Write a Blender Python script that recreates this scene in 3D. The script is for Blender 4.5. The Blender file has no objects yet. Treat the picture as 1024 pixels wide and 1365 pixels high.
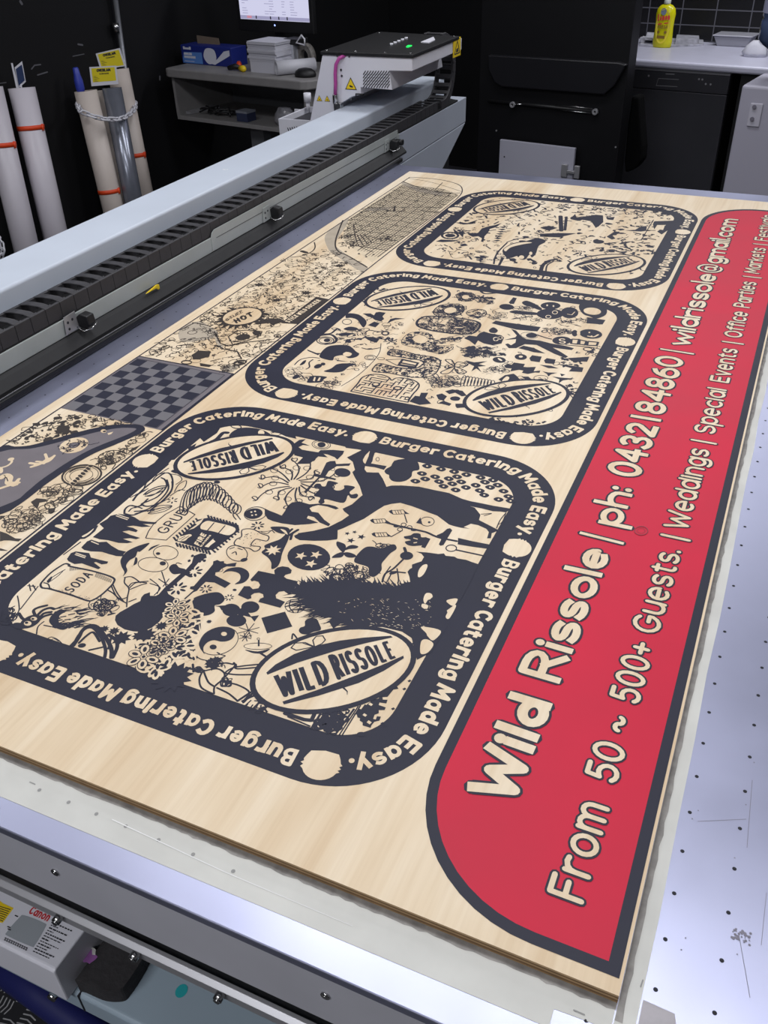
import bpy, bmesh, math, random
from mathutils import Vector, Matrix
from mathutils.geometry import tessellate_polygon
random.seed(7)
S = bpy.context.scene
COL = S.collection
PI = math.pi
sin, cos = math.sin, math.cos

# ------------------------------------------------------------------ camera
ZB = 0.92            # top of the plywood above the floor
FPX = 1174.0         # focal length in pixels of the 1024x1365 frame
RM = ((0.9122147095, 0.4086821980, -0.0290376438),
      (0.2144416229, -0.5366386957, -0.8161088780),
      (-0.3491118893, 0.7382396436, -0.5771681856))
CW = Vector((1.1907871, -0.4114302, 1.6898859))

def ray(u, v):
    a = ((u - 512) / FPX, (v - 682.5) / FPX, 1.0)
    return Vector([sum(RM[k][i] * a[k] for k in range(3)) for i in range(3)])
def onz(u, v, z):
    d = ray(u, v); return CW + d * ((z - CW.z) / d.z)
def ony(u, v, y):
    d = ray(u, v); return CW + d * ((y - CW.y) / d.y)
def onx(u, v, x):
    d = ray(u, v); return CW + d * ((x - CW.x) / d.x)
def onpl(u, v, p, n):
    d = ray(u, v); return CW + d * ((p - CW).dot(n) / d.dot(n))

cam = bpy.data.cameras.new('camera')
camo = bpy.data.objects.new('camera', cam); COL.objects.link(camo)
cam.sensor_fit = 'VERTICAL'; cam.sensor_height = 24.0
cam.lens = FPX / 1365 * 24.0
cam.clip_start = 0.02
rot = Matrix((RM[0], (-RM[1][0], -RM[1][1], -RM[1][2]), (-RM[2][0], -RM[2][1], -RM[2][2]))).transposed()
camo.matrix_world = Matrix.Translation(CW) @ rot.to_4x4()
S.camera = camo

# ------------------------------------------------------------------ materials
def lin(c):
    c = c / 255.0
    return c / 12.92 if c <= .04045 else ((c + .055) / 1.055) ** 2.4
def rgb(r, g, b): return (lin(r), lin(g), lin(b), 1)

def mat(name, col, rough=.5, metal=0., spec=.5, noise=0., nscale=20., bump=0., bscale=200., emit=None, es=0., trans=0., alpha=1., rvar=0.):
    m = bpy.data.materials.new(name); m.use_nodes = True
    nt = m.node_tree; b = nt.nodes['Principled BSDF']
    b.inputs['Base Color'].default_value = col
    b.inputs['Roughness'].default_value = rough
    b.inputs['Metallic'].default_value = metal
    b.inputs['Specular IOR Level'].default_value = spec
    if trans: b.inputs['Transmission Weight'].default_value = trans
    if alpha < 1: b.inputs['Alpha'].default_value = alpha
    if emit:
        b.inputs['Emission Color'].default_value = emit; b.inputs['Emission Strength'].default_value = es
    if noise or bump or rvar:
        g = nt.nodes.new('ShaderNodeNewGeometry')
    if noise or rvar:
        n = nt.nodes.new('ShaderNodeTexNoise'); n.inputs['Scale'].default_value = nscale; n.inputs['Detail'].default_value = 5
        nt.links.new(g.outputs['Position'], n.inputs['Vector'])
    if noise:
        r = nt.nodes.new('ShaderNodeValToRGB')
        r.color_ramp.elements[0].position = .3; r.color_ramp.elements[1].position = .7
        r.color_ramp.elements[0].color = tuple(max(0, c * (1 - noise)) for c in col[:3]) + (1,)
        r.color_ramp.elements[1].color = tuple(min(1, c * (1 + noise)) for c in col[:3]) + (1,)
        nt.links.new(n.outputs['Fac'], r.inputs['Fac']); nt.links.new(r.outputs['Color'], b.inputs['Base Color'])
    if rvar:
        q = nt.nodes.new('ShaderNodeMapRange'); q.inputs['To Min'].default_value = max(.02, rough - rvar); q.inputs['To Max'].default_value = rough + rvar
        nt.links.new(n.outputs['Fac'], q.inputs['Value']); nt.links.new(q.outputs['Result'], b.inputs['Roughness'])
    if bump:
        n2 = nt.nodes.new('ShaderNodeTexNoise'); n2.inputs['Scale'].default_value = bscale; n2.inputs['Detail'].default_value = 3
        nt.links.new(g.outputs['Position'], n2.inputs['Vector'])
        bp = nt.nodes.new('ShaderNodeBump'); bp.inputs['Strength'].default_value = bump; bp.inputs['Distance'].default_value = .002
        nt.links.new(n2.outputs['Fac'], bp.inputs['Height']); nt.links.new(bp.outputs['Normal'], b.inputs['Normal'])
    return m

def wood_mat(name):
    m = bpy.data.materials.new(name); m.use_nodes = True
    nt = m.node_tree; b = nt.nodes['Principled BSDF']; N = nt.nodes.new; L = nt.links.new
    b.inputs['Roughness'].default_value = .5; b.inputs['Specular IOR Level'].default_value = .35
    g = N('ShaderNodeNewGeometry')
    mp = N('ShaderNodeMapping'); mp.inputs['Scale'].default_value = (9, .9, 1); mp.inputs['Rotation'].default_value = (0, 0, .06)
    L(g.outputs['Position'], mp.inputs['Vector'])
    n1 = N('ShaderNodeTexNoise'); n1.inputs['Scale'].default_value = 1.6; n1.inputs['Detail'].default_value = 4; n1.inputs['Distortion'].default_value = .6
    L(mp.outputs['Vector'], n1.inputs['Vector'])
    r1 = N('ShaderNodeValToRGB'); e = r1.color_ramp.elements
    e[0].position = .3; e[0].color = rgb(214, 188, 152)
    e[1].position = .72; e[1].color = rgb(238, 223, 198)
    x = e.new(.5); x.color = rgb(228, 208, 177)
    L(n1.outputs['Fac'], r1.inputs['Fac'])
    mp2 = N('ShaderNodeMapping'); mp2.inputs['Scale'].default_value = (160, 5, 1)
    L(g.outputs['Position'], mp2.inputs['Vector'])
    n2 = N('ShaderNodeTexNoise'); n2.inputs['Scale'].default_value = 1.0; n2.inputs['Detail'].default_value = 3
    L(mp2.outputs['Vector'], n2.inputs['Vector'])
    r2 = N('ShaderNodeValToRGB'); r2.color_ramp.elements[0].position = .3; r2.color_ramp.elements[0].color = (.88, .84, .78, 1)
    r2.color_ramp.elements[1].position = .6; r2.color_ramp.elements[1].color = (1, 1, 1, 1)
    L(n2.outputs['Fac'], r2.inputs['Fac'])
    mx = N('ShaderNodeMix'); mx.data_type = 'RGBA'; mx.blend_type = 'MULTIPLY'; mx.inputs[0].default_value = .55
    L(r1.outputs['Color'], mx.inputs[6]); L(r2.outputs['Color'], mx.inputs[7])
    # knots
    v = N('ShaderNodeTexVoronoi'); v.inputs['Scale'].default_value = 1.9; v.inputs['Randomness'].default_value = .9
    L(g.outputs['Position'], v.inputs['Vector'])
    mr = N('ShaderNodeMapRange'); mr.inputs['From Min'].default_value = .02; mr.inputs['From Max'].default_value = .07; mr.inputs['To Min'].default_value = .45; mr.inputs['To Max'].default_value = 0
    L(v.outputs['Distance'], mr.inputs['Value'])
    mk = N('ShaderNodeMix'); mk.data_type = 'RGBA'; mk.inputs[7].default_value = rgb(196, 150, 112)
    L(mr.outputs['Result'], mk.inputs[0]); L(mx.outputs[2], mk.inputs[6])
    L(mk.outputs[2], b.inputs['Base Color'])
    bp = N('ShaderNodeBump'); bp.inputs['Strength'].default_value = .12; bp.inputs['Distance'].default_value = .001
    L(n2.outputs['Fac'], bp.inputs['Height']); L(bp.outputs['Normal'], b.inputs['Normal'])
    return m

def ply_edge_mat():
    m = bpy.data.materials.new('plywood edge'); m.use_nodes = True
    nt = m.node_tree; b = nt.nodes['Principled BSDF']; N = nt.nodes.new; L = nt.links.new
    b.inputs['Roughness'].default_value = .8
    g = N('ShaderNodeNewGeometry'); s = N('ShaderNodeSeparateXYZ'); L(g.outputs['Position'], s.inputs[0])
    mr = N('ShaderNodeMapRange'); mr.inputs['From Min'].default_value = ZB - .0122; mr.inputs['From Max'].default_value = ZB
    L(s.outputs['Z'], mr.inputs['Value'])
    r = N('ShaderNodeValToRGB'); r.color_ramp.interpolation = 'CONSTANT'
    e = r.color_ramp.elements; e[0].position = 0; e[0].color = rgb(170, 138, 96); e[1].position = .2; e[1].color = rgb(122, 92, 60)
    for p, c in ((.4, (176, 145, 104)), (.6, (118, 88, 58)), (.78, (190, 160, 120))):
        x = e.new(p); x.color = rgb(*c)
    L(mr.outputs['Result'], r.inputs['Fac'])
    n = N('ShaderNodeTexNoise'); n.inputs['Scale'].default_value = 60; L(g.outputs['Position'], n.inputs['Vector'])
    mx = N('ShaderNodeMix'); mx.data_type = 'RGBA'; mx.blend_type = 'MULTIPLY'; mx.inputs[0].default_value = .5
    L(r.outputs['Color'], mx.inputs[6]); L(n.outputs['Fac'], mx.inputs[7]); L(mx.outputs[2], b.inputs['Base Color'])
    return m

def tile_mat():
    m = bpy.data.materials.new('black wall tile'); m.use_nodes = True
    nt = m.node_tree; b = nt.nodes['Principled BSDF']; N = nt.nodes.new; L = nt.links.new
    b.inputs['Roughness'].default_value = .35
    tc = N('ShaderNodeTexCoord')
    br = N('ShaderNodeTexBrick'); br.offset = 0; br.inputs['Color1'].default_value = rgb(17, 17, 20); br.inputs['Color2'].default_value = rgb(20, 20, 23)
    br.inputs['Mortar'].default_value = rgb(92, 92, 100); br.inputs['Scale'].default_value = 1
    br.inputs['Mortar Size'].default_value = .0032; br.inputs['Brick Width'].default_value = .2; br.inputs['Row Height'].default_value = .082
    L(tc.outputs['Object'], br.inputs['Vector']); L(br.outputs['Color'], b.inputs['Base Color'])
    return m

MT = {}
MT['wood'] = wood_mat('pine plywood face')
MT['edge'] = ply_edge_mat()
MT['ink'] = mat('dark printed ink', rgb(42, 43, 57), .55, noise=.10, nscale=14, spec=.25, rvar=.1)
MT['fine'] = mat('fine printed ink', rgb(58, 52, 50), .5, spec=.3)
MT['red'] = mat('red printed ink', rgb(200, 34, 62), .55, noise=.07, nscale=5, spec=.25, rvar=.08)
MT['grey_ink'] = mat('grey printed ink', rgb(116, 110, 114), .5, noise=.06, nscale=30, spec=.3)
MT['grey_sq'] = mat('mid grey printed ink', rgb(112, 110, 114), .5, spec=.3)
MT['mapg'] = mat('tan map print', rgb(214, 197, 168), .6, noise=.08, nscale=25, spec=.3)
MT['wash'] = mat('pale grey printed wash', rgb(176, 164, 146), .6, noise=.1, nscale=25, spec=.3)

# ------------------------------------------------------------------ objects
def tag(o, label=None, cat=None, group=None, kind=None):
    if label: o['label'] = label
    if cat: o['category'] = cat
    if group: o['group'] = group
    if kind: o['kind'] = kind
    return o
ORG = {}
def thing(name, label, cat, loc=(0, 0, 0), group=None):
    o = bpy.data.objects.new(name, None); COL.objects.link(o)
    o.location = loc; o.empty_display_size = .05
    ORG[o.name] = Vector(loc)
    return tag(o, label, cat, group)

def frame(zdir, xhint=Vector((1, 0, 0))):
    z = Vector(zdir).normalized()
    x = xhint - z * xhint.dot(z)
    if x.length < 1e-4: x = Vector((0, 1, 0)) - z * z.y
    x.normalize(); return x, z.cross(x), z

class M:
    def __init__(s): s.v = []; s.f = []; s.mi = []; s.m = 0; s.sm = []; s.smooth = False
    def _f(s, idx): s.f.append(tuple(idx)); s.mi.append(s.m); s.sm.append(s.smooth)
    def box(s, x0, x1, y0, y1, z0, z1, T=None):
        b = len(s.v)
        for z in (z0, z1):
            for x, y in ((x0, y0), (x1, y0), (x1, y1), (x0, y1)):
                p = Vector((x, y, z)); s.v.append(T @ p if T else p)
        for q in ((0, 3, 2, 1), (4, 5, 6, 7), (0, 1, 5, 4), (1, 2, 6, 5), (2, 3, 7, 6), (3, 0, 4, 7)):
            s._f([b + i for i in q])
        return s
    def prism(s, pts, vec):
        """closed polygon pts (3-D) extruded by vec"""
        n = len(pts); b = len(s.v); vec = Vector(vec)
        pts = [Vector(p) for p in pts]
        nrm = Vector((0, 0, 0))
        for i in range(n):
            a, c = pts[i], pts[(i + 1) % n]; nrm += a.cross(c)
        if nrm.dot(vec) < 0: pts = pts[::-1]
        for p in pts: s.v.append(p)
        for p in pts: s.v.append(p + vec)
        s._f([b + i for i in range(n)][::-1]); s._f([b + n + i for i in range(n)])
        for i in range(n):
            j = (i + 1) % n; s._f((b + i, b + j, b + n + j, b + n + i))
        return s
    def cyl(s, p0, p1, r0, r1=None, n=20, caps=True):
        p0, p1 = Vector(p0), Vector(p1); r1 = r0 if r1 is None else r1
        x, y, z = frame(p1 - p0); b = len(s.v)
        for p, r in ((p0, r0), (p1, r1)):
            for i in range(n):
                a = 2 * PI * i / n; s.v.append(p + x * (r * cos(a)) + y * (r * sin(a)))
        sv = s.smooth; s.smooth = True
        for i in range(n):
            j = (i + 1) % n; s._f((b + i, b + j, b + n + j, b + n + i))
        s.smooth = False
        if caps:
            s._f([b + i for i in range(n)][::-1]); s._f([b + n + i for i in range(n)])
        s.smooth = sv
        return s
    def pipe(s, p0, p1, ro, ri, n=28):
        p0, p1 = Vector(p0), Vector(p1); x, y, z = frame(p1 - p0); b = len(s.v)
        for p, r in ((p0, ro), (p1, ro), (p1, ri), (p0, ri)):
            for i in range(n):
                a = 2 * PI * i / n; s.v.append(p + x * (r * cos(a)) + y * (r * sin(a)))
        sv = s.smooth
        for k in range(4):
            s.smooth = k in (0, 2)
            for i in range(n):
                j = (i + 1) % n; k2 = (k + 1) % 4
                s._f((b + k * n + i, b + k * n + j, b + k2 * n + j, b + k2 * n + i))
        s.smooth = sv
        return s
    def tube(s, path, r, n=8, closed=False):
        path = [Vector(p) for p in path]; m = len(path); b = len(s.v)
        rs = r if isinstance(r, (list, tuple)) else [r] * m
        px = None
        for i, p in enumerate(path):
            if closed: t = path[(i + 1) % m] - path[i - 1]
            else: t = path[min(i + 1, m - 1)] - path[max(i - 1, 0)]
            x, y, z = frame(t, px if px is not None else Vector((.3, .9, .2))); px = x
            for k in range(n):
                a = 2 * PI * k / n; s.v.append(p + x * (rs[i] * cos(a)) + y * (rs[i] * sin(a)))
        sv = s.smooth; s.smooth = True
        for i in range(m if closed else m - 1):
            i2 = (i + 1) % m
            for k in range(n):
                k2 = (k + 1) % n; s._f((b + i * n + k, b + i * n + k2, b + i2 * n + k2, b + i2 * n + k))
        if not closed:
            s._f([b + k for k in range(n)][::-1]); s._f([b + (m - 1) * n + k for k in range(n)])
        s.smooth = sv
        return s
    def lathe(s, prof, c, axis=(0, 0, 1), n=28, sx=1., sy=1., xh=None):
        x, y, z = frame(axis, Vector(xh) if xh else Vector((1, 0, 0))); c = Vector(c); b = len(s.v); m = len(prof)
        for r, h in prof:
            for i in range(n):
                a = 2 * PI * i / n; s.v.append(c + x * (r * sx * cos(a)) + y * (r * sy * sin(a)) + z * h)
        sv = s.smooth; s.smooth = True
        for k in range(m - 1):
            for i in range(n):
                j = (i + 1) % n; s._f((b + k * n + i, b + k * n + j, b + (k + 1) * n + j, b + (k + 1) * n + i))
        s._f([b + i for i in range(n)][::-1]); s._f([b + (m - 1) * n + i for i in range(n)])
        s.smooth = sv
        return s
    def poly(s, pts):
        b = len(s.v); s.v += [Vector(p) for p in pts]; s._f(range(b, b + len(pts))); return s
    def build(s, name, mats, parent=None, bevel=0., seg=2, loc=None, T=None):
        me = bpy.data.meshes.new(name)
        root = parent
        while root is not None and root.parent is not None: root = root.parent
        org = Vector((0, 0, 0))
        if root is not None: org = ORG.get(root.name, Vector((0, 0, 0)))
        elif loc is not None: org = Vector(loc)
        vs = [T @ p for p in s.v] if T is not None else s.v
        me.from_pydata([tuple(p - org) for p in vs], [], s.f)
        if not isinstance(mats, (list, tuple)): mats = [mats]
        for m in mats: me.materials.append(m)
        me.polygons.foreach_set('material_index', s.mi)
        me.polygons.foreach_set('use_smooth', s.sm)
        me.update()
        if bevel:
            bm = bmesh.new(); bm.from_mesh(me)
            ed = [e for e in bm.edges if len(e.link_faces) == 2 and e.calc_face_angle(0) > .5]
            bmesh.ops.bevel(bm, geom=ed, offset=bevel, segments=seg, profile=.5, affect='EDGES', clamp_overlap=True)
            bm.to_mesh(me); bm.free()
        o = bpy.data.objects.new(name, me); COL.objects.link(o)
        if parent is not None: o.parent = parent
        elif loc is not None: o.location = loc
        if parent is None: ORG[o.name] = org
        return o

# ------------------------------------------------------------------ flat printing on a plane
def ell(cx, cy, rx, ry, a0=0, a1=360, n=None, rot=0):
    n = n or max(8, int(abs(a1 - a0) / 15))
    full = abs(a1 - a0) >= 359.9
    r = math.radians(rot); out = []
    for i in range(n if full else n + 1):
        a = math.radians(a0 + (a1 - a0) * i / n)
        x, y = rx * cos(a), ry * sin(a)
        out.append((cx + x * cos(r) - y * sin(r), cy + x * sin(r) + y * cos(r)))
    return out
def spline(pts, closed=False, k=5):
    n = len(pts)
    if n < 3: return list(pts)
    out = []
    for i in range(n if closed else n - 1):
        if closed: p = [pts[(i + j) % n] for j in (-1, 0, 1, 2)]
        else: p = [pts[max(0, min(n - 1, i + j))] for j in (-1, 0, 1, 2)]
        for q in range(k):
            t = q / k; t2, t3 = t * t, t * t * t
            out.append(tuple(.5 * (2 * p[1][d] + (p[2][d] - p[0][d]) * t + (2 * p[0][d] - 5 * p[1][d] + 4 * p[2][d] - p[3][d]) * t2 + (3 * p[1][d] - p[0][d] - 3 * p[2][d] + p[3][d]) * t3) for d in (0, 1)))
    if not closed: out.append(tuple(pts[-1]))
    return out

class Ink:
    """flat ink shapes; pts are 2-D and lifted by .to3 (default: the board top)"""
    def __init__(s, to3=None): s.v = []; s.f = []; s.c = 0; s.to3 = to3; s.mi = []; s.cur = 0
    def z(s, lv):
        s.c += 1; return .00012 + lv * .00015 + (s.c % 97) * 1.45e-6
    def add(s, pts, faces, lv):
        h = s.z(lv); b = len(s.v)
        for p in pts:
            s.v.append(Vector((p[0], p[1], ZB + h)) if s.to3 is None else s.to3(p[0], p[1], h))
        for f in faces: s.f.append(tuple(b + i for i in f)); s.mi.append(s.cur)
    def poly(s, pts, lv=2, sm=False):
        if sm: pts = spline(pts, True)
        tr = tessellate_polygon([[Vector((p[0], p[1], 0)) for p in pts]])
        s.add(pts, [t if s._ccw(pts, t) else t[::-1] for t in tr], lv)
    @staticmethod
    def _ccw(p, t):
        a, b, c = (p[i] for i in t)
        return (b[0] - a[0]) * (c[1] - a[1]) - (b[1] - a[1]) * (c[0] - a[0]) > 0
    def disc(s, c, r, lv=2, n=10, ry=None, rot=0):
        pts = ell(c[0], c[1], r, ry or r, n=n, rot=rot)
        s.add(pts, [tuple(range(len(pts)))], lv)
    def ring(s, outer, inner, lv=2):
        n = len(outer); s.add(list(outer) + list(inner), [(i, (i + 1) % n, n + (i + 1) % n, n + i) for i in range(n)], lv)
    def line(s, pts, w, lv=2, closed=False, cap='r', w1=None, sm=False):
        if sm: pts = spline(pts, closed)
        P = [pts[0]]
        for p in pts[1:]:
            if math.hypot(p[0] - P[-1][0], p[1] - P[-1][1]) > 1e-6: P.append(p)
        if closed and math.hypot(P[0][0] - P[-1][0], P[0][1] - P[-1][1]) < 1e-6: P.pop()
        n = len(P)
        if n == 1: s.disc(P[0], w / 2, lv); return
        if closed: P = P + [P[0]]; n += 1
        L = [0]
        for i in range(1, n): L.append(L[-1] + math.hypot(P[i][0] - P[i - 1][0], P[i][1] - P[i - 1][1]))
        W = [(w + ((w1 if w1 is not None else w) - w) * l / L[-1]) / 2 for l in L]
        # split at sharp corners
        cuts = [0]
        for i in range(1, n - 1):
            a = math.atan2(P[i][1] - P[i - 1][1], P[i][0] - P[i - 1][0]); b = math.atan2(P[i + 1][1] - P[i][1], P[i + 1][0] - P[i][0])
            d = abs((b - a + PI) % (2 * PI) - PI)
            if d > .7: cuts.append(i); s.disc(P[i], W[i], lv)
        cuts.append(n - 1)
        for a, b in zip(cuts, cuts[1:]):
            q = P[a:b + 1]; ww = W[a:b + 1]; m = len(q); left, right = [], []
            for i in range(m):
                i0, i1 = max(0, i - 1), min(m - 1, i + 1)
                if closed and len(cuts) == 2 and i in (0, m - 1):
                    tx, ty = q[1][0] - q[m - 2][0], q[1][1] - q[m - 2][1]
                else:
                    tx, ty = q[i1][0] - q[i0][0], q[i1][1] - q[i0][1]
                l = math.hypot(tx, ty) or 1
                nx, ny = -ty / l * ww[i], tx / l * ww[i]
                left.append((q[i][0] + nx, q[i][1] + ny)); right.append((q[i][0] - nx, q[i][1] - ny))
            s.add(left + right, [(m + i, m + i + 1, i + 1, i) for i in range(m - 1)], lv)
        if cap == 'r' and not closed:
            s.disc(P[0], W[0], lv, 8); s.disc(P[-1], W[-1], lv, 8)
    def build(s, name, m, parent):
        me = M(); me.v = s.v; me.f = s.f; me.mi = s.mi; me.sm = [False] * len(s.f)
        return me.build(name, m, parent)

# ------------------------------------------------------------------ stroke lettering (cap height 100, x height 60)
def A(cx, cy, rx, ry, a0, a1): return ell(cx, cy, rx, ry, a0, a1, n=max(4, int(abs(a1 - a0) / 24)))
def O(cx, cy, rx, ry):
    e = ell(cx, cy, rx, ry, n=18); return e + [e[0]]
GL = {
 'A': (60, [[(0, 0), (30, 100), (60, 0)], [(11, 33), (49, 33)]]),
 'B': (50, [[(0, 0), (0, 100), (24, 100)] + A(24, 76, 22, 24, 90, -90) + [(0, 52)], [(24, 52)] + A(25, 26, 25, 26, 90, -90) + [(0, 0)]]),
 'C': (56, [A(32, 50, 32, 50, 48, 312)]),
 'D': (54, [[(0, 0), (0, 100), (18, 100)] + A(18, 50, 36, 50, 90, -90) + [(0, 0)]]),
 'E': (46, [[(46, 100), (0, 100), (0, 0), (46, 0)], [(0, 52), (40, 52)]]),
 'F': (44, [[(44, 100), (0, 100), (0, 0)], [(0, 52), (36, 52)]]),
 'G': (62, [A(32, 50, 32, 50, 45, 340) + [(62, 46), (38, 46)]]),
 'H': (52, [[(0, 0), (0, 100)], [(52, 0), (52, 100)], [(0, 50), (52, 50)]]),
 'I': (2, [[(0, 0), (0, 100)]]),
 'K': (50, [[(0, 0), (0, 100)], [(48, 100), (0, 45)], [(14, 58), (50, 0)]]),
 'L': (42, [[(0, 100), (0, 0), (42, 0)]]),
 'M': (74, [[(0, 0), (8, 100), (37, 28), (66, 100), (74, 0)]]),
 'N': (52, [[(0, 0), (0, 100), (52, 0), (52, 100)]]),
 'O': (64, [O(32, 50, 32, 50)]),
 'P': (48, [[(0, 0), (0, 100), (22, 100)] + A(22, 73, 26, 27, 90, -90) + [(0, 46)]]),
 'R': (54, [[(0, 0), (0, 100), (22, 100)] + A(22, 74, 26, 26, 90, -90) + [(0, 48)], [(24, 48), (52, 0)]]),
 'S': (50, [A(25, 75, 24, 25, 35, 270) + A(25, 25, 25, 25, 90, -150)]),
 'T': (54, [[(0, 100), (54, 100)], [(27, 100), (27, 0)]]),
 'U': (52, [[(0, 100), (0, 28)] + A(26, 28, 26, 28, 180, 360) + [(52, 100)]]),
 'V': (56, [[(0, 100), (28, 0), (56, 100)]]),
 'W': (84, [[(0, 100), (20, 0), (42, 78), (64, 0), (84, 100)]]),
 'X': (50, [[(0, 0), (50, 100)], [(0, 100), (50, 0)]]),
 'Y': (52, [[(0, 100), (26, 50), (52, 100)], [(26, 50), (26, 0)]]),
 'a': (48, [O(23, 30, 23, 30), [(48, 60), (48, 0)]]),
 'b': (48, [[(0, 100), (0, 0)], O(25, 30, 23, 30)]),
 'c': (42, [A(25, 30, 25, 30, 48, 312)]),
 'd': (48, [O(23, 30, 23, 30), [(48, 100), (48, 0)]]),
 'e': (48, [[(2, 31), (47, 31)] + A(24, 30, 24, 30, 0, 306)]),
 'f': (28, [A(30, 80, 18, 20, 75, 180) + [(12, 0)], [(0, 60), (28, 60)]]),
 'g': (48, [O(23, 30, 23, 30), [(48, 60), (48, -12)] + A(25, -12, 23, 18, 0, -150)]),
 'h': (44, [[(0, 100), (0, 0)], A(22, 36, 22, 24, 180, 0) + [(44, 0)]]),
 'i': (2, [[(0, 60), (0, 0)], [(0, 84)]]),
 'k': (44, [[(0, 100), (0, 0)], [(40, 60), (0, 24)], [(14, 36), (44, 0)]]),
 'l': (2, [[(0, 100), (0, 0)]]),
 'm': (72, [[(0, 60), (0, 0)], A(18, 38, 18, 22, 180, 0) + [(36, 0)], A(54, 38, 18, 22, 180, 0) + [(72, 0)]]),
 'n': (44, [[(0, 60), (0, 0)], A(22, 36, 22, 24, 180, 0) + [(44, 0)]]),
 'o': (50, [O(25, 30, 25, 30)]),
 'p': (48, [[(0, 60), (0, -36)], O(25, 30, 23, 30)]),
 'r': (32, [[(0, 60), (0, 0)], A(24, 34, 24, 26, 180, 65)]),
 's': (42, [A(21, 45, 19, 15, 30, 270) + A(21, 15, 20, 15, 90, -150)]),
 't': (32, [[(13, 90), (13, 14)] + A(26, 14, 13, 14, 180, 290), [(0, 60), (30, 60)]]),
 'u': (44, [[(0, 60), (0, 24)] + A(22, 24, 22, 24, 180, 360) + [(44, 60)], [(44, 60), (44, 0)]]),
 'v': (44, [[(0, 60), (22, 0), (44, 60)]]),
 'w': (66, [[(0, 60), (16, 0), (33, 50), (50, 0), (66, 60)]]),
 'y': (46, [[(0, 60), (23, 2)], [(46, 60), (12, -32)]]),
 '0': (54, [O(27, 50, 27, 50)]), '1': (2, [[(0, 100), (0, 0)]]),
 '2': (52, [A(26, 74, 24, 26, 165, -35) + [(0, 0), (52, 0)]]),
 '3': (50, [A(23, 76, 22, 24, 150, -90) + A(24, 26, 26, 26, 90, -150)]),
 '4': (54, [[(40, 0), (40, 100), (0, 32), (54, 32)]]),
 '5': (50, [[(46, 100), (8, 100), (5, 56)] + A(24, 32, 26, 32, 115, -145)]),
 '6': (52, [O(26, 30, 26, 30), A(44, 34, 42, 62, 100, 178)]),
 '8': (50, [O(25, 76, 21, 24), O(25, 26, 25, 26)]),
 '@': (96, [O(44, 36, 20, 24), [(64, 60), (66, 16)] + A(78, 22, 12, 12, 200, 330) + A(48, 40, 46, 56, -10, 300)]),
 '~': (50, [A(13, 40, 13, 14, 180, 0)[:-1] + A(38, 44, 13, 14, 180, 350)]),
 '+': (50, [[(0, 42), (50, 42)], [(25, 68), (25, 16)]]),
 '|': (2, [[(0, 100), (0, -26)]]), ':': (2, [[(0, 10)], [(0, 55)]]), '.': (2, [[(0, 4)]]), ',': (2, [[(2, 4), (-4, -14)]]), ' ': (28, []), '-': (30, [[(0, 38), (30, 38)]]), '/': (36, [[(0, 0), (36, 100)]]),
}
def text_runs(txt, cap, w, xh=.6, gap=.16, sp=1.0, length=None):
    """strokes in metres along u (advance) and v (height), fitted to length"""
    h = cap - w
    def vy(y, lower):
        if lower and y > 60: t = xh + (y - 60) / 40 * (1 - xh)
        elif lower and y > 0: t = y / 60 * xh
        else: t = y / 100
        return t * h + w / 2
    glyphs, u = [], 0.
    tot_w, fixed = 0., 0.
    for ch in txt:
        tot_w += GL[ch][0] / 100 * h * (sp if ch == ' ' else 1); fixed += 0 if ch == ' ' else w + gap * cap
    fixed -= gap * cap
    kx = 1.0
    if length: kx = max(.2, (length - fixed) / tot_w)
    for ch in txt:
        gw, st = GL[ch]; low = ch.islower()
        ww = gw / 100 * h * kx * (sp if ch == ' ' else 1)
        if ch != ' ':
            glyphs.append((ch, u, ww + w, [[(u + w / 2 + x / 100 * h * kx, vy(y, low)) for x, y in s] for s in st]))
            u += ww + w + gap * cap
        else: u += ww
    return glyphs, u
def write(ink, txt, cap, w, f, lv=2, xh=.6, gap=.16, sp=1., length=None, cap_end='r', jit=0., ow=0., ink2=None, dot=1.15):
    gl, tot = text_runs(txt, cap, w, xh, gap, sp, length)
    for ch, u0, gw, st in gl:
        ang = random.uniform(-jit, jit); dy = random.uniform(-jit, jit) * cap * .25; sc = 1 + random.uniform(-jit, jit) * .5
        cx, cy = u0 + gw / 2, cap * .4
        wg = w * (.84 if (ch in 'eagsB@' and w / cap > .19) else 1)
        def tf(p):
            x, y = (p[0] - cx) * sc, (p[1] - cy) * sc
            return f(cx + x * cos(ang) - y * sin(ang), cy + dy + x * sin(ang) + y * cos(ang))
        for s in st:
            q = [tf(p) for p in s]
            closed = len(s) > 6 and math.hypot(s[0][0] - s[-1][0], s[0][1] - s[-1][1]) < 1e-5
            if ink2 is not None:
                ink2.cur = 1
                if len(q) == 1: ink2.disc(q[0], w * dot / 2 + ow, lv - 1, 14)
                else: ink2.line(q, wg + 2 * ow, lv - 1, closed=closed)
                ink.cur = 0
            if len(q) == 1: ink.disc(q[0], w * dot / 2, lv, 14)
            else:
                q2 = q
                if cap_end == 'b' and not closed:      # flat ends reaching as far as round ones would
                    def ext(a, b):
                        d = math.hypot(a[0] - b[0], a[1] - b[1]) or 1
                        return (a[0] + (a[0] - b[0]) / d * w * .42, a[1] + (a[1] - b[1]) / d * w * .42)
                    q2 = [ext(q[0], q[1])] + q[1:-1] + [ext(q[-1], q[-2])]
                    if len(q) == 2: q2 = [ext(q[0], q[1]), ext(q[1], q[0])]
                ink.line(q2, wg, lv, closed=closed, cap=cap_end)
    return tot
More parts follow.
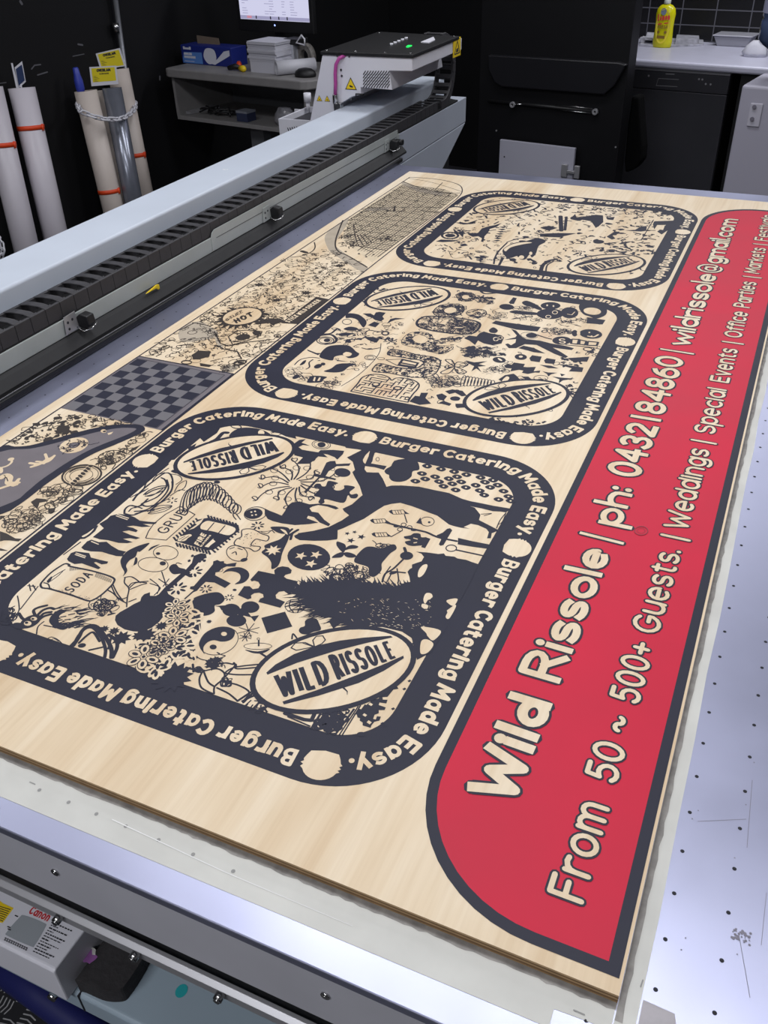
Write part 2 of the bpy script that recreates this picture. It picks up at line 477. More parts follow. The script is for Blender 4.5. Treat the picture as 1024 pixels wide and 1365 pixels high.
# ================================================================== the plywood sheet and its print
CR = {'p': (0, 0, 1.0), 'a1': (180, 560, 5.12), 'a2': (360, 570, 5.12), 'a3': (540, 590, 5.12), 'a4': (80, 640, 5.12), 'a5': (200, 690, 5.12),
      'a6': (380, 690, 5.12), 'a7': (520, 690, 5.12), 'a8': (0, 740, 5.12), 'b1': (180, 800, 5.12), 'b2': (320, 810, 5.12),
      'b3': (420, 780, 4.6545), 'b4': (380, 900, 5.12), 'b5': (0, 560, 5.12), 'b6': (100, 470, 5.12), 'b7': (240, 370, 5.12), 'b8': (340, 290, 5.12),
      'm1': (420, 230, 5.12), 'c1': (340, 380, 5.12), 'c2': (450, 390, 5.12), 'c3': (610, 380, 5.12), 'c4': (560, 470, 5.12),
      'd1': (560, 250, 1024 / 180), 'd2': (720, 260, 5.12), 's0': (0, 640, 1024 / 140)}
def bd(x, y, cr):
    ox, oy, k = CR[cr]; p = onz(ox + x / k, oy + y / k, ZB); return (p.x, p.y)
def T(s):
    cr, out = 'p', []
    for t in s.split():
        if ':' in t: cr, t = t.split(':')
        if t:
            x, y = t.split(','); out.append(bd(float(x), float(y), cr))
    return out
def TE(s, rx, ry, rot=0, n=24):
    """ellipse given in the pixels of a crop"""
    cr, t = s.split(':'); x, y = map(float, t.split(','))
    return [bd(px, py, cr) for px, py in ell(x, y, rx, ry, n=n, rot=rot)]
def rrect(x0, x1, y0, y1, r, corners=(1, 1, 1, 1), n=12):
    out = []
    for k, (cx, cy, a) in enumerate(((x1 - r, y0 + r, -90), (x1 - r, y1 - r, 0), (x0 + r, y1 - r, 90), (x0 + r, y0 + r, 180))):
        if corners[k]: out += ell(cx, cy, r, r, a, a + 90, n=n)
        else: out.append(((x1, y0), (x1, y1), (x0, y1), (x0, y0))[k])
    return out
def star(c, r, n=5, k=.42, a0=90):
    return [(c[0] + (r if i % 2 == 0 else r * k) * cos(math.radians(a0 + i * 180 / n)), c[1] + (r if i % 2 == 0 else r * k) * sin(math.radians(a0 + i * 180 / n))) for i in range(2 * n)]
def centroid(p): return (sum(q[0] for q in p) / len(p), sum(q[1] for q in p) / len(p))
def inside(p, poly):
    c = False; n = len(poly)
    for i in range(n):
        a, b = poly[i], poly[i - 1]
        if (a[1] > p[1]) != (b[1] > p[1]) and p[0] < (b[0] - a[0]) * (p[1] - a[1]) / (b[1] - a[1]) + a[0]: c = not c
    return c

sheet = thing('plywood_sheet', 'pale plywood sheet printed with dark doodle panels and a red text banner', 'plywood', (0.6, 1.2, ZB - .012))
bm_ = M(); bm_.box(0, 1.2, 0, 2.4, ZB - .012, ZB)
bm_.mi = [1, 0, 1, 1, 1, 1]
bm_.build('board', [MT['wood'], MT['edge']], sheet)
em = Ink(lambda x, y, h: Vector((x, -h - .0002, ZB - .012 + y)))       # stencil marks on the near edge
for x0, x1 in ((.418, .428), (.433, .444), (.449, .455), (.459, .470)):
    em.poly([(x0, .001), (x1, .001), (x1 - .004, .011), (x0 - .004, .011)], 1)
em.build('edge_stamp', MT['fine'], sheet)

# ------------------------------------------------------------------ red banner
X0, X1, Y0, Y1 = .9690, 1.1970, .0145, 2.317
bo = rrect(X0, X1, Y0, Y1, .15, (0, 0, 1, 1)); bi = rrect(X0 + .0115, X1 - .0115, Y0 + .0115, Y1 - .0115, .1385, (0, 0, 1, 1))
k = Ink(); k.poly(bi, 0); banner = k.build('banner', MT['red'], sheet)
k = Ink(); k.ring(bo, bi, 1); k.build('banner_border', MT['ink'], banner)
def line1(txt, y0, y1, w=.0084, cap_end='b', jit=.05, ow=.0031):
    k = Ink(); write(k, txt, .0535, w, lambda u, v: (1.0625 - v, y0 + u), 4, .58, .07, 1, y1 - y0, cap_end, jit, ow, k)
    k.build('lettering', [MT['wood'], MT['ink']], banner)
def line2(txt, y0, y1):
    k = Ink(); write(k, txt, .0352, .0054, lambda u, v: (1.1530 - v, y0 + u), 4, .76, .10, 1, y1 - y0, 'r', 0, .0023, k)
    k.build('lettering', [MT['wood'], MT['ink']], banner)
line1('Wild', .146, .297, .0122); line1('Rissole', .329, .602, .0098); line1('|', .6265, .6335, .006)
line1('ph:', .664, .772, .0090); line1('0432', .804, .981, .0100); line1('1', .998, 1.011, .0095); line1('84860', 1.023, 1.268, .0096); line1('|', 1.293, 1.299, .0055)
line1('wildrissole', 1.326, 1.754, .0086, jit=.03); line1('@', 1.762, 1.824, .0058, 'r', 0); line1('gmail.com', 1.832, 2.205, .0086, jit=.03)
line2('From', .068, .182); line2('50', .212, .266); line2('~', .283, .308); line2('500+', .331, .437); line2('Guests.', .456, .641); line2('|', .667, .673)
line2('Weddings', .692, .932); line2('|', .954, .960); line2('Special', .986, 1.162); line2('Events', 1.189, 1.346); line2('|', 1.373, 1.379)
line2('Office', 1.403, 1.545); line2('Parties', 1.571, 1.734); line2('|', 1.764, 1.770); line2('Markets', 1.792, 1.984); line2('|', 2.009, 2.015); line2('Festivals', 2.042, 2.272)
k = Ink(); q = TE('B:585,755', 1, 1) if 'B' in CR else None
CR['B'] = (740, 560, 5.12)
k.ring(TE('B:588,757', 48, 32), TE('B:588,757', 42, 27), 5); k.ring(TE('B:588,757', 28, 18), TE('B:588,757', 25, 16), 5)
k.build('ink_knot', mat('dark red printed knot', rgb(140, 26, 48), .5), banner)

# ------------------------------------------------------------------ the three tray prints
PX0, PX1, PY0, PY1 = .265, .9610, .0875, .7915
PITCH = .744
def panel_path():
    """text baseline circuit 0..L, clockwise seen from above, starting at the near-left corner going up the left side"""
    i = .0265; x0, x1, y0, y1 = PX0 + i, PX1 + .003 - i, PY0 + i, PY1 - i; r = .104
    segs = [('l', (x0, y0 + r), (x0, y1 - r)), ('a', (x0 + r, y1 - r), 180), ('l', (x0 + r, y1), (x1 - r, y1)), ('a', (x1 - r, y1 - r), 90),
            ('l', (x1, y1 - r), (x1, y0 + r)), ('a', (x1 - r, y0 + r), 0), ('l', (x1 - r, y0), (x0 + r, y0)), ('a', (x0 + r, y0 + r), -90)]
    tab, L = [], 0
    for g in segs:
        l = math.hypot(g[2][0] - g[1][0], g[2][1] - g[1][1]) if g[0] == 'l' else r * PI / 2
        tab.append((L, l, g)); L += l
    def at(s):
        s %= L
        for a, l, g in tab:
            if s <= a + l + 1e-9:
                t = (s - a) / l
                if g[0] == 'l':
                    dx, dy = (g[2][0] - g[1][0]) / l, (g[2][1] - g[1][1]) / l
                    return (g[1][0] + dx * (s - a), g[1][1] + dy * (s - a)), (dx, dy)
                an = math.radians(g[2] - 90 * t)
                return (g[1][0] + r * cos(an), g[1][1] + r * sin(an)), (sin(an), -cos(an))
    return at, L
PATH, PL = panel_path()
def s_of(p):
    return min((i * .002 for i in range(int(PL / .002))), key=lambda s: (PATH(s)[0][0] - p[0]) ** 2 + (PATH(s)[0][1] - p[1]) ** 2)
ICON = [(.304, .560), (.603, .752), (.930, .562), (.853, .126), (.395, .126)]
def burger(c, ang, s=.021):
    """bun silhouette: domed top, frilly filling, flat base"""
    pts = ell(0, .1, .95, .85, 20, 160, n=10) + [(-1.05, .3), (-.92, .22), (-1.08, .1), (-.95, -.02), (-1.1, -.12), (-.98, -.25), (-.9, -.5), (-.75, -.8), (0, -.92), (.75, -.8), (.9, -.5), (1.0, -.25), (.95, -.12), (1.1, 0), (.93, .1), (1.05, .25)]
    return [(c[0] + s * (x * cos(ang) - y * sin(ang)), c[1] + s * (x * sin(ang) + y * cos(ang))) for x, y in pts]
def border_text(pan, dy):
    ss = [s_of(p) for p in ICON]
    n = len(ss)
    for i in range(n):
        p, d = PATH(ss[i]); ink = Ink(); ink.poly([(x, y + dy) for x, y in burger(p, math.atan2(d[1], d[0]))], 1); ink.build('burger_mark', MT['wood'], pan); ink = Ink()
        a, b = ss[i] + .030, ss[(i + 1) % n] - .030
        if b < a: b += PL
        txt = 'Burger Catering Made Easy.'
        if b - a < .40: txt = 'Burger Catering Made Easy.'
        f0 = a
        def f(u, v, f0=f0):
            p, d = PATH(f0 + u); v -= .0105
            return (p[0] - d[1] * v, p[1] + d[0] * v + dy)
        write(ink, txt, .0250, .0057, f, 1, .68, .07, 1.0, b - a, 'b', .09); ink.build('border_lettering', MT['wood'], pan)

def badge(dark, woodk, c, ang):
    """oval name badge: heavy ring, two wedge bars and tapering capitals"""
    def f(x, y): return (c[0] + x * cos(ang) - y * sin(ang), c[1] + x * sin(ang) + y * cos(ang))
    def P(l): return [f(*p) for p in l]
    dark.poly(P(ell(0, 0, .1035, .069, n=48)), 4)
    woodk.cur = 1; woodk.poly(P(ell(0, 0, .0965, .062, n=48)), 5); dark.cur = 0
    # upper bar bulges upwards, lower bar is a slim wedge
    dark.poly(P([(-.079, .0165), (-.0795, .0205), (-.066, .0300), (-.04, .0395), (-.01, .0440), (.02, .0425), (.05, .0370), (.0826, .0283), (.084, .0245), (.05, .0265), (.01, .0268), (-.04, .0235)]), 6)
    dark.poly(P([(-.072, -.0318), (-.0715, -.0368), (-.03, -.0378), (.02, -.0350), (.055, -.0265), (.0845, -.0150), (.0855, -.0105), (.055, -.0165), (.02, -.0220), (-.03, -.0285)]), 6)
    dark.line(P([(.001, -.036), (.0035, -.043), (.002, -.048)]), .0026, 6, w1=.0006)
    dark.line(P([(-.013, .043), (-.022, .0545), (-.034, .058), (-.041, .0515), (-.036, .045), (-.013, .043), (-.012, .055), (-.006, .0605), (.002, .0585), (.003, .050), (-.003, .045), (-.013, .043)]), .0016, 6)
    dark.line(P([(-.013, .043), (-.026, .0555)]), .0030, 6, w1=.001)
    # capitals between the bars
    def tp(u, v):      # u 0..1 along, v 0..1 between the bars
        x = -.0745 + u * .1565
        lo = -.0285 + .0165 * max(0, (x + .03) / .115) ** 1.15; hi = .0165 + .0075 * min(1, (x + .079) / .09)
        if x > -.01: hi = .0262 - .003 * (x + .01) / .09
        m = .0022; return f(x, lo + m + v * (hi - lo - 2 * m))
    words_ = (('WILD', .012, .432), ('RISSOLE', .465, .985))
    for w_, a, b in words_:
        def g(u, v, a=a, b=b): return tp(a + u * (b - a), v)
        gl, tot = text_runs(w_, 1.0, .15, .6, .07, 1, (1.75 if w_ == 'WILD' else 2.75))
        for ch, u0, gw, st in gl:
            for s in st:
                q = [g(x / tot, y) for x, y in s]; wd = .0064 if w_ == 'WILD' else .0054
                wd *= 1 - .22 * (u0 / tot) if w_ != 'WILD' else 1
                dark.line(q, wd, 6, cap='r' if len(s) > 6 else 'b', closed=(len(s) > 6 and s[0] == s[-1]))

def scribble(ink, poly, n, size, w, seed, lv=2, kinds='clbsd', flip=None):
    """small hand-drawn marks packed inside a region of the print"""
    rn = random.Random(seed); xs = [p[0] for p in poly]; ys = [p[1] for p in poly]; k_, tries = 0, 0
    while k_ < n and tries < n * 12:
        tries += 1
        c = (rn.uniform(min(xs), max(xs)), rn.uniform(min(ys), max(ys)))
        if not inside(c, poly): continue
        s = rn.uniform(size[0], size[1]); a = rn.uniform(0, 360); kd = rn.choice(kinds); k_ += 1; ww = w * rn.uniform(.7, 1.5)
        if kd == 'c': ink.line(ell(c[0], c[1], s, s * rn.uniform(.4, 1), n=10, rot=a), ww, lv, closed=True)
        elif kd == 'l':
            p = [c]
            for _ in range(rn.randint(3, 5)): p.append((p[-1][0] + rn.uniform(-s, s), p[-1][1] + rn.uniform(-s, s)))
            ink.line(p, ww, lv, sm=True, cap='b')
        elif kd == 'b': ink.poly([(c[0] + s * rn.uniform(.35, .9) * cos(t), c[1] + s * rn.uniform(.25, .9) * sin(t)) for t in [i * PI / 4 for i in range(8)]], lv, sm=True)
        elif kd == 's': ink.poly(star(c, s, rn.choice((4, 5, 8)), .4, a), lv)
        elif kd == 'd': ink.disc(c, s * .35, lv, 8)
        elif kd == 'r':
            t = math.radians(a); ink.line([(c[0] - s * cos(t), c[1] - s * sin(t)), (c[0] + s * cos(t), c[1] + s * sin(t))], ww * 1.6, lv, cap='b')
        elif kd == 'o': ink.ring(ell(c[0], c[1], s, s * .8, n=12, rot=a), ell(c[0], c[1], s * .6, s * .45, n=12, rot=a), lv)
def flower(ink, c, r, n=8, lv=2):
    for i in range(n):
        a = 2 * PI * i / n; ink.disc((c[0] + r * .68 * cos(a), c[1] + r * .68 * sin(a)), r * .34, lv, 8, ry=r * .15, rot=math.degrees(a))

IX0, IX1, IY0, IY1 = .337, .898, .158, .7235
inner = rrect(IX0, IX1, IY0, IY1, .062)
BADGES = (((.803, .2515), math.radians(43)), ((.4275, .6275), math.radians(223)))
def tray(i):
    dy = i * PITCH
    k = Ink(); k.poly([(x, y + dy) for x, y in rrect(PX0, PX1, PY0, PY1, .128, n=16)], 0)
    pan = k.build('tray_artwork', MT['ink'], sheet)
    border_text(pan, dy)
    g = Ink(); g.poly([(x, y + dy) for x, y in inner], 1)
    dk, wk = Ink(), Ink()
    for (c, a) in BADGES: q = Ink(); badge(q, q, (c[0], c[1] + dy), a); q.build('oval_badge', [MT['ink'], MT['wood']], pan)
    return pan, g, dk, wk
def finish(pan, g, dk, wk, d):
    g.build('picture_ground', MT['wood'], pan); tag(d.build('doodles', MT['ink'], pan), kind='stuff')

# ---- nearest tray, traced motif by motif
pan, g, dk, wk = tray(0)
d = Ink(); W = g      # W: cut-outs back to bare wood (drawn above the ink)
def D(s, sm=True, lv=2): d.poly(T(s), lv, sm)
def Wd(s, sm=True, lv=3): W.poly(T(s), lv, sm)
def Ln(s, w=.0016, sm=True, lv=2, closed=False, w1=None): d.line(T(s), w, lv, closed=closed, sm=sm, w1=w1)
def De(s, rx, ry, rot=0, lv=2): d.poly(TE(s, rx, ry, rot), lv)
def We(s, rx, ry, rot=0, lv=3): W.poly(TE(s, rx, ry, rot), lv)
def Re(s, rx, ry, w=4, rot=0, lv=2): d.ring(TE(s, rx, ry, rot), TE(s, rx - w, ry - w * .8, rot), lv)
# figure with a weapon, rifle, ball
D('a2:165,110 200,85 245,80 215,105 240,112 270,125 225,120 195,135 220,152 265,160 330,170 345,155 430,153 507,160 498,182 460,220 440,203 395,185 365,180 395,205 330,198 300,225 270,248 180,250 205,225 225,205 165,190', False)
D('a2:230,440 330,340 292,330 300,320 345,322 385,240 412,230 445,228 452,250 552,245 540,262 455,265 400,300 380,332 452,350 445,360 370,345 340,345 245,450', False)
De('a2:495,308', 55, 30, 5); Re('a2:428,285', 16, 12, 4); Re('a2:350,118', 66, 32, 5, 5); Re('a2:350,118', 52, 24, 4, 5); De('a2:352,118', 28, 18)
# jigsaw piece
D('a2:300,400 318,384 345,386 352,400 380,400 400,365 465,380 436,392 430,410 445,428 478,430 506,416 510,395 580,407 545,440 556,458 590,452 602,466 585,484 552,482 532,464 500,515 380,490 372,512 350,522 330,510 342,480 300,465 335,425 318,412', True)
# grazing animal
D('p:353,678 a2:0,570 40,585 80,602 100,575 120,535 150,512 200,505 270,525 330,520 400,526 445,537 470,552 450,560 390,540 330,530 290,540 270,552 285,575 330,582 370,630 412,660 400,675 340,650 300,612 260,603 252,620 330,650 270,660 170,667 80,655 20,640 p:357,692 353,686', False)
# the big leaping animal
D('a2:525,205 575,180 635,150 600,150 520,140 500,120 700,140 690,180 672,220 660,262 650,262 645,285 660,305 700,308 742,308 770,350 795,405 830,397 900,396 1024,405 a3:100,303 200,325 300,345 390,385 450,402 520,415 600,432 722,452 690,478 650,472 600,470 520,450 442,435 475,445 500,475 515,495 505,530 560,558 632,595 625,607 592,620 586,655 560,655 572,612 555,590 500,565 450,555 400,578 445,590 380,582 330,570 300,560 260,530 220,500 160,478 100,455 60,440 a2:960,535 890,515 830,522 780,535 720,572 640,625 560,660 500,688 462,702 460,760 a6:360,100 352,150 290,158 200,160 100,155 70,140 62,125 90,112 a2:190,722 300,705 400,680 490,635 540,600 505,572 495,555 560,525 610,480 632,462 612,400 576,335 562,305 580,290 565,235', False)
D('a2:690,150 718,168 704,205 700,228 690,246 745,255 797,264 778,290 715,272 650,264 660,225', False)
D('a2:782,300 795,282 828,262 835,235 870,222 930,205 1000,225 1020,285 975,300 965,335 930,362 880,372 835,365 815,345 812,325 795,318')
Wd('a2:720,172 920,214 850,224 825,262 792,256 745,240 708,212', False); Re('a2:735,218', 14, 14, 4, 0, 4)
Wd('a2:682,160 672,200 650,250 638,238 634,222 652,190', False)
for p in '150,162 245,182 335,200 418,220 115,213 205,235 298,248 355,235 137,250 232,268 322,283 383,270 70,265 262,300 345,325 415,308 482,293 515,240 545,272 600,258 580,307 632,292 510,330 540,360 672,333 705,370 638,390 720,400'.split():
    x, y = map(float, p.split(',')); d.poly(T('a3:%f,%f %f,%f %f,%f %f,%f %f,%f %f,%f' % (x - 34, y - 4, x - 10, y - 16, x + 20, y - 11, x + 35, y + 3, x + 12, y + 16, x - 16, y + 11)), 2, True)
    W.poly(TE('a3:%f,%f' % (x + 1, y), 8, 5, 0, 6), 3)
Ln('a3:690,480 650,530 625,585', .0016); Ln('a3:690,480 665,540 640,560', .0012); Ln('a3:520,490 590,485 540,500', .0014)
# street lamp lying on its side
Ln('a6:690,35 790,62 850,75 960,100 a7:300,125 345,140 455,162', .0040); Ln('a2:918,595 935,650', .0018); Ln('a6:725,132 800,90', .0018)
D('a7:390,78 410,74 425,88 400,130 366,188 345,194 333,184 350,150 318,122 360,104', False); D('a7:465,140 560,162 684,186 662,214 560,200 462,184', False)
for c_ in ('a6:640,22', 'a6:650,115', 'a2:870,575'):
    cr, xy = c_.split(':'); x, y = map(float, xy.split(','))
    d.line(T('%s:%f,%f %f,%f %f,%f %f,%f' % (cr, x - 40, y - 8, x + 40, y - 12, x + 62, y + 14, x - 30, y + 18)), .0013, 2, closed=True)
    for t in (-12, 6, 24): d.line(T('%s:%f,%f %f,%f' % (cr, x + t - 6, y - 10, x + t + 6, y + 16)), .0009)
    d.poly(T('%s:%f,%f %f,%f %f,%f %f,%f' % (cr, x - 60, y - 4, x - 38, y - 14, x - 28, y + 20, x - 52, y + 8)), 2); d.poly(T('%s:%f,%f %f,%f %f,%f' % (cr, x + 40, y - 10, x + 82, y + 16, x + 52, y + 16)), 2)
for p in ('a6:810,50', 'a6:785,82', 'a6:850,68'): Re(p, 20, 14, 6)
De('a6:760,60', 20, 9); De('a6:880,85', 22, 9)
Re('a7:418,210', 40, 25, 8); Ln('a7:452,222 640,262', .0030)
Re('a3:152,540', 50, 33, 5); De('a3:165,545', 9, 7); D('a3:75,550 105,512 120,560', False)
D('a7:103,165 142,155 108,142 100,130 140,122 165,108 205,112 215,135 252,138 230,185 195,193 150,195 115,185'); Wd('a7:160,138 190,146 188,152 158,144', False, 3); Wd('a7:160,172 185,168 185,174 162,178', False, 3); D('a7:252,138 276,146 240,210 212,203', False); De('a7:110,138', 16, 9, 20)
De('a6:830,262', 45, 28); Ln('a6:815,208 826,240', .0045); Ln('a6:805,288 740,350 690,380 672,410 665,440', .0030); Ln('a6:720,335 690,375', .0018); Ln('a6:730,375 710,415 690,450', .0018); Ln('a6:765,350 775,420 770,450', .0020); Ln('a6:700,370 760,372 820,378', .0028); De('a6:740,378', 30, 10, -15)
Re('a6:738,458', 16, 11, 4); Re('a6:738,458', 8, 6, 3)
# face in profile merging into the fir tree
D('a7:178,234 260,240 330,250 368,246 380,262 440,268 460,280 520,290 560,305 606,320 560,420 480,570 p:580,825 560,805 a7:200,520 120,482 60,452 100,450 138,440 132,405 120,372 135,352 150,345 150,322 178,312 215,300 232,270 215,248', False)
Wd('a7:196,362 220,330 245,320 256,328 250,352 230,388 205,408 190,402')
# fir tree on its side: trunk line and many needle sprays
trunk = T('a6:82,492 300,540 600,620 820,690 b3:640,180')
def tree():
    rn = random.Random(3)
    core = T('a6:85,490 140,470 230,462 310,458 400,455 490,470 560,480 640,482 740,490 850,480 950,500 1024,540 p:592,800 600,830 575,870 556,880 b3:600,330 540,290 420,262 300,262 a6:480,740 430,690 370,660 300,640 240,620 190,590 140,560')
    d.poly(core, 2)
    top = T('a6:85,490 140,462 230,455 310,445 400,440 490,452 560,462 640,470 740,480 850,470')
    bot = T('a6:85,495 140,565 190,600 240,635 300,655 340,665 400,690 470,720 520,745'); lo2 = T('b3:690,120 760,150 790,180 740,230 700,300 660,330 640,380')
    def spikes(path, n, ln, base, lean):
        for j in range(n):
            t = j / (n - 1) * (len(path) - 1); a = int(min(t, len(path) - 2)); f_ = t - a
            p = (path[a][0] + (path[a + 1][0] - path[a][0]) * f_, path[a][1] + (path[a + 1][1] - path[a][1]) * f_)
            ang = lean + rn.uniform(-.35, .35); l = ln * rn.uniform(.5, 1.25)
            nx, ny = -sin(ang) * base, cos(ang) * base
            e_ = (p[0] + l * cos(ang), p[1] + l * sin(ang))
            d.poly([(p[0] + nx - l * .5 * cos(ang), p[1] + ny - l * .5 * sin(ang)), (p[0] - nx - l * .5 * cos(ang), p[1] - ny - l * .5 * sin(ang)), e_], 2.05 + .06 * (j % 11))
    spikes(top, 46, .020, .0034, 2.45); spikes(top, 40, .015, .003, 2.0)
    spikes(bot, 44, .022, .0034, -2.35); spikes(bot, 36, .030, .003, -2.6); spikes(lo2, 26, .014, .004, -.3)
    for s in ('a6:430,690 330,760 300,712', 'a6:520,700 380,745 470,668', 'a6:540,730 420,768 505,690'): d.poly(T(s), 2.85)
    for _ in range(150):                      # pale gaps between the sprays
        x, y = rn.uniform(360, 1000), rn.uniform(520, 760)
        if y < 520 + (x - 360) * .08 or (rn.random() < .5 and x < 560): continue
        a = rn.uniform(-.5, .9); l = rn.uniform(4, 13); q = rn.uniform(1.5, 4)
        W.poly(T('a6:%f,%f %f,%f %f,%f' % (x - l * cos(a), y - l * sin(a), x + q * sin(a), y - q * cos(a), x + l * cos(a), y + l * sin(a))), 3)
    for s in ('a7:245,520 280,520 290,545 262,560 240,590 228,560', 'a7:222,590 252,600 240,625 215,610', 'a7:385,570 430,555 462,560 440,600 415,600', 'a7:400,640 435,600 450,610 405,690 380,680', 'b3:660,260 780,285 735,345 700,320 690,300', 'b3:660,350 700,340 735,370 700,420 655,425', 'a6:970,520 1000,540 990,560 960,560', 'a6:940,600 975,600 970,625 945,615'): W.poly(T(s), 3, True)
tree()
# small stars, butterfly, starred oval, hat shape, figure
for p, r in (('a6:425,110', .0045), ('a6:475,100', .0042), ('a6:522,133', .0068), ('a6:450,158', .0068)): d.poly(star(T(p)[0], r), 2)
for s in ('355,165 385,172 410,185 416,210 400,240 375,222 352,190', '405,225 425,200 460,188 500,198 485,212 440,216', '400,240 380,238 340,255 320,275 350,276 385,272 402,256', '400,242 430,238 470,250 487,266 460,275 425,272 405,258'): D('a6:' + s)
De('a6:163,272', 147, 90, 4)
for p in ('a6:108,263', 'a6:212,255', 'a6:177,317'): W.poly(star(T(p)[0], .0092), 3)
D('a6:472,292 482,270 510,235 552,203 600,200 650,212 690,200 722,186 750,186 762,205 755,222 720,245 680,290 660,318 658,362 620,400 592,405 572,385 570,345 545,330 510,320 478,308')
scribble(d, T('a6:300,330 440,310 490,330 520,400 440,450 310,440'), 46, (.004, .012), .0013, 5, kinds='llc'); scribble(d, T('a6:480,390 560,350 570,400 500,450'), 16, (.003, .007), .0011, 6, kinds='lc'); scribble(d, T('a6:640,185 700,170 715,195 640,215'), 10, (.003, .006), .0011, 7, kinds='cl')
# pirate hat with bird
D('a5:762,240 785,215 782,192 830,170 885,150 925,118 952,108 945,150 905,240 890,300 868,338 830,352 828,310 805,275'); D('a5:822,68 880,62 935,68 955,85 945,105 905,112 860,98')
Ln('a5:930,118 970,80', .0040); Ln('a5:945,125 1010,85', .0045); Ln('a5:960,150 970,110', .0040); Wd('a5:890,80 925,90 940,118 918,105', True, 3)
for p in ('a5:840,225', ): W.poly(star(T(p)[0], .0125, 8, .5), 3)
# jigsaw piece
D('a5:685,425 740,365 852,388 848,362 870,342 905,334 945,340 968,360 962,382 925,392 915,405 932,418 1010,437 975,515 940,520 915,503 880,508 858,530 862,552 922,577 890,617 740,577 752,555 776,545 772,525 745,514 712,518 690,532 692,552 668,560 600,530 642,470 680,470 702,490 740,484 752,462 740,440 712,432 695,437', False)
D('a5:497,382 525,355 570,342 620,342 662,362 678,390 668,422 635,447 580,456 610,432 618,402 602,380 560,368 525,370')
D('a5:232,555 300,495 272,488 276,472 300,468 350,410 390,368 430,320 432,300 460,290 480,300 505,298 506,312 525,318 592,308 582,336 525,334 490,350 470,372 448,376 445,395 552,450 512,482 440,445 380,440 350,468 322,500 295,512 240,560', False); Re('a5:478,358', 22, 14, 4)
# guitar with a bird on its neck
D('a5:265,375 238,360 100,480 60,525 40,535 0,535 a8:1024,255 985,268 965,290 958,315 915,335 870,362 820,390 790,415 785,445 802,478 850,508 910,522 980,525 1024,520 b1:60,213 115,190 165,150 195,112 198,70 240,35 a5:100,628 150,598 172,575 168,548 125,522 118,505', False)
D('a5:228,375 285,312 300,262 345,245 382,248 388,275 345,292 300,345 262,378', False)
for x, y in ((268, 296), (290, 262), (340, 300), (358, 288), (372, 296), (305, 292)): De('a5:%d,%d' % (x, y), 11, 8, -30)
D('a5:130,345 150,322 178,320 200,342 238,352 262,375 292,402 270,408 220,385 165,388 140,372'); Ln('a5:178,318 188,310 215,318', .0015)
# spade, club, square, spade by the badge
D('a5:292,558 350,530 420,513 470,512 502,535 508,565 480,592 442,602 442,640 405,665 350,672 310,655 298,610'); D('a5:440,604 480,602 518,600 490,636 475,612', False)
De('a5:555,632', 62, 43); De('a5:685,612', 62, 40); De('a5:590,705', 68, 41); D('a5:585,640 640,610 690,675 745,668 713,712 690,682 640,670 620,690', False)
D('a5:760,686 922,643 972,745 800,792', False)
D('b2:402,160 412,138 442,126 445,92 480,72 522,78 540,110 552,152 500,168 460,184 420,180')
# yin yang
d.ring(TE('b1:573,280', 138, 93, -18, 40), TE('b1:573,280', 133, 88, -18, 40), 2)
D('b1:474,370 440,318 440,285 470,235 520,202 590,187 645,192 682,215 672,255 640,278 590,285 540,275 498,288 470,318 468,345'); We('b1:608,233', 20, 14); De('b1:534,322', 24, 16, 0, 4)
for p, r in (('b1:180,178', .009), ('b1:78,238', .010), ('b1:30,246', .007), ('b1:506,148', .004)): d.poly(star(T(p)[0], r, 10, .6), 2)
for p, r in (('b1:775,208', .014), ('b1:755,253', .008)):
    c_ = T(p)[0]
    for q in range(4): d.line([(c_[0] - r * cos(q * PI / 4), c_[1] - r * sin(q * PI / 4)), (c_[0] + r * cos(q * PI / 4), c_[1] + r * sin(q * PI / 4))], .0012)
Re('a6:70,605', 72, 48, 5)
for s in ('5,590 70,575 138,590', '0,610 70,600 140,615', '20,640 75,628 125,630', '40,562 30,610 60,650', '95,560 105,605 85,650'): Ln('a6:' + s, .0016)
for p, r in (('a5:735,55', .0105), ('a5:300,370', .0125), ('a5:185,485', .0138), ('a5:382,488', .0090), ('a5:540,547', .0070), ('a5:1015,490', .009)): flower(d, T(p)[0], r)
De('a5:578,495', 14, 8)
# saucer
Re('b2:122,265', 98, 24, 5); D('b2:35,288 120,300 205,282 160,312 90,312'); Ln('b2:140,312 180,338', .003); Ln('b2:128,262 128,225', .0022); Re('b2:126,215', 11, 9, 4); Ln('b2:355,215 362,180 388,210', .0022)
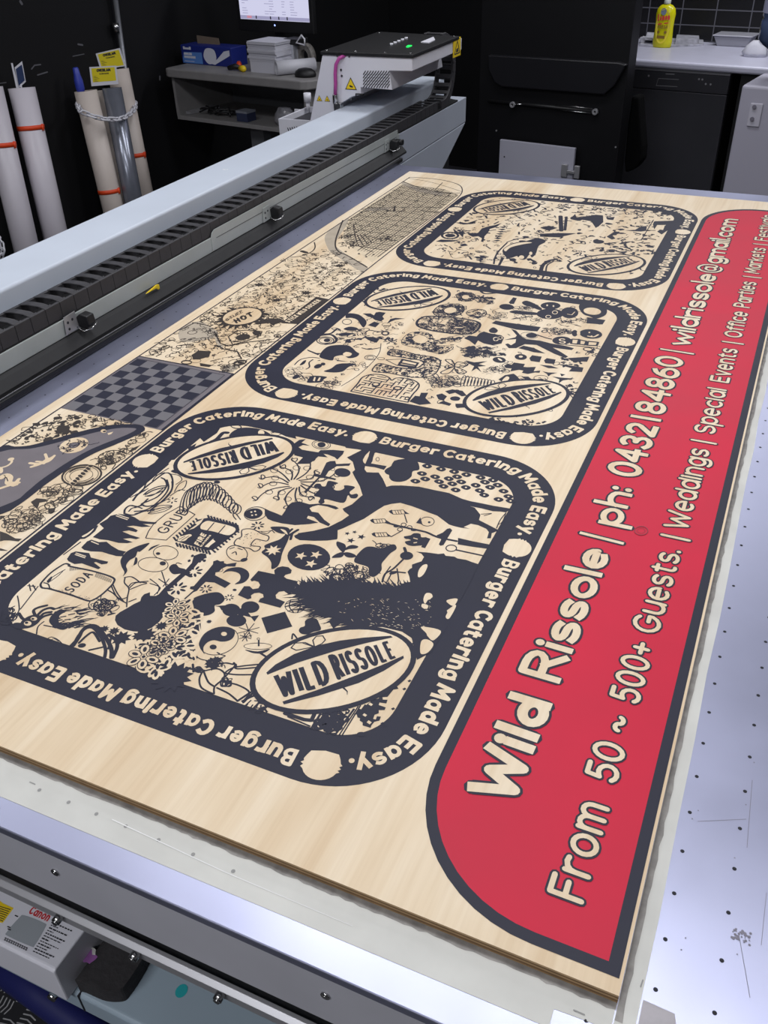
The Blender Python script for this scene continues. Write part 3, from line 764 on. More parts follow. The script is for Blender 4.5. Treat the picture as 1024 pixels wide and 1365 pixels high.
# flowers and mandala band
band = T('a5:110,640 200,585 268,565 260,600 320,650 345,700 348,768 b1:435,150 440,225 380,260 410,330 430,395 410,415 270,395 185,520 60,480 0,468 0,310 120,262 200,228 300,185 200,115 195,75')
d.poly(band, 2)
rn = random.Random(19); n_ = 0
while n_ < 190:
    c_ = (rn.uniform(min(p[0] for p in band), max(p[0] for p in band)), rn.uniform(min(p[1] for p in band), max(p[1] for p in band)))
    if not inside(c_, band): continue
    n_ += 1; r_ = rn.choice((.0028, .0035, .0045, .0065)); an = rn.uniform(0, 180)
    W.poly(ell(c_[0], c_[1], r_ * 1.5, r_ * .8, n=10, rot=an), 3)
    if r_ > .004: d.poly(ell(c_[0], c_[1], r_ * .8, r_ * .35, n=8, rot=an), 4)
for p, r in (('b1:255,258', .017), ('b1:60,390', .018), ('b1:275,45', .013), ('b1:290,125', .014), ('b1:190,310', .015), ('b1:165,345', .011)):
    c_ = T(p)[0]
    for q in range(6):
        a_ = q * PI / 3; p_ = (c_[0] + r * .72 * cos(a_), c_[1] + r * .72 * sin(a_)); W.poly(ell(p_[0], p_[1], r * .5, r * .34, n=12, rot=math.degrees(a_)), 5); d.line(ell(p_[0], p_[1], r * .5, r * .34, n=12, rot=math.degrees(a_)), .0010, 6, closed=True); d.poly(ell(p_[0], p_[1], r * .26, r * .14, n=8, rot=math.degrees(a_)), 6)
    W.disc(c_, r * .3, 5, 10); d.disc(c_, r * .14, 6, 8)
Ln('b1:360,262 350,300 400,360 440,400 500,415', .0014); Ln('b1:0,305 120,285 140,240 200,215', .0014)
# hanging ropes / balloons
for s in ('460,490 440,540 455,600 530,640', '470,490 500,560 540,590', '470,485 560,470 610,500 600,540 545,590 540,640', '610,500 690,510 800,510', '610,500 680,460 840,440', '680,450 700,470 840,460', '590,440 620,430 670,440', '600,560 700,580 780,630 740,690', '560,600 640,640 700,690', '545,590 620,520 690,440'): Ln('b1:' + s, .0024)
for s in ('350,460 380,470 440,480', '395,440 400,490', '500,430 560,400', '520,450 600,430', '675,430 690,450', '700,690 790,630', '740,700 800,640'): Ln('b1:' + s, .0030)
scribble(d, T('b1:480,410 560,390 600,440 500,470'), 22, (.003, .008), .0014, 15, kinds='lbs'); scribble(d, T('b1:620,520 660,540 640,580 600,570'), 9, (.003, .006), .0014, 16, kinds='co'); scribble(d, T('b1:760,660 900,700 900,760 760,730'), 18, (.003, .009), .0015, 17, kinds='lr')
scribble(d, T('b1:420,470 470,470 460,500 420,500'), 8, (.003, .005), .0014, 18, kinds='co')
d.poly(star(T('b1:255,525')[0], .026, 13, .7), 2)
# people in dark suits
D('a4:48,540 75,500 108,488 200,500 212,530 270,545 300,552 330,558 322,572 285,577 245,560 232,565 278,600 262,610 200,588 150,570 100,575 58,555', False)
D('a4:145,462 185,420 215,408 265,425 318,422 352,450 400,478 452,490 436,505 430,522 385,520 330,505 290,492 265,490 210,488 165,478', False)
D('a4:225,390 262,360 300,330 268,300 322,268 345,245 400,232 470,240 510,255 545,278 600,285 662,290 650,302 565,300 622,318 560,322 500,312 455,318 500,328 532,345 520,357 470,345 425,352 480,375 547,396 520,405 480,398 430,402 497,425 460,432 400,430 330,412 270,405', False)
for s in ('392,236 468,262', '385,246 460,272', '110,500 175,522', '105,510 170,532', '215,420 262,440'): W.line(T('a4:' + s), .0018, 3)
D('a4:130,405 160,370 200,350 245,310 262,312 240,350 205,380 170,402', False); Wd('a4:150,385 190,362 232,332 205,365 165,390', True, 3); Ln('a4:25,510 140,425', .0022); Ln('a4:50,470 75,450', .0016)
D('a4:612,433 560,442 500,465 450,495 415,545 420,590 440,630 430,658 460,622 452,585 475,550 515,525 530,490 550,488'); D('a4:500,585 490,590 525,570 528,535 515,530 510,550')
Re('a4:722,498', 87, 50, 5, 3); Re('a4:636,578', 105, 51, 5, 3); De('a4:670,503', 15, 9); De('a4:702,570', 21, 14); D('a4:603,486 625,458 682,440 640,464')
# label with capitals
Ln('a4:585,397 605,350 640,300 720,235 822,180 922,237 725,411', .0016, False, closed=True)
def put(txt, base0, base1, top, w, ink=None, lv=2, cap_end='r', xh=.6):
    """lettering on a traced baseline: base0->base1, height towards top (all traced points)"""
    a, b, t_ = T(base0)[0], T(base1)[0], T(top)[0]
    ex = (b[0] - a[0], b[1] - a[1]); L = math.hypot(*ex); ex = (ex[0] / L, ex[1] / L); up = (t_[0] - a[0], t_[1] - a[1]); h = math.hypot(*up); up = (up[0] / h, up[1] / h)
    write(ink or d, txt, h, w, lambda u, v: (a[0] + ex[0] * u + up[0] * v, a[1] + ex[1] * u + up[1] * v), lv, xh, .14, 1, L, cap_end)
put('GRUB', 'a4:722,372', 'a4:888,215', 'a4:650,350', .0026)
# match box with capitals, striped frame
D('a5:172,160 330,14 400,2 604,52 612,88 440,218 388,226', False)
for i in range(9):
    x, y = 160 + i * 19, 140 - i * 16; d.line(T('a5:%f,%f %f,%f' % (x, y - 6, x + 22, y + 22)), .0030, 2, cap='b')
for i in range(11):
    x, y = 178 + i * 22, 178 + i * 5.4; d.line(T('a5:%f,%f %f,%f' % (x, y - 6, x + 14, y + 22)), .0030, 2, cap='b')
for i in range(9):
    x, y = 440 + i * 20, 228 - i * 17; d.line(T('a5:%f,%f %f,%f' % (x - 20, y - 12, x + 8, y + 12)), .0030, 2, cap='b')
for i in range(10):
    x, y = 400 + i * 21, 2 + i * 6; d.line(T('a5:%f,%f %f,%f' % (x - 6, y - 18, x + 8, y + 10)), .0030, 2, cap='b')
Wd('a5:345,75 352,48 385,26 430,30 580,72 540,122 440,98 370,85'); d.line(T('a5:438,38 395,88'), .0018, 4); d.line(T('a5:512,58 470,106'), .0018, 4)
Wd('a5:190,160 200,135 230,125 272,115 285,125 262,140 240,160 215,163'); Wd('a5:262,88 320,50 305,38 345,20 360,10 372,0 350,35 335,50 300,75', False)
for s in ('200,150 240,130', '215,158 265,128'): d.line(T('a5:' + s), .0012, 4)
put('FIRE', 'a5:336,196', 'a5:388,118', 'a5:300,180', .0026, W, 3); put('BURGERS', 'a5:352,203', 'a5:420,122', 'a5:338,200', .0010, W, 3); Wd('a5:372,200 438,140 430,150 448,165 415,190 400,205', False, 3)
# dog and ball outlines
Ln('a5:630,85 700,80 760,110 810,130 800,160 760,155 720,150 690,190 750,200 745,220 715,232 680,212 640,205 600,195 575,180 590,150 625,130', .0018, closed=True); Re('a5:594,245', 76, 55, 6, 15); De('a5:642,290', 25, 12, -15); Ln('a5:560,245 585,235 590,255', .0016); Ln('a5:545,215 575,205', .0016); Ln('a5:600,210 630,220', .0016)
scribble(d, T('a5:600,150 700,90 780,140 700,210 620,190'), 26, (.0015, .003), .001, 21, kinds='d'); Ln('a5:760,100 800,110 830,90 850,105', .0015); Ln('a5:740,95 800,95 840,85', .0012)
# jar with capitals
Ln('a8:285,222 278,200 300,170 350,120 420,72 452,60 475,68 480,78 640,112 770,155 775,190 740,230 690,275 630,310 590,310 480,272 340,232 310,228', .0030, closed=True)
Ln('a8:300,190 330,200 340,228', .0020); Ln('a8:330,170 400,125 445,100', .0014); Ln('a8:345,180 400,140 430,110', .0012); D('a8:320,180 350,148 355,160 335,190')
put('SODA', 'a8:490,262', 'a8:640,135', 'a8:432,236', .0024)
for i in range(10): Ln('a8:%f,%f %f,%f' % (480 + i * 9, 80 + i * 2, 478 + i * 9, 108 - i), .0008, False)
for i in range(14): Ln('a8:%f,%f %f,%f' % (660 + i * 8, 122 + i * 3.5, 650 + i * 8, 150 + i * 3), .0008, False)
scribble(d, T('a8:345,215 500,265 620,290 600,305 480,270 340,230'), 40, (.001, .002), .0008, 22, kinds='d')
# spider, hairy head, bow, web
De('a8:208,455', 78, 38, -25); De('a8:130,485', 45, 22, 10); We('a8:190,468', 26, 16); We('a8:232,436', 22, 13); De('a8:182,464', 12, 8, 0, 4); De('a8:225,438', 10, 7, 0, 4)
for s in ('240,410 230,380 260,360 320,345', '250,420 290,380 340,362 370,370', '270,430 300,400 350,390', '260,450 300,420 350,405', '130,400 150,430 170,445', '110,470 85,480'): Ln('a8:' + s, .0042)
for s in ('120,280 130,340 125,390 60,470', '260,215 140,370', '225,205 245,240', '200,200 210,245', '190,210 240,215', '250,540 260,490 300,455', '300,480 350,490', '100,350 40,380 20,420'): Ln('a8:' + s, .0018)
scribble(d, T('a8:20,380 60,350 120,400 60,470 20,430'), 24, (.003, .010), .0013, 23, kinds='lc')
hd = T('a8:350,460 370,390 450,345 520,330 600,380 640,430 560,490 440,515 380,500')
rn = random.Random(4)
for _ in range(75):
    t = rn.uniform(-30, 50); x, y = rn.uniform(360, 560), rn.uniform(360, 500); L = rn.uniform(50, 120)
    d.line(T('a8:%f,%f %f,%f %f,%f' % (x, y, x + L * .5, y - L * .10 - t * .2, x + L, y - L * .12 - t * .5)), .0024, 2, sm=True, w1=.0005)
D('a8:335,450 365,400 420,370 440,400 400,440 420,480 470,490 430,512 370,492'); Wd('a8:405,420 440,395 500,385 525,400 510,425 470,445 490,460 450,455 425,440', True, 3)
for s in ('415,425 450,420', '470,410 510,402', '445,445 480,440'): d.line(T('a8:' + s), .0020, 4)
for p, rx, ry in (('a8:690,320', 45, 20), ('a8:740,335', 50, 22), ('a8:700,360', 55, 22), ('a8:775,365', 45, 20), ('a8:700,395', 40, 20)): Re(p, rx, ry, 5, -20)
scribble(d, T('a8:630,330 720,300 820,350 790,410 670,410'), 24, (.004, .012), .0013, 24, kinds='lc')
for s in ('865,355 870,290 880,230 850,190 855,155', '880,230 930,190 1000,190', '870,290 820,300 770,260 735,240', '865,330 800,290 760,210', '880,215 910,190 1010,180', '880,320 930,300', '850,155 900,150 960,190', '770,200 800,260 845,320', '1000,195 950,210 890,235'): Ln('a8:' + s, .0019)
for s in ('a5:0,420 60,470 50,520', 'a5:80,370 100,430 110,470', 'a5:130,420 90,470', 'a5:0,450 70,480 30,530', 'a5:60,420 120,460'): Ln(s, .0016)
# big wheel at the near edge
for s, w in (('500,620 540,560 560,520 600,485 660,490 720,560 760,640 760,700', .0055), ('515,590 545,540 590,500 640,500 690,560 720,640 715,700', .0045), ('740,545 790,580 800,630 770,700', .0050), ('540,600 600,545 640,530 680,590', .0035), ('610,650 700,630', .0030), ('480,620 520,580', .003), ('740,640 760,560', .003)): Ln('a8:' + s, w)
De('a8:560,618', 28, 15, -10)
for p, r in (('a8:712,505', .007), ('a8:780,520', .008), ('a8:828,568', .014), ('a8:950,552', .010), ('a8:998,545', .014)): d.poly(star(T(p)[0], r, 9, .6), 2)
Ln('a8:320,575 350,560 390,575 420,600', .0012); Ln('a8:340,585 370,572 400,590', .0010)
# chilli and leaves at the left edge
for s, w in (('0,530 60,470 130,415 200,365 240,370 258,420 245,490 180,560 90,590 45,575 90,555 160,520 215,455 205,410 180,395', .0030), ('60,510 100,480 160,455 210,450', .0026), ('70,520 120,515 190,470', .0022), ('0,640 60,620 150,580 240,530', .0016), ('0,600 60,580', .0022), ('90,640 150,590 250,585 210,620 130,640 90,640', .0016), ('270,490 300,440 350,415 340,460 300,485', .0016), ('250,370 300,380 320,410 280,440', .0016), ('240,520 300,480 340,480', .0018), ('100,630 170,605 240,590', .0010), ('60,470 100,400 200,360', .0022), ('120,415 150,380 230,330', .0020)): Ln('a1:' + s, w)
for s, w in (('440,230 445,200 480,175 540,180 600,130', .0032), ('440,230 500,240 570,215 640,205', .0032), ('470,215 490,195 530,185 560,195', .0024), ('510,215 600,200 690,130 740,60 730,0', .0030), ('600,215 690,150 760,70 765,10', .0024), ('585,100 640,70 720,50', .0030), ('590,110 650,95 700,75', .0024), ('605,225 660,215 760,180 640,200', .0016), ('500,140 530,100 580,70', .0036), ('480,120 540,90 600,60', .0020)): Ln('a4:' + s, w)
flower(d, T('a1:255,550')[0], .009, 6)
for s in ('a1:430,110 500,80 590,40 560,90 500,130 470,150', 'a1:360,190 420,160 400,200 370,215'): D(s, False)
D('a1:655,90 700,62 760,52 840,60 900,82 920,105 800,108 655,118'); De('a1:862,86', 28, 18, 20); We('a1:862,88', 22, 18, 10); Ln('a1:520,150 560,130 600,90 632,88', .0080); Ln('a1:610,160 628,185', .0024); Re('a1:690,45', 40, 16, 8, 10); Ln('a1:930,90 980,80 1024,100', .0022); Ln('a1:930,100 980,105 1010,85', .0018)
Wd('a1:228,300 250,275 280,272 262,305', False, 3); D('a1:245,350 270,340 285,365 262,360')
D('a2:165,30 40,20 0,30 60,40 110,62 180,78', False)
# coiled spring
for i in range(17):
    t = i / 16.; x = 345 + 350 * t; y = 555 - 95 * sin(PI * min(1, t * 1.05)) + 50 * t; ry = 88 * (1 - .62 * t); rx = 30
    e = T(' '.join('a1:%f,%f' % p for p in ell(x, y + 5, rx, ry, 95, 420, n=16, rot=18)))
    d.line(e, .0026 if i % 2 else .0017, 2, sm=False)
De('a1:810,640', 62, 36, -8); Re('a1:822,640', 80, 48, 6, -8); Ln('a1:680,610 670,650 690,680', .0018); Ln('a1:690,640 720,680', .0018); De('a1:560,425', 22, 10)
for x, y in ((795, 630), (820, 625), (800, 652), (826, 648)): We('a1:%d,%d' % (x, y), 7, 5)
# swirling flower of curls
cx_, cy_ = 393, 645
for i in range(15):
    a = 2 * PI * i / 15; ex, ey = cos(a), sin(a)
    L = 50 + 12 * sin(i * 2.3); tip = (cx_ + L * ex * 1.02, cy_ + L * ey * .62)
    q = []
    for j in range(9):
        t = j / 8; wob = 9 * sin(t * 3.0); q.append((cx_ + 9 * ex + (L - 9) * ex * t * 1.02 - wob * ey, cy_ + 6 * ey + (L - 9) * ey * t * .62 + wob * ex * .6))
    q += [(tip[0] - ey * 5 + 4 * cos(a + 1.2 + u), tip[1] + ex * 3 + 3 * sin(a + 1.2 + u)) for u in (0, 1.2, 2.4, 3.6, 4.6)]
    if inside(bd(tip[0], tip[1], 'p'), T('p:300,640 420,560 470,620 470,660 420,690 330,690')): d.line([bd(x, y, 'p') for x, y in q], .0028, 2, sm=True, w1=.0016)
    m_ = (cx_ + L * .62 * ex - 6 * ey, cy_ + L * .40 * ey + 4 * ex); d.line([bd(x, y, 'p') for x, y in ell(m_[0], m_[1], 5, 3, n=10)], .0012, 2, closed=True)
# pixel steps and column drawing at the near right
Wd('b4:490,412 560,410 670,352 660,338 720,290 745,262 742,240 800,160 880,10 870,0 830,0', False, 2) if False else None
D('b4:455,270 480,262 500,228 520,235 545,200 555,205 600,170 640,160 650,140 690,118 720,100 735,90 760,70 775,95 740,100 700,150 665,152 668,168 700,170 692,195 645,188 640,205 688,222 680,240 640,240 640,262 612,272 602,300 620,305 628,282 655,285 645,312 610,320 590,345 585,362 530,345 530,325 510,312 512,295 495,290 490,270', False)
for x, y, w_, h_ in ((585, 202, 16, 12), (545, 275, 16, 12), (575, 325, 18, 14)): Wd('b4:%d,%d %d,%d %d,%d %d,%d' % (x - w_, y, x - 4, y - h_, x + w_, y, x + 4, y + h_), False, 4)
for x, y in ((815, 95), (738, 230), (850, 40), (682, 345), (665, 330)): D('b4:%d,%d %d,%d %d,%d %d,%d' % (x - 14, y, x + 4, y - 9, x + 14, y + 2, x - 4, y + 11), False)
De('b4:520,405', 30, 16)
for s, w in (('180,365 240,270', .0030), ('200,372 260,275', .0020), ('345,405 470,235', .0026), ('370,410 500,215', .0016), ('390,412 515,210', .0016), ('250,270 430,240', .0016), ('20,285 170,350', .0020), ('0,262 130,305 180,310 200,270', .0050)): Ln('b4:' + s, w, False)
scribble(d, T('b4:215,360 260,275 440,240 350,395'), 60, (.003, .009), .0017, 31, kinds='oclb')
for r_ in (40, 26, 13): Re('b4:300,365', r_, r_ * .8, 7)
Re('b4:332,298', 26, 20, 5); Re('b4:332,298', 14, 11, 5)
finish(pan, g, dk, wk, d)

# ---- middle tray
pan, g, dk, wk = tray(1)
d = Ink(); W = g
D('c1:630,195 700,200 745,228 762,258 742,290 720,270 700,240 660,225 620,225'); Re('c1:628,252', 34, 20, 5)
D('c1:735,195 790,195 812,208 825,188 850,184 893,190 870,215 882,232 862,248 820,240 800,225 770,215', False); D('c1:770,275 815,250 852,262 822,290', False)
D('c1:900,265 925,232 960,225 1024,230 960,238 930,250', False)
D('c1:440,490 460,450 500,420 560,410 630,412 665,430 690,455 712,470 690,492 640,500 600,480 545,490 530,515 480,508')
Wd('c1:600,472 625,458 660,468 650,485 620,488', True, 3)
D('c1:470,590 520,570 560,542 620,535 690,540 640,560 600,590 540,598'); D('c1:545,490 560,520 640,525 560,512', False)
Re('c1:480,380', 62, 28, 7); Re('c1:480,380', 45, 20, 5); De('c1:492,378', 22, 12); Ln('c1:450,345 520,340 555,370 540,395 480,405', .0060); Ln('c1:470,335 520,330 560,300 580,310', .005)
D('c1:355,440 420,465 450,465 430,480 360,450', False); De('c1:430,555', 28, 14, -15); De('c1:465,540', 16, 10)
D('c1:355,660 380,625 420,620 490,628 470,645 450,665 400,668 365,668'); Wd('c1:395,655 405,630 415,630 408,658', False, 3); Wd('c1:425,655 438,632 450,632 440,655', False, 3)
Ln('c1:270,545 310,510 380,495 440,500', .0026); D('c1:305,548 330,520 350,515 335,540'); Ln('c1:350,575 372,560 370,530 395,510', .003); De('c1:280,628', 26, 12, -20); Ln('c1:240,610 290,600 330,630 340,650', .0016)
D('c1:605,300 650,285 700,295 690,310 640,312'); D('c1:560,335 610,325 680,330 640,345 590,350', False); D('c1:740,355 800,355 850,370 830,395 790,385', False); Ln('c1:610,378 660,372 720,370 760,350', .004); Ln('c1:750,330 780,310 840,320', .003); Re('c1:890,330', 28, 16, 10); Ln('c1:730,430 780,440 850,430', .003)
Re('c1:788,496', 42, 18, 5); Re('c1:788,496', 26, 10, 4); Ln('c1:860,400 850,460 800,530 700,620 590,690', .0016)
scribble(d, T('c1:480,650 560,630 590,660 520,710 440,690'), 22, (.004, .010), .0011, 41, kinds='lc'); scribble(d, T('c1:520,300 760,300 900,350 740,420 560,400'), 34, (.004, .012), .0016, 42, kinds='lbc'); scribble(d, T('c1:640,520 760,520 740,570 620,620 560,620'), 14, (.003, .008), .0012, 43, kinds='lc'); scribble(d, T('c1:880,270 1020,250 960,310 900,310'), 14, (.004, .010), .0010, 44, kinds='lc'); scribble(d, T('c1:180,590 250,560 350,600 360,650 250,650'), 18, (.004, .012), .001, 45, kinds='lc')
# maze capitals  B U R G E R climbing to the far side
def maze(poly, seed, n=90):
    d.line(poly, .0030, 2, closed=True); rn_ = random.Random(seed); xs = [p[0] for p in poly]; ys = [p[1] for p in poly]; st = .0085; x = min(xs)
    while x < max(xs):
        y = min(ys)
        while y < max(ys):
            if inside((x, y), poly):
                q = (x + st, y) if rn_.random() < .5 else (x, y + st)
                if inside(q, poly): d.line([(x, y), q], .0026, 2, cap='r')
            y += st
        x += st
mb_ = spline(T('c2:90,675 140,620 170,580 230,560 300,562 350,580 370,600 400,585 460,585 520,600 555,625 550,655 510,700 480,750'), False, 3)
maze(mb_, 1); De('c2:262,630', 30, 14, 0, 4); We('c2:262,628', 18, 8, 0, 5); De('c2:410,655', 32, 14, 0, 4); We('c2:410,655', 18, 7, 0, 5)
def outl(s, w=.004, seed=0, n=40, kinds='lcd', size=(.003, .008)):
    p = T(s); d.line(p, w, 2, closed=True, sm=True); scribble(d, p, n, size, .0014, seed, kinds=kinds); return p
outl('c2:345,425 370,390 450,400 560,430 650,440 700,465 695,510 660,560 590,580 480,575 350,550 245,540 250,510 290,485 400,510 520,520 570,500 590,480 560,462 450,445', .003, 51, 330, 'cldb', (.002, .006))
D('c2:405,500 440,452 560,480 530,520', False); Wd('c2:430,490 450,465 540,485 525,505', False, 3); Ln('c2:425,480 530,500', .005, False, 4); Ln('c2:330,460 410,500', .0022, False); Ln('c2:330,460 435,455', .0022, False)
outl('c2:440,350 450,310 500,275 580,270 640,290 660,330 700,320 850,290 830,325 720,340 640,360 790,370 720,420 620,400 560,380 500,370', .0016, 52, 230, 'lbcd', (.003, .008)); We('c2:565,320', 50, 28, 5, 3)
pgl = outl('c2:545,225 550,190 600,165 700,165 860,180 970,210 940,270 860,285 700,270 600,250', .0055, 53, 480, 'cld', (.002, .006)); Wd('c2:675,200 700,175 735,185 760,180 735,220 700,215', False, 3); d.line(T('c2:680,200 700,180 720,188 700,208'), .0016, 4, closed=True); Wd('c2:800,235 860,238 850,244 800,243', False, 3)
outl('c2:655,130 690,95 760,78 840,85 865,110 850,140 790,165 720,165 670,155', .0026, 54, 200, 'cl', (.003, .007)); We('c2:770,122', 42, 20, -5, 3)
outl('c2:880,135 930,115 1000,120 1015,150 960,175 900,160', .0022, 55, 50, 'l', (.003, .007)); D('c2:900,155 980,165 1010,150 960,178', False)
outl('c2:810,20 850,0 920,5 940,35 900,60 840,55', .002, 56, 150, 'cl', (.003, .006)); We('c2:875,32', 25, 14, 0, 3); scribble(d, T('c3:130,70 250,80 230,130 150,120'), 40, (.004, .010), .002, 57, kinds='lrb')
# bird, bomb, dancer, smilies and friends
D('c3:45,365 80,345 130,352 150,330 180,318 220,330 300,345 318,360 300,400 240,412 180,400 140,380 120,410 100,395 80,380', False)
for x in (250, 270, 290): Re('c3:%d,%d' % (x, 385 - (x - 250) * .5), 12, 16, 3, 0, 4)
W.ring(TE('c3:262,370', 20, 14), TE('c3:262,370', 14, 9), 3); W.ring(TE('c3:292,362', 16, 12), TE('c3:292,362', 10, 8), 3)
D('c3:215,308 245,290 275,310 260,328 225,325'); D('c3:232,262 260,245 400,265 568,288 545,318 400,305', False)
D('c3:365,300 400,312 440,355 470,370 560,380 640,400 730,415 795,432 780,445 700,435 650,428 700,455 755,490 735,500 660,470 600,440 540,410 460,405 400,432 350,432 325,405 345,400 365,412 395,395 400,370 320,375 395,358 405,345', False)
D('c3:415,432 450,415 520,430 600,468 520,460 480,448', False); De('c3:505,345', 38, 17); Ln('c3:540,340 600,360 640,370', .0040); Re('c3:490,345', 60, 22, 3, 5)
De('c3:712,380', 65, 28); put('S', 'c3:690,400', 'c3:740,402', 'c3:690,365', .0035, W, 3); De('c3:910,335', 78, 32, 5); W.line(T('c3:890,350 930,355 960,340'), .004, 3, sm=True); De('c3:800,330', 20, 22); We('c3:826,330', 12, 14); We('c3:900,325', 6, 5); We('c3:915,352', 7, 6)
for s in ('780,370 830,372 820,405 775,400', '835,375 880,385 870,410 830,405', '890,385 960,392 950,415 885,412'): d.line(T('c3:' + s), .0045, 2, closed=True)
Ln('c3:740,410 900,425 980,440', .003); De('c3:890,440', 35, 14, 5); We('c3:890,440', 26, 9, 5)
De('c3:635,142', 68, 25); We('c3:612,140', 6, 6); We('c3:655,145', 6, 6); De('c3:632,198', 92, 36); De('c3:765,190', 60, 38); D('c3:440,120 470,108 520,125 575,160 560,172 500,150 460,140'); D('c3:355,185 400,175 545,190 540,205 420,200')
W.ring(TE('c3:665,188', 20, 13), TE('c3:665,188', 15, 9), 3); W.ring(TE('c3:620,218', 20, 12), TE('c3:620,218', 15, 8), 3); W.line(T('c3:750,200 780,205 800,185'), .002, 3)
De('c3:335,150', 50, 20, 3); D('c3:350,120 380,85 405,90 385,130 360,130', False); Ln('c3:160,45 190,60 260,55', .006); D('c3:830,160 850,130 1000,150 1015,200 950,230 900,215 860,200'); We('c3:920,180', 60, 24, 5); De('c3:925,175', 26, 13); D('c3:885,220 1010,240 990,270 880,262', False)
scribble(d, T('c3:360,200 560,210 740,250 700,275 540,250 370,225'), 20, (.006, .016), .0011, 61, kinds='l'); scribble(d, T('c3:400,140 520,145 500,175 390,170'), 22, (.004, .009), .001, 62, kinds='lc'); scribble(d, T('c3:220,180 350,190 330,240 220,240'), 20, (.004, .010), .001, 63, kinds='lc'); scribble(d, T('c3:580,290 780,300 760,345 600,330'), 40, (.004, .009), .0012, 64, kinds='lco'); scribble(d, T('c3:690,235 880,230 860,265 720,270'), 16, (.006, .014), .0013, 65, kinds='l')
De('c3:432,492', 42, 20, 3); We('c3:432,490', 14, 7); De('c3:285,512', 45, 20, 5); We('c3:290,510', 18, 6, 30); D('c3:490,500 510,480 575,490 560,528 500,520', False); D('c3:590,515 610,500 670,510 660,540 600,535', False)
D('c3:318,550 345,540 370,545 385,530 460,540 450,560 480,562 535,560 520,590 565,585 560,600 530,598 480,608 440,600 450,585 420,580 360,590 370,570 330,568', False)
for s in ('580,590 620,598 680,600 640,610 620,625 610,608', '645,625 700,632 800,640 720,652 690,672 695,645', '700,605 710,625 735,612'): D('c3:' + s, False)
D('c3:750,500 900,490 885,525 780,520', False); D('c3:680,540 740,545 860,565 850,595 760,590 780,570', False); scribble(d, T('c3:700,500 840,500 850,560 720,560'), 26, (.004, .009), .002, 66, kinds='bd'); D('c3:560,545 640,552 690,570 620,568', False)
for s in ('c4:235,95 175,55 190,48 220,55', 'c4:235,95 260,65 325,80 300,98', 'c4:235,98 150,130 150,145 200,140', 'c4:238,98 315,130 290,145 255,140'): d.line(T(s), .0026, 2, closed=True, sm=True)
scribble(d, T('c4:150,140 180,60 310,80 310,140'), 16, (.004, .009), .0016, 67, kinds='l'); D('c4:310,55 370,68 460,60 400,80 450,92 395,98 420,135 385,110 350,130 370,95 330,75', False)
scribble(d, T('c4:50,190 100,160 270,165 270,230 90,235'), 70, (.004, .010), .0012, 68, kinds='lc')
for i in range(10):
    t = i / 9.; e = T(' '.join('c4:%f,%f' % p for p in ell(295 + 200 * t, 195 + 15 * t, 14, 40 * (1 - .5 * t), 95, 420, n=12, rot=18))); d.line(e, .0017, 2)
D('c4:110,290 150,280 185,300 160,330 125,320', False); D('c4:170,265 220,252 290,262 320,295 285,300 240,275 200,285', False); D('c4:125,345 160,330 215,350 200,365', False); De('c4:240,315', 35, 15); D('c4:240,350 300,350 330,330 320,375 250,380', False)
D('c4:535,185 580,155 640,145 660,160 690,195 640,200 560,200', False); D('c4:690,165 740,165 775,195 745,200', False); Wd('c4:560,195 590,165 610,175 590,198', True, 3); scribble(d, T('c4:470,100 560,95 590,130 500,150'), 26, (.004, .009), .001, 69, kinds='lc'); Re('c4:825,175', 50, 20, 4); scribble(d, T('c4:790,165 860,165 860,190 790,190'), 12, (.002, .005), .0014, 70, kinds='lr')
mid = rrect(IX0 + .012, IX1 - .012, IY0 + .012 + PITCH, IY1 - .012 + PITCH, .05); scribble(d, mid, 150, (.003, .009), .0013, 58, kinds='lcl')
scribble(d, T('c2:850,395 1000,380 1010,430 880,450'), 50, (.004, .012), .0014, 71, kinds='lbr'); scribble(d, T('c3:60,420 240,430 330,480 200,490 80,470'), 46, (.004, .014), .0012, 72, kinds='lrb'); scribble(d, T('c3:0,240 140,260 120,330 0,330'), 70, (.003, .008), .0014, 73, kinds='lcr')
scribble(d, T('c3:740,690 830,660 790,760 730,740'), 18, (.004, .010), .002, 74, kinds='lb'); scribble(d, T('c3:900,440 960,420 930,500 905,480'), 12, (.004, .008), .002, 75, kinds='lc'); scribble(d, T('c1:870,360 960,370 960,410 880,410'), 16, (.004, .010), .0016, 76, kinds='lr'); scribble(d, T('c1:800,20 1000,20 860,100 720,150'), 26, (.004, .012), .003, 77, kinds='bl')
D('c2:490,745 530,705 560,710 570,685 620,685 600,720 640,760 560,768', False)
scribble(d, T('c4:420,440 560,460 600,480 480,470'), 10, (.003, .008), .002, 78, kinds='lb'); scribble(d, T('c4:620,470 720,460 900,470 820,500 660,500'), 20, (.003, .008), .0025, 79, kinds='lb', lv=2)
finish(pan, g, dk, wk, d)

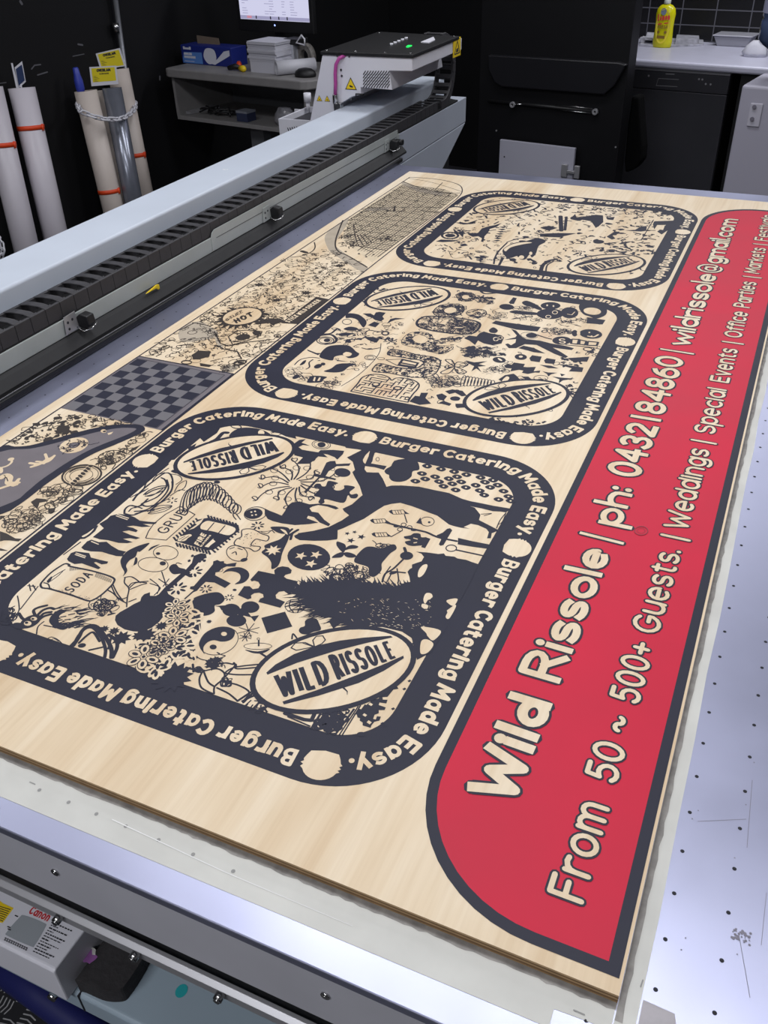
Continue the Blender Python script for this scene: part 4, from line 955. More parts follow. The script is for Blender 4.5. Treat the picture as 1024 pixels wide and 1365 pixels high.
# ---- far tray
pan, g, dk, wk = tray(2)
d = Ink(); W = g
D('d1:355,340 400,350 440,345 470,310 520,295 570,285 620,270 580,300 530,315 515,345 490,370 480,415 462,410 470,385 440,370 400,375 370,360', False)
D('d1:625,480 660,445 720,420 800,408 880,385 940,395 950,415 900,445 880,500 850,530 830,510 800,545 760,545 740,520 690,535 650,525', True); Wd('d1:640,465 700,432 790,415 850,420 780,432 690,455 650,485', True, 3); We('d1:840,500', 12, 12); We('d1:770,530', 20, 14); Ln('d1:560,580 570,530 600,480 660,420', .0045); D('d1:590,590 620,530 640,535 610,590', False); Ln('d1:660,415 760,385 900,385', .004)
D('d2:205,165 240,130 250,155 320,145 380,135 430,140 432,185 400,215 380,225 350,180 290,170 250,175', False)
D('d2:455,285 500,255 540,250 545,262 495,278 515,298 490,305', False); D('d2:580,242 650,238 690,215 730,212 725,245 690,250 640,248', False); De('d2:400,320', 38, 13); D('d2:440,330 545,320 470,338', False); D('d2:560,322 640,315 590,330', False); Ln('d2:690,310 775,170', .0026, False); D('d2:780,180 910,175 890,230 830,270 800,250 860,205 800,205 780,235 770,200', False)
Wd('d2:800,215 850,215 840,240 805,235', False, 3); Ln('d2:140,145 145,245', .012, False); Ln('d2:180,150 170,240', .008, False); Ln('d2:140,195 180,195', .006, False); D('d2:0,265 120,260 250,262 130,290 0,285', False); D('d2:0,225 60,210 120,225 60,245', False); D('d2:450,155 510,150 500,172 460,168', False)
D('d1:250,310 290,340 320,330 300,295 335,340 325,380 300,355 260,340', False); d.ring(TE('d1:228,365', 70, 28), TE('d1:228,365', 52, 20), 2); De('d1:228,365', 38, 13); D('d1:120,410 160,395 250,400 320,395 240,412 170,415', False); D('d1:260,265 360,270 440,245 400,275 330,282', False)
d.line(spline(T('d1:230,510 225,490 260,490 290,470 330,480 365,490 350,520 300,535 250,535'), True), .0016, 2, closed=True); Ln('d2:5,520 20,480 60,450 110,440', .010); Ln('d2:40,520 50,480 90,455', .004)
flo = rrect(IX0 + .01, IX1 - .01, IY0 + .01 + 2 * PITCH, IY1 - .01 + 2 * PITCH, .05)
scribble(d, flo, 330, (.004, .014), .0028, 81, kinds='lbr'); scribble(d, flo, 300, (.003, .009), .0020, 82, kinds='lcd')
scribble(d, T('d2:500,320 760,320 800,400 600,420 300,380'), 60, (.005, .012), .003, 83, kinds='rb'); scribble(d, T('d2:0,70 400,110 780,140 740,110 380,80'), 50, (.006, .014), .0022, 84, kinds='lr')
for i in range(6): D('d1:%d,%d %d,%d %d,%d' % (450, 515 + i * 11, 505, 518 + i * 11, 455, 523 + i * 11), False)
for i in range(7): D('d1:%d,%d %d,%d %d,%d %d,%d' % (600 - i * 8, 300 + i * 17, 640 - i * 8, 296 + i * 17, 660 - i * 8, 302 + i * 17, 630 - i * 8, 308 + i * 17), False)
scribble(d, T('d2:780,60 860,110 900,150 820,160 760,130'), 16, (.006, .016), .004, 85, kinds='bl')
finish(pan, g, dk, wk, d)

# ------------------------------------------------------------------ the long narrow print along the left edge
SX0, SX1 = .0285, .2600
strip = spline([(.0300, 2.331), (.107, 2.337), (.170, 2.322), (.222, 2.285), (.252, 2.216), (.260, 2.14)], False)
sp = [(SX0, .09), (SX1, .09)] + strip[::-1]
k = Ink(); k.poly(sp, 0); stp = k.build('strip_artwork', MT['wood'], sheet)
f = Ink(); f.line(sp, .0032, 2, closed=True); f.build('strip_outline', MT['ink'], stp)
# street map at the far end
d = Ink(); rn = random.Random(9)
class WS:
    def poly(s, *a, **k): q = Ink(); a = (a[0], 1.1) + a[2:]; q.poly(*a, **k); q.build('map_wash', MT['wash'], stp)
ws = WS()
ws.poly(T('b8:590,30 640,5 620,60 560,150 552,195 640,262 765,335 735,370 640,320 540,250 500,215 480,120'), 1, True)
Ln('b8:600,20 572,90 552,150 550,200 575,235 640,265 765,340', .0042); Ln('b8:405,170 410,205 385,235 320,262 245,272', .0034); Ln('b8:320,230 350,240', .012)
mapreg = [(.034, 1.86), (.10, 1.69), (.25, 1.56), (.256, 2.13), (.252, 2.19), (.19, 2.235), (.034, 2.25)]
def mapline(p, q, w):
    n_ = 24; run = []
    for j in range(n_ + 1):
        t = j / n_; c = (p[0] + (q[0] - p[0]) * t, p[1] + (q[1] - p[1]) * t)
        if inside(c, mapreg): run.append(c)
        else:
            if len(run) > 1: d.line(run, w, 2, cap='b')
            run = []
    if len(run) > 1: d.line(run, w, 2, cap='b')
mapw = Ink(); mapw.poly(mapreg, .4)
for j in range(46): y = 1.66 + j * .013; mapline((.03, y + .012), (.26, y - .006), .0030 if j % 3 else .0050)
for j in range(26): x = .036 + j * .0088; mapline((x, 1.6), (x + .012, 2.26), .0014 if j % 4 else .0030)
for _ in range(520):
    x, y = rn.uniform(.034, .25), rn.uniform(1.72, 2.23)
    if inside((x, y), mapreg): d.line([(x, y), (x + rn.uniform(.002, .008), y + rn.uniform(-.001, .001))], rn.uniform(.0012, .0032), 3, cap='b')
for s, w in (('310,255 440,238 870,240', .0030), ('300,268 440,262 860,272', .0022), ('545,230 540,265', .006), ('600,62 720,105 880,140 990,140', .0040), ('640,40 760,60 860,85 1000,130', .0018), ('870,70 820,118', .003), ('260,350 275,430 300,500 400,545', .0026), ('290,430 330,500', .003), ('310,425 360,490', .003), ('330,420 390,480', .0026), ('265,360 290,395 380,390', .002), ('345,505 480,430', .002)): Ln('m1:' + s, w)
for s in ('170,480 260,465 290,510 190,520', '160,430 265,420 270,440 165,450', '440,450 510,430 530,445 450,470'): scribble(d, T('m1:' + s), 30, (.003, .007), .0016, 91, kinds='r')
for x, y in ((210, 540), (300, 555), (350, 575), (400, 560), (200, 400), (225, 380)): De('m1:%d,%d' % (x, y), 8, 4)
ws.poly(T('m1:600,62 720,105 880,140 870,160 700,130 590,80'), 1); ws.poly(T('m1:350,245 520,238 500,258 330,262'), 1)
# field of tiny doodles
field = [(.035, .90), (.238, .905), (.255, .93), (.256, 1.12), (.222, 1.14), (.222, 1.31), (.256, 1.32), (.256, 1.50), (.20, 1.56), (.10, 1.62), (.06, 1.56), (.035, 1.50)]
scribble(d, field, 620, (.004, .013), .0012, 93, kinds='llc'); scribble(d, field, 100, (.003, .008), .0018, 94, kinds='lbr'); scribble(d, field, 110, (.002, .006), .0014, 95, kinds='cod')
for p, r in (('b8:350,515', .014), ('b8:30,460', .014), ('b8:580,330', .013), ('b8:150,565', .012)): d.poly(star(T(p)[0], r, 9, .55), 3)
# spiky round badge, bar with capitals, octagon
hc = (.1215, 1.146)
d.poly([(hc[0] + (.052 if i % 2 else .070 + .012 * sin(i * 5.)) * .86 * cos(i * PI / 22), hc[1] + (.052 if i % 2 else .066 + .010 * sin(i * 3.)) * sin(i * PI / 22)) for i in range(44)], 4)
kw = Ink(); kw.poly(ell(hc[0], hc[1], .041, .048, n=30), 5)
put('HOT', 'b7:385,318', 'b7:505,262', 'b7:362,290', .0052, d, 6); put('STUFF', 'b7:318,302', 'b7:432,236', 'b7:308,288', .0022, d, 6); Ln('b7:300,302 430,240', .0016, False, 6); Ln('b7:355,308 500,235', .0014, False, 6)
d.poly(T('b7:690,312 930,133 1018,150 800,318'), 4); d.poly(T('b7:590,285 680,280 718,300 650,318 640,332 610,312 500,322 560,290'), 4)
kt = Ink(); put('STICK WILD SUCKER', 'b7:745,312', 'b7:965,160', 'b7:715,300', .0030, kt, 5); kt.build('bar_lettering', MT['wood'], stp)
ws.poly(T('b7:235,380 255,385 275,455 300,470 275,485 245,440'), 2); ws.poly(T('b7:0,350 120,300 230,350 260,390 200,420 60,440 0,430'), 1, True)
for s, w in (('330,405 390,365 480,360 560,370 550,395 470,430 360,460 330,405', .0024), ('235,370 275,450 330,468 480,440 620,425', .0030), ('255,465 300,490 390,505 420,555', .0030), ('0,360 100,310 200,330', .0026), ('0,440 100,420 230,405', .0016), ('0,465 40,460 90,462', .004)): Ln('b7:' + s, w, False, 4)
De('b7:430,408', 50, 20, -8, 4); De('b7:525,380', 28, 16, 0, 4); Re('b7:410,582', 48, 18, 12, -10, 4); De('b7:412,582', 20, 7, 0, 4); Re('b7:665,400', 26, 12, 7, 0, 4); De('b7:665,402', 10, 5, 0, 4); D('b7:80,530 130,500 210,505 200,540 130,560 90,560', False, 4); D('b7:135,585 220,600 200,612 140,605', False, 4); Re('b7:45,580', 38, 15, 8, 0, 4); Re('b7:160,280', 26, 13, 4, 0, 4)
scribble(d, T('b7:300,600 410,600 360,650 300,650'), 24, (.003, .007), .0012, 96, kinds='lc'); ws.poly(T('b7:300,600 400,602 360,648 290,648'), 1)
# near end: mixed doodles, stamp, curly head
near1 = T('b5:60,170 130,110 230,40 290,0 b6:0,420 120,430 80,520 0,550 b5:300,140 150,165'); scribble(d, near1, 60, (.004, .012), .0016, 101, kinds='lbb'); scribble(d, near1, 50, (.003, .008), .0014, 102, kinds='cld')
scribble(d, T('b6:130,430 400,480 330,490 100,530'), 34, (.004, .012), .0012, 103, kinds='l')
for p, r in (('b5:320,130', .009), ('b5:440,90', .008)): d.poly(star(T(p)[0], r, 5), 3)
De('b5:430,60', 44, 24, 0, 3)
near2 = T('b5:960,90 1010,90 820,260 700,340 700,310 620,300 720,220 900,130'); scribble(d, near2, 60, (.004, .014), .0013, 104, kinds='llc'); D('b5:900,195 960,170 930,200 870,230', False); D('b5:965,95 1000,85 985,120', False)
Re('b5:558,378', 142, 74, 14, -8); Re('b5:558,378', 118, 60, 5, -8); Re('b5:555,378', 82, 42, 4, -8)
ws2 = T('b5:470,430 500,455 640,320 615,300'); kw.build('badge_face', MT['wood'], stp); kw = Ink(); kw.poly(ws2, 4); kw.build('stamp_band', MT['wood'], stp)
put('APPROVED', 'b5:502,452', 'b5:638,318', 'b5:478,436', .0042, d, 5)
for i in range(16):
    for s_ in (1, -1):
        p = TE('b5:557,378', 98, 51, -8, 72)[(8 + i if s_ > 0 else 44 + i)]; d.disc(p, .0017, 3, 6)
near3 = T('b5:260,490 430,440 560,465 480,540 330,640 280,600 330,560'); scribble(d, near3, 46, (.004, .014), .0012, 105, kinds='llc'); D('b5:330,605 380,600 370,630 400,615 330,640', False); D('b5:210,560 250,535 310,540 325,555 270,565 255,610 235,590', False); D('b5:275,500 310,485 320,492 290,505', False)
curl = T('b5:40,720 60,650 130,600 220,580 320,620 330,680 240,720 120,768 60,760')
scribble(d, curl, 60, (.004, .011), .0011, 106, kinds='cl'); Re('b5:140,700', 24, 16, 3); Re('b5:175,672', 22, 14, 3); De('b5:140,700', 5, 4); De('b5:175,672', 5, 4); Re('b5:275,675', 36, 22, 3)
D('s0:0,500 60,520 150,570 215,575 180,600 100,590 40,590 0,600', False); D('s0:0,665 80,690 0,690', False); D('s0:0,350 60,350 0,390', False)
nb = [(.05, .1), (.255, .1), (.255, .27), (.10, .27)]; scribble(d, nb, 70, (.005, .016), .0018, 107, kinds='lbc')
mapw.build('map_ground', MT['mapg'], stp); tag(d.build('doodles', MT['fine'], stp), kind='stuff')
# chess board
k = Ink(); k.poly([(.0285, .655), (.257, .655), (.257, .892), (.0285, .892)], 2); cb = k.build('chess_grid', MT['grey_ink'], stp)
k1, k2 = Ink(), Ink(); cw, chh = (.243 - .034) / 8, (.880 - .658) / 8
for a in range(8):
    for b in range(8):
        q = [(.034 + a * cw, .880 - (b + 1) * chh), (.034 + (a + 1) * cw, .880 - (b + 1) * chh), (.034 + (a + 1) * cw, .880 - b * chh), (.034 + a * cw, .880 - b * chh)]
        (k1 if (a + b) % 2 == 0 else k2).poly(q, 3)
k1.line([(.2445, .658), (.2445, .8815), (.0285, .8815)], .0012, 4, cap='b'); k1.line([(.257, .655), (.257, .892), (.0285, .892)], .003, 4, cap='b')
k1.build('dark_squares', MT['ink'], cb); k2.build('grey_squares', MT['grey_sq'], cb)
# long grey curving shape with pale creatures on it
snake = [(SX0, .487)] + T('b5:40,172 100,182 200,175 300,150 400,122 500,92 650,55 800,32 930,30 985,48 980,78 900,120 760,180 640,230 500,310 400,380 300,450 200,530 100,600 40,632') + [(.150, .300), (.120, .262), (SX0, .25)]
k = Ink(); k.poly(spline(snake[:-1], False, 3) + [snake[-1]], 3); sn = k.build('curved_shape', MT['ink'], stp)
sn_in = [(SX0, .470)] + T('b5:60,205 200,198 330,172 520,120 680,80 800,58 900,56 930,66 860,105 720,160 600,212 470,285 370,350 270,420 180,495 90,560') + [(.135, .312), (.105, .278), (SX0, .265)]
k = Ink(); k.poly(spline(sn_in[:-1], False, 3) + [sn_in[-1]], 4); k.build('grey_field', MT['grey_ink'], sn)
k, d = Ink(), Ink()
def pc():
    global k
    k.build('pale_creature', MT['wood'], sn); k = Ink()
k.ring(TE('b5:505,175', 102, 50, -14), TE('b5:505,175', 34, 17, -14), 5); scribble(d, TE('b5:455,185', 44, 30, 0), 16, (.003, .008), .0012, 110, lv=6, kinds='l'); scribble(d, TE('b5:565,160', 34, 24, 0), 12, (.003, .008), .0012, 111, lv=6, kinds='l'); d.ring(TE('b5:505,175', 38, 19, -14), TE('b5:505,175', 33, 16, -14), 6)
pc()
for s, w in (('205,296 270,300 330,265', .006), ('215,322 280,300 360,255', .006), ('310,235 320,270 300,300', .005), ('240,310 330,285 372,245', .005), ('250,285 300,290', .005)): k.line(T('b5:' + s), w, 5, sm=True)
pc()
for s, w in (('0,330 50,315 80,290 78,272', .004), ('10,395 40,380 65,395 60,430 100,440', .012), ('0,470 60,450 130,430', .006), ('130,405 90,450', .006)): k.line(T('b5:' + s), w, 5, sm=True)
k.disc(T('b5:76,270')[0], .0055, 5, 12); k.poly(TE('b5:5,345', 18, 22), 5); k.poly(T('b5:95,425 138,405 125,445 90,458'), 5); d.line(T('b5:30,400 45,395 55,420'), .0016, 6)
pc(); k.poly(TE('b5:708,78', 20, 12), 5); k.poly(T('b5:735,92 775,82 760,98 740,104'), 5); d.disc(T('b5:714,80')[0], .003, 6)
pc(); d.build('creature_lines', MT['ink'], sn)
# ================================================================== the flatbed printer
ZT = .908
MT['alu'] = mat('pale anodised aluminium', rgb(160, 163, 186), .40, .85, noise=.04, nscale=7, rvar=.10)
MT['alu_side'] = mat('grey aluminium edge', rgb(186, 186, 194), .5, .15, noise=.05, nscale=9)
MT['steel'] = mat('brushed steel', rgb(176, 176, 180), .35, .55)
MT['chrome'] = mat('bright bolt steel', rgb(190, 190, 190), .2, 1.)
MT['hole'] = mat('dark drilled hole', rgb(38, 38, 44), .8)
MT['paint'] = mat('pale blue grey machine paint', rgb(196, 204, 216), .45, noise=.03, nscale=6)
MT['panel_paint'] = mat('grey machine paint', rgb(168, 174, 186), .5, noise=.03, nscale=6)
MT['strip'] = mat('pale greenish cover strip', rgb(176, 182, 180), .4, .2, noise=.06, nscale=10)
MT['black'] = mat('black painted metal', rgb(20, 20, 22), .5)
MT['rubber'] = mat('black rubber', rgb(26, 26, 28), .7, noise=.2, nscale=40)
MT['chain'] = mat('dark grey nylon', rgb(52, 51, 54), .55, noise=.1, nscale=60)
MT['white_paint'] = mat('white machine paint', rgb(214, 214, 222), .4, noise=.02, nscale=8)
MT['yellow'] = mat('warning yellow', rgb(232, 200, 30), .5)
MT['tape'] = mat('pale masking tape', rgb(206, 206, 200), .6, noise=.06, nscale=18, spec=.25)
MT['edge_grey'] = mat('mottled grey', rgb(150, 147, 143), .8, noise=.25, nscale=70)

tbl = thing('vacuum_table', 'pale aluminium printer bed with rows of tiny holes, carrying the printed plywood', 'printer bed', (.9, 1.2, 0))
m = M(); m.box(-.62, 2.35, -.076, 2.512, ZT - .012, ZT); m.build('bed_plate', MT['alu'], tbl, bevel=.0016)
m = M(); m.box(-.60, 2.34, -.0745, 2.50, .810, ZT - .012); m.build('edge_rail', MT['alu_side'], tbl, bevel=.002)
m = M(); m.prism([(-.60, -.0805, .7800), (-.60, -.0745, .7845), (-.60, -.070, .7845), (-.60, -.070, .757), (-.60, -.0765, .757), (-.60, -.0765, .7780)], (2.94, 0, 0)); m.build('lower_rail', MT['steel'], tbl, bevel=.0008)
m = M(); m.box(-.58, 2.32, -.066, 2.48, .76, .812); m.build('under_frame', MT['black'], tbl)
m = M(); m.box(-.55, 2.30, .32, 2.40, .0, .775); m.build('base_cabinet', MT['black'], tbl)
hk = Ink(lambda x, y, h: Vector((x, y, ZT + h)))
for j in range(0, 23):
    for i in range(0, 53):
        y = .0243 + (i - 2) * .0485; x = 1.2277 + (j - 1) * .0488
        if y < -.06 or y > 2.49 or (j == 0 and y > -.01): continue
        hk.disc((x, y), .0021, 0, 10); hk.disc((x - .0003, y - .0004), .0011, 2, 6)
for i in range(-1, 51): hk.disc((-.0545, .0243 + i * .0485), .0018, 0, 8); hk.disc((.0 - .0045, .0243 + i * .0485), .0018, 0, 8) if i > 60 else None
hk.build('hole_pattern', MT['hole'], tbl)
k = Ink(lambda x, y, h: Vector((x, y, ZT + h)))
for s, w in (('1004,1090 1000,1060', .0010),): pass
def onT(u, v): p = onz(u, v, ZT); return (p.x, p.y)
for pts, w in (([(930, 1095), (995, 1092)], .0006), ([(1003, 1040), (996, 1130)], .0006), ([(985, 1245), (1000, 1330)], .0006), ([(1022, 1190), (1015, 1260)], .0005), ([(0, 1077), (0, 1078)], .0005)): k.line([onT(*p) for p in pts], w, 0, cap='b')
rn = random.Random(31); c0 = onT(988, 1248)
for _ in range(46): k.disc((c0[0] + rn.uniform(-.008, .008), c0[1] + rn.uniform(-.006, .006)), rn.uniform(.0005, .0016), 1, 6)
for _ in range(9):
    c = onT(rn.uniform(880, 1020), rn.uniform(900, 1350)); k.disc(c, .0008, 1, 6)
tag(k.build('scuffs', mat('grey scuff', rgb(128, 126, 138), .8), tbl), kind='stuff')
for x in (.618, .7225, .829, .935, 1.04): m = M(); m.cyl((x, -.0855, .7705), (x, -.0765, .7705), .0052, n=14); m.cyl((x, -.0875, .7705), (x, -.0855, .7705), .0040, n=6); m.build('bolt', MT['chrome'], tbl)
for x in (.638, .955, 1.27): m = M(); m.cyl((x, -.0765, .8635), (x, -.0742, .8635), .0048, n=16); m.cyl((x, -.0772, .8635), (x, -.0764, .8635), .0026, n=6); m.build('countersunk_screw', MT['chrome'], tbl)

# tape lying along the plywood, with the mottled grey band between board and tape
def strip_tape(name, label, pts, h=.00035):
    m = M(); m.prism([(x, y, ZT + .00002) for x, y in pts], (0, 0, h)); o = m.build(name, MT['tape'], loc=(pts[0][0], pts[0][1], ZT))
    return tag(o, label, 'tape', 'tape holding the plywood down')
def wob(a, b, n, amp, seed):
    r = random.Random(seed); return [(a[0] + (b[0] - a[0]) * i / n + r.uniform(-amp, amp) * (b[1] != a[1]), a[1] + (b[1] - a[1]) * i / n + r.uniform(-amp, amp) * (b[1] == a[1])) for i in range(n + 1)]
strip_tape('masking_tape', 'long pale tape strip along the red banner side of the plywood', [(1.2005, -.0205)] + wob((1.2185, -.0205), (1.2165, 2.43), 22, .0013, 1) + [(1.2005, 2.43)])
tf = strip_tape('masking_tape', 'wide pale tape strip along the near edge of the plywood', [(-.03, .0), (-.03, -.050)] + wob((-.03, -.050), (1.152, -.0425), 12, .0008, 2) + [(1.152, -.026), (1.1995, -.024), (1.1995, .0)])
strip_tape('masking_tape', 'pale tape strip on the bed between the plywood and the black gantry foot', [(-.0005, .0)] + [(-.0005, 2.40)] + wob((-.0105, 2.40), (-.0105, .0), 16, .0012, 3))
strip_tape('masking_tape', 'thin pale tape strip behind the far edge of the plywood', [(.0, 2.4005), (1.2, 2.4005)] + wob((1.2, 2.411), (.0, 2.409), 12, .0012, 4))
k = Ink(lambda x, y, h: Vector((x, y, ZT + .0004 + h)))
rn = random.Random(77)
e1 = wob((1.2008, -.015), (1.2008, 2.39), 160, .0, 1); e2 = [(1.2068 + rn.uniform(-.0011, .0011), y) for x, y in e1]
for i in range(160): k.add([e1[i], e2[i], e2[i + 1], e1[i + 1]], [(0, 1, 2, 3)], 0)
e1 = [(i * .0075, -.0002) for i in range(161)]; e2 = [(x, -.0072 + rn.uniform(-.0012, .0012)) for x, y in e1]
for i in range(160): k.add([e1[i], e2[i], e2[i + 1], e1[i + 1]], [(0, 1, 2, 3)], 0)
k.build('grey_band', MT['edge_grey'], tbl)  # grey strip with an uneven outer edge along two sides of the board
k = Ink(lambda x, y, h: Vector((x, y, ZT + .0005 + h)))
for x in (.585, .625, .662, .700, .741, .783, .83): k.disc((x, -.0235), .0022, 0, 10)
k.line([onT(*p) for p in ((40, 1043), (47, 1046))], .0012, 1); k.line([onT(*p) for p in ((765, 1347), (779, 1353))], .0012, 1); k.line([onT(*p) for p in ((857, 1307), (854, 1316))], .0012, 1)
tag(k.build('tape_specks', mat('tape speck', rgb(150, 150, 148), .8), tf), kind='stuff')
k = Ink(lambda x, y, h: Vector((x, y, ZT + .0005 + h))); k.line([onT(150, 1093), onT(300, 1163), onT(470, 1235)], .0012, 1, w1=.0005); k.build('tape_crease', mat('bright tape crease', rgb(232, 232, 230), .4), tf)
k = Ink(lambda x, y, h: Vector((x, y, ZT + h)))
k.poly([(1.2195, .0115), (1.2195, -.010), (1.252, -.010), (1.246, .0105)], 0)
k.build('worn_patch', mat('worn tape residue', rgb(176, 172, 176), .75, noise=.1, nscale=60), tbl)

# ------------------------------------------------------------------ gantry
GX = -.13
gan = thing('printer_gantry', 'long pale grey gantry beam with a black cable chain, spanning beside the plywood', 'printer gantry', (-.2, 1.3, .908))
YA, YB = -.75, 3.255
m = M(); m.prism([(-.205, YA, .985), (-.205, YA, 1.060), (-.209, YA, 1.064), (-.341, YA, 1.064), (-.345, YA, 1.060), (-.345, YA, .955), (-.215, YA, .955)], (0, YB - YA, 0)); m.build('beam', MT['paint'], gan, bevel=.003)
m = M(); m.prism([(-.132, YA, .93), (-.132, YA, .988), (-.150, YA, .990), (-.205, YA, .998), (-.215, YA, .998), (-.215, YA, .93)], (0, 3.22 - YA, 0)); m.build('chain_trough', MT['black'], gan)
m = M(); m.box(GX - .006, GX, YA, 2.62, .9495, .9855); m.build('cover_strip', MT['strip'], gan, bevel=.0015)
m = M(); m.prism([(GX, 1.418, .984), (GX, 1.424, .996), (GX, 1.436, 1.0015), (GX, 2.60, 1.0015), (GX, 2.60, .952), (GX, 1.418, .952)], (.002, 0, 0)); m.build('raised_cover', MT['strip'], gan)
m = M(); m.box(GX + .0022, GX + .0028, 1.44, 2.59, .9795, .9803); m.build('cover_groove', MT['hole'], gan)
m = M(); m.prism([(-.128, YA, .949), (-.120, YA, .944), (-.104, YA, .928), (-.104, YA, .9215), (-.21, YA, .9215), (-.21, YA, .949)], (0, 2.62 - YA, 0)); m.build('rubber_skirt', MT['rubber'], gan)
m = M(); m.box(-.21, -.0885, YA, 2.55, .9095, .9225); m.build('foot_bar', MT['black'], gan, bevel=.002)
m = M(); m.box(-.0985, -.0978, YA, 2.54, .9226, .9232); m.build('bright_line', MT['alu_side'], gan)
# cable chain: many links lying in the trough
cm = M(); y = -.74
cm.box(-.206, -.199, 0, .0418, .988, 1.0215); cm.box(-.140, -.133, 0, .0418, .988, 1.0215)
cm.prism([(-.203, .000, 1.0195), (-.203, .019, 1.0195), (-.185, .023, 1.0205), (-.155, .023, 1.0205), (-.136, .019, 1.0195), (-.136, .000, 1.0195), (-.155, .004, 1.0205), (-.185, .004, 1.0205)], (0, 0, .0028))
cm.m = 1; cm.box(-.1475, -.1445, .027, .0295, 1.016, 1.0195)
cm.v = [p + Vector((0, y, 0)) for p in cm.v]
ln0 = cm.build('chain_link', [MT['chain'], MT['white_paint']], gan, bevel=.0009, seg=1)
for i in range(1, 88):
    c_ = ln0.copy(); COL.objects.link(c_); c_.parent = gan; c_.location = (0, i * .0425, 0)
m = M(); m.box(-.197, -.143, -.74, 3.0, .990, .999); m.build('chain_floor', MT['black'], gan)
# the chain turns up and back at the far end
for i in range(11):
    cu = M()
    a = -PI / 2 + PI * i / 10; c = Vector((-.17, 3.06, 1.115)); r = .115
    p = c + Vector((0, r * cos(a), r * sin(a))); R_ = Matrix.Translation(p) @ Matrix.Rotation(a + PI / 2, 4, 'X')
    for q in ((-.037, -.029), (.029, .037)): cu.box(q[0], q[1], -.02, .02, -.016, .016, R_)
    cu.box(-.03, .03, -.008, .008, -.016, -.011, R_); cu.box(-.03, .03, -.008, .008, .011, .016, R_)
    cu.build('chain_link', MT['chain'], gan, bevel=.0012, seg=1)
# end shroud in two painted panels
xo = GX - .001
m = M(); m.prism([(xo, 2.618, .8805), (xo, 2.618, .9838), (xo, 3.317, .9828), (xo, 3.315, .8880)], (-.16, 0, 0)); m.build('end_panel', MT['panel_paint'], gan, bevel=.002)
m = M(); m.prism([(xo, 2.618, .8775), (xo, 3.314, .8850), (xo, 3.065, .768), (xo, 2.86, .70), (xo, 2.618, .70)], (-.16, 0, 0)); m.build('end_panel', MT['panel_paint'], gan, bevel=.002)
m = M(); m.box(GX - .012, GX + .004, 2.545, 2.617, .905, .952); m.build('end_bracket', MT['panel_paint'], gan, bevel=.002); m = M(); m.cyl((GX + .004, 2.58, .966), (GX + .03, 2.58, .966), .010, n=16); m.build('end_knob', MT['black'], gan)
m = M(); m.box(-.30, -.16, 2.52, 3.2, .60, .93); m.build('end_body', MT['black'], gan)
m = M(); m.box(-.30, -.16, -.70, -.2, .60, .93); m.build('end_body', MT['black'], gan)
# clips on the strip
for yc, zc in ((.904, .969), (1.706, .967), (2.522, .967)):
    m = M(); m.prism([(GX + .003, yc - .040, zc - .016), (GX + .003, yc - .036, zc + .022), (GX + .003, yc - .002, zc + .024), (GX + .003, yc + .002, zc - .014)], (.0016, 0, 0)); cp = m.build('clip_plate', MT['steel'] if yc < 1 else MT['strip'], gan, bevel=.0006)
    m = M()
    for a, b in ((-.028, .008), (-.014, .010), (-.028, -.006)): m.cyl((GX + .0042, yc + a, zc + b), (GX + .0050, yc + a, zc + b), .003, n=10)
    m.build('slot', MT['hole'], cp)
    m = M(); m.prism([(GX + .004, yc, zc - .013), (GX + .004, yc - .003, zc + .010), (GX + .014, yc - .002, zc + .018), (GX + .032, yc, zc + .014), (GX + .034, yc, zc - .004), (GX + .022, yc, zc - .016)], (0, .022, 0)); m.build('clip_body', MT['black'], gan, bevel=.0025)
    m = M(); m.tube([(GX + .005, yc - .006, zc - .010), (GX + .020, yc - .006, zc - .018), (GX + .036, yc + .004, zc - .012), (GX + .036, yc + .022, zc - .006)], .0016, 6); m.build('wire_catch', MT['chrome'], gan)
m = M(); c = onx(208, 385, GX + .016); m.prism([(c.x, c.y - .036, c.z + .001), (c.x, c.y + .006, c.z + .0075), (c.x, c.y + .014, c.z + .0055), (c.x, c.y + .015, c.z - .003), (c.x, c.y + .010, c.z - .006), (c.x, c.y + .002, c.z + .0)], (-.004, 0, 0)); m.build('yellow_tab', MT['yellow'], gan, bevel=.001)
k = Ink(lambda x, y, h: Vector((x, y, 1.064 + h))); 
c = onz(299, 226, 1.064); k.disc((c.x, c.y), .006, 0, 8, ry=.003); k.disc((c.x + .008, c.y + .003), .003, 0, 6)
c = onz(478, 146, 1.064); k.disc((c.x, c.y), .006, 0, 8, ry=.003)
k.build('beam_chip', mat('bright chip', rgb(238, 238, 238), .3), gan)

# ------------------------------------------------------------------ carriage on the beam
car = thing('print_carriage', 'white print head carriage with black lid and warning triangles on the gantry beam', 'print carriage', (-.26, 2.8, 1.064))
def fr(u, v, y=2.6): return ony(u, v, y)
yc = 2.6
# stepped front outline
body = [(-.407, 1.228), (-.070, 1.228), (-.070, 1.189), (-.155, 1.187), (-.145, 1.128), (-.265, 1.131), (-.265, 1.108), (-.300, 1.100), (-.352, 1.072), (-.352, .935), (-.50, .915), (-.478, 1.00)]
m = M(); m.prism([(x, yc, z) for x, z in body], (0, .48, 0)); m.build('housing', MT['white_paint'], car, bevel=.0022)
lid = M(); lid.prism([(-.412, yc - .006, 1.229), (-.065, yc - .006, 1.229), (-.065, yc + .44, 1.229), (-.42, yc + .50, 1.229)], (0, 0, .011)); ld = lid.build('lid', MT['black'], car, bevel=.002)
for x, y in ((-.395, 2.61), (-.285, 2.61), (-.175, 2.61), (-.08, 2.61), (-.08, 3.02), (-.40, 3.06)): m = M(); m.cyl((x, y, 1.240), (x, y, 1.2425), .0045, n=12); m.build('lid_screw', MT['chrome'], ld)
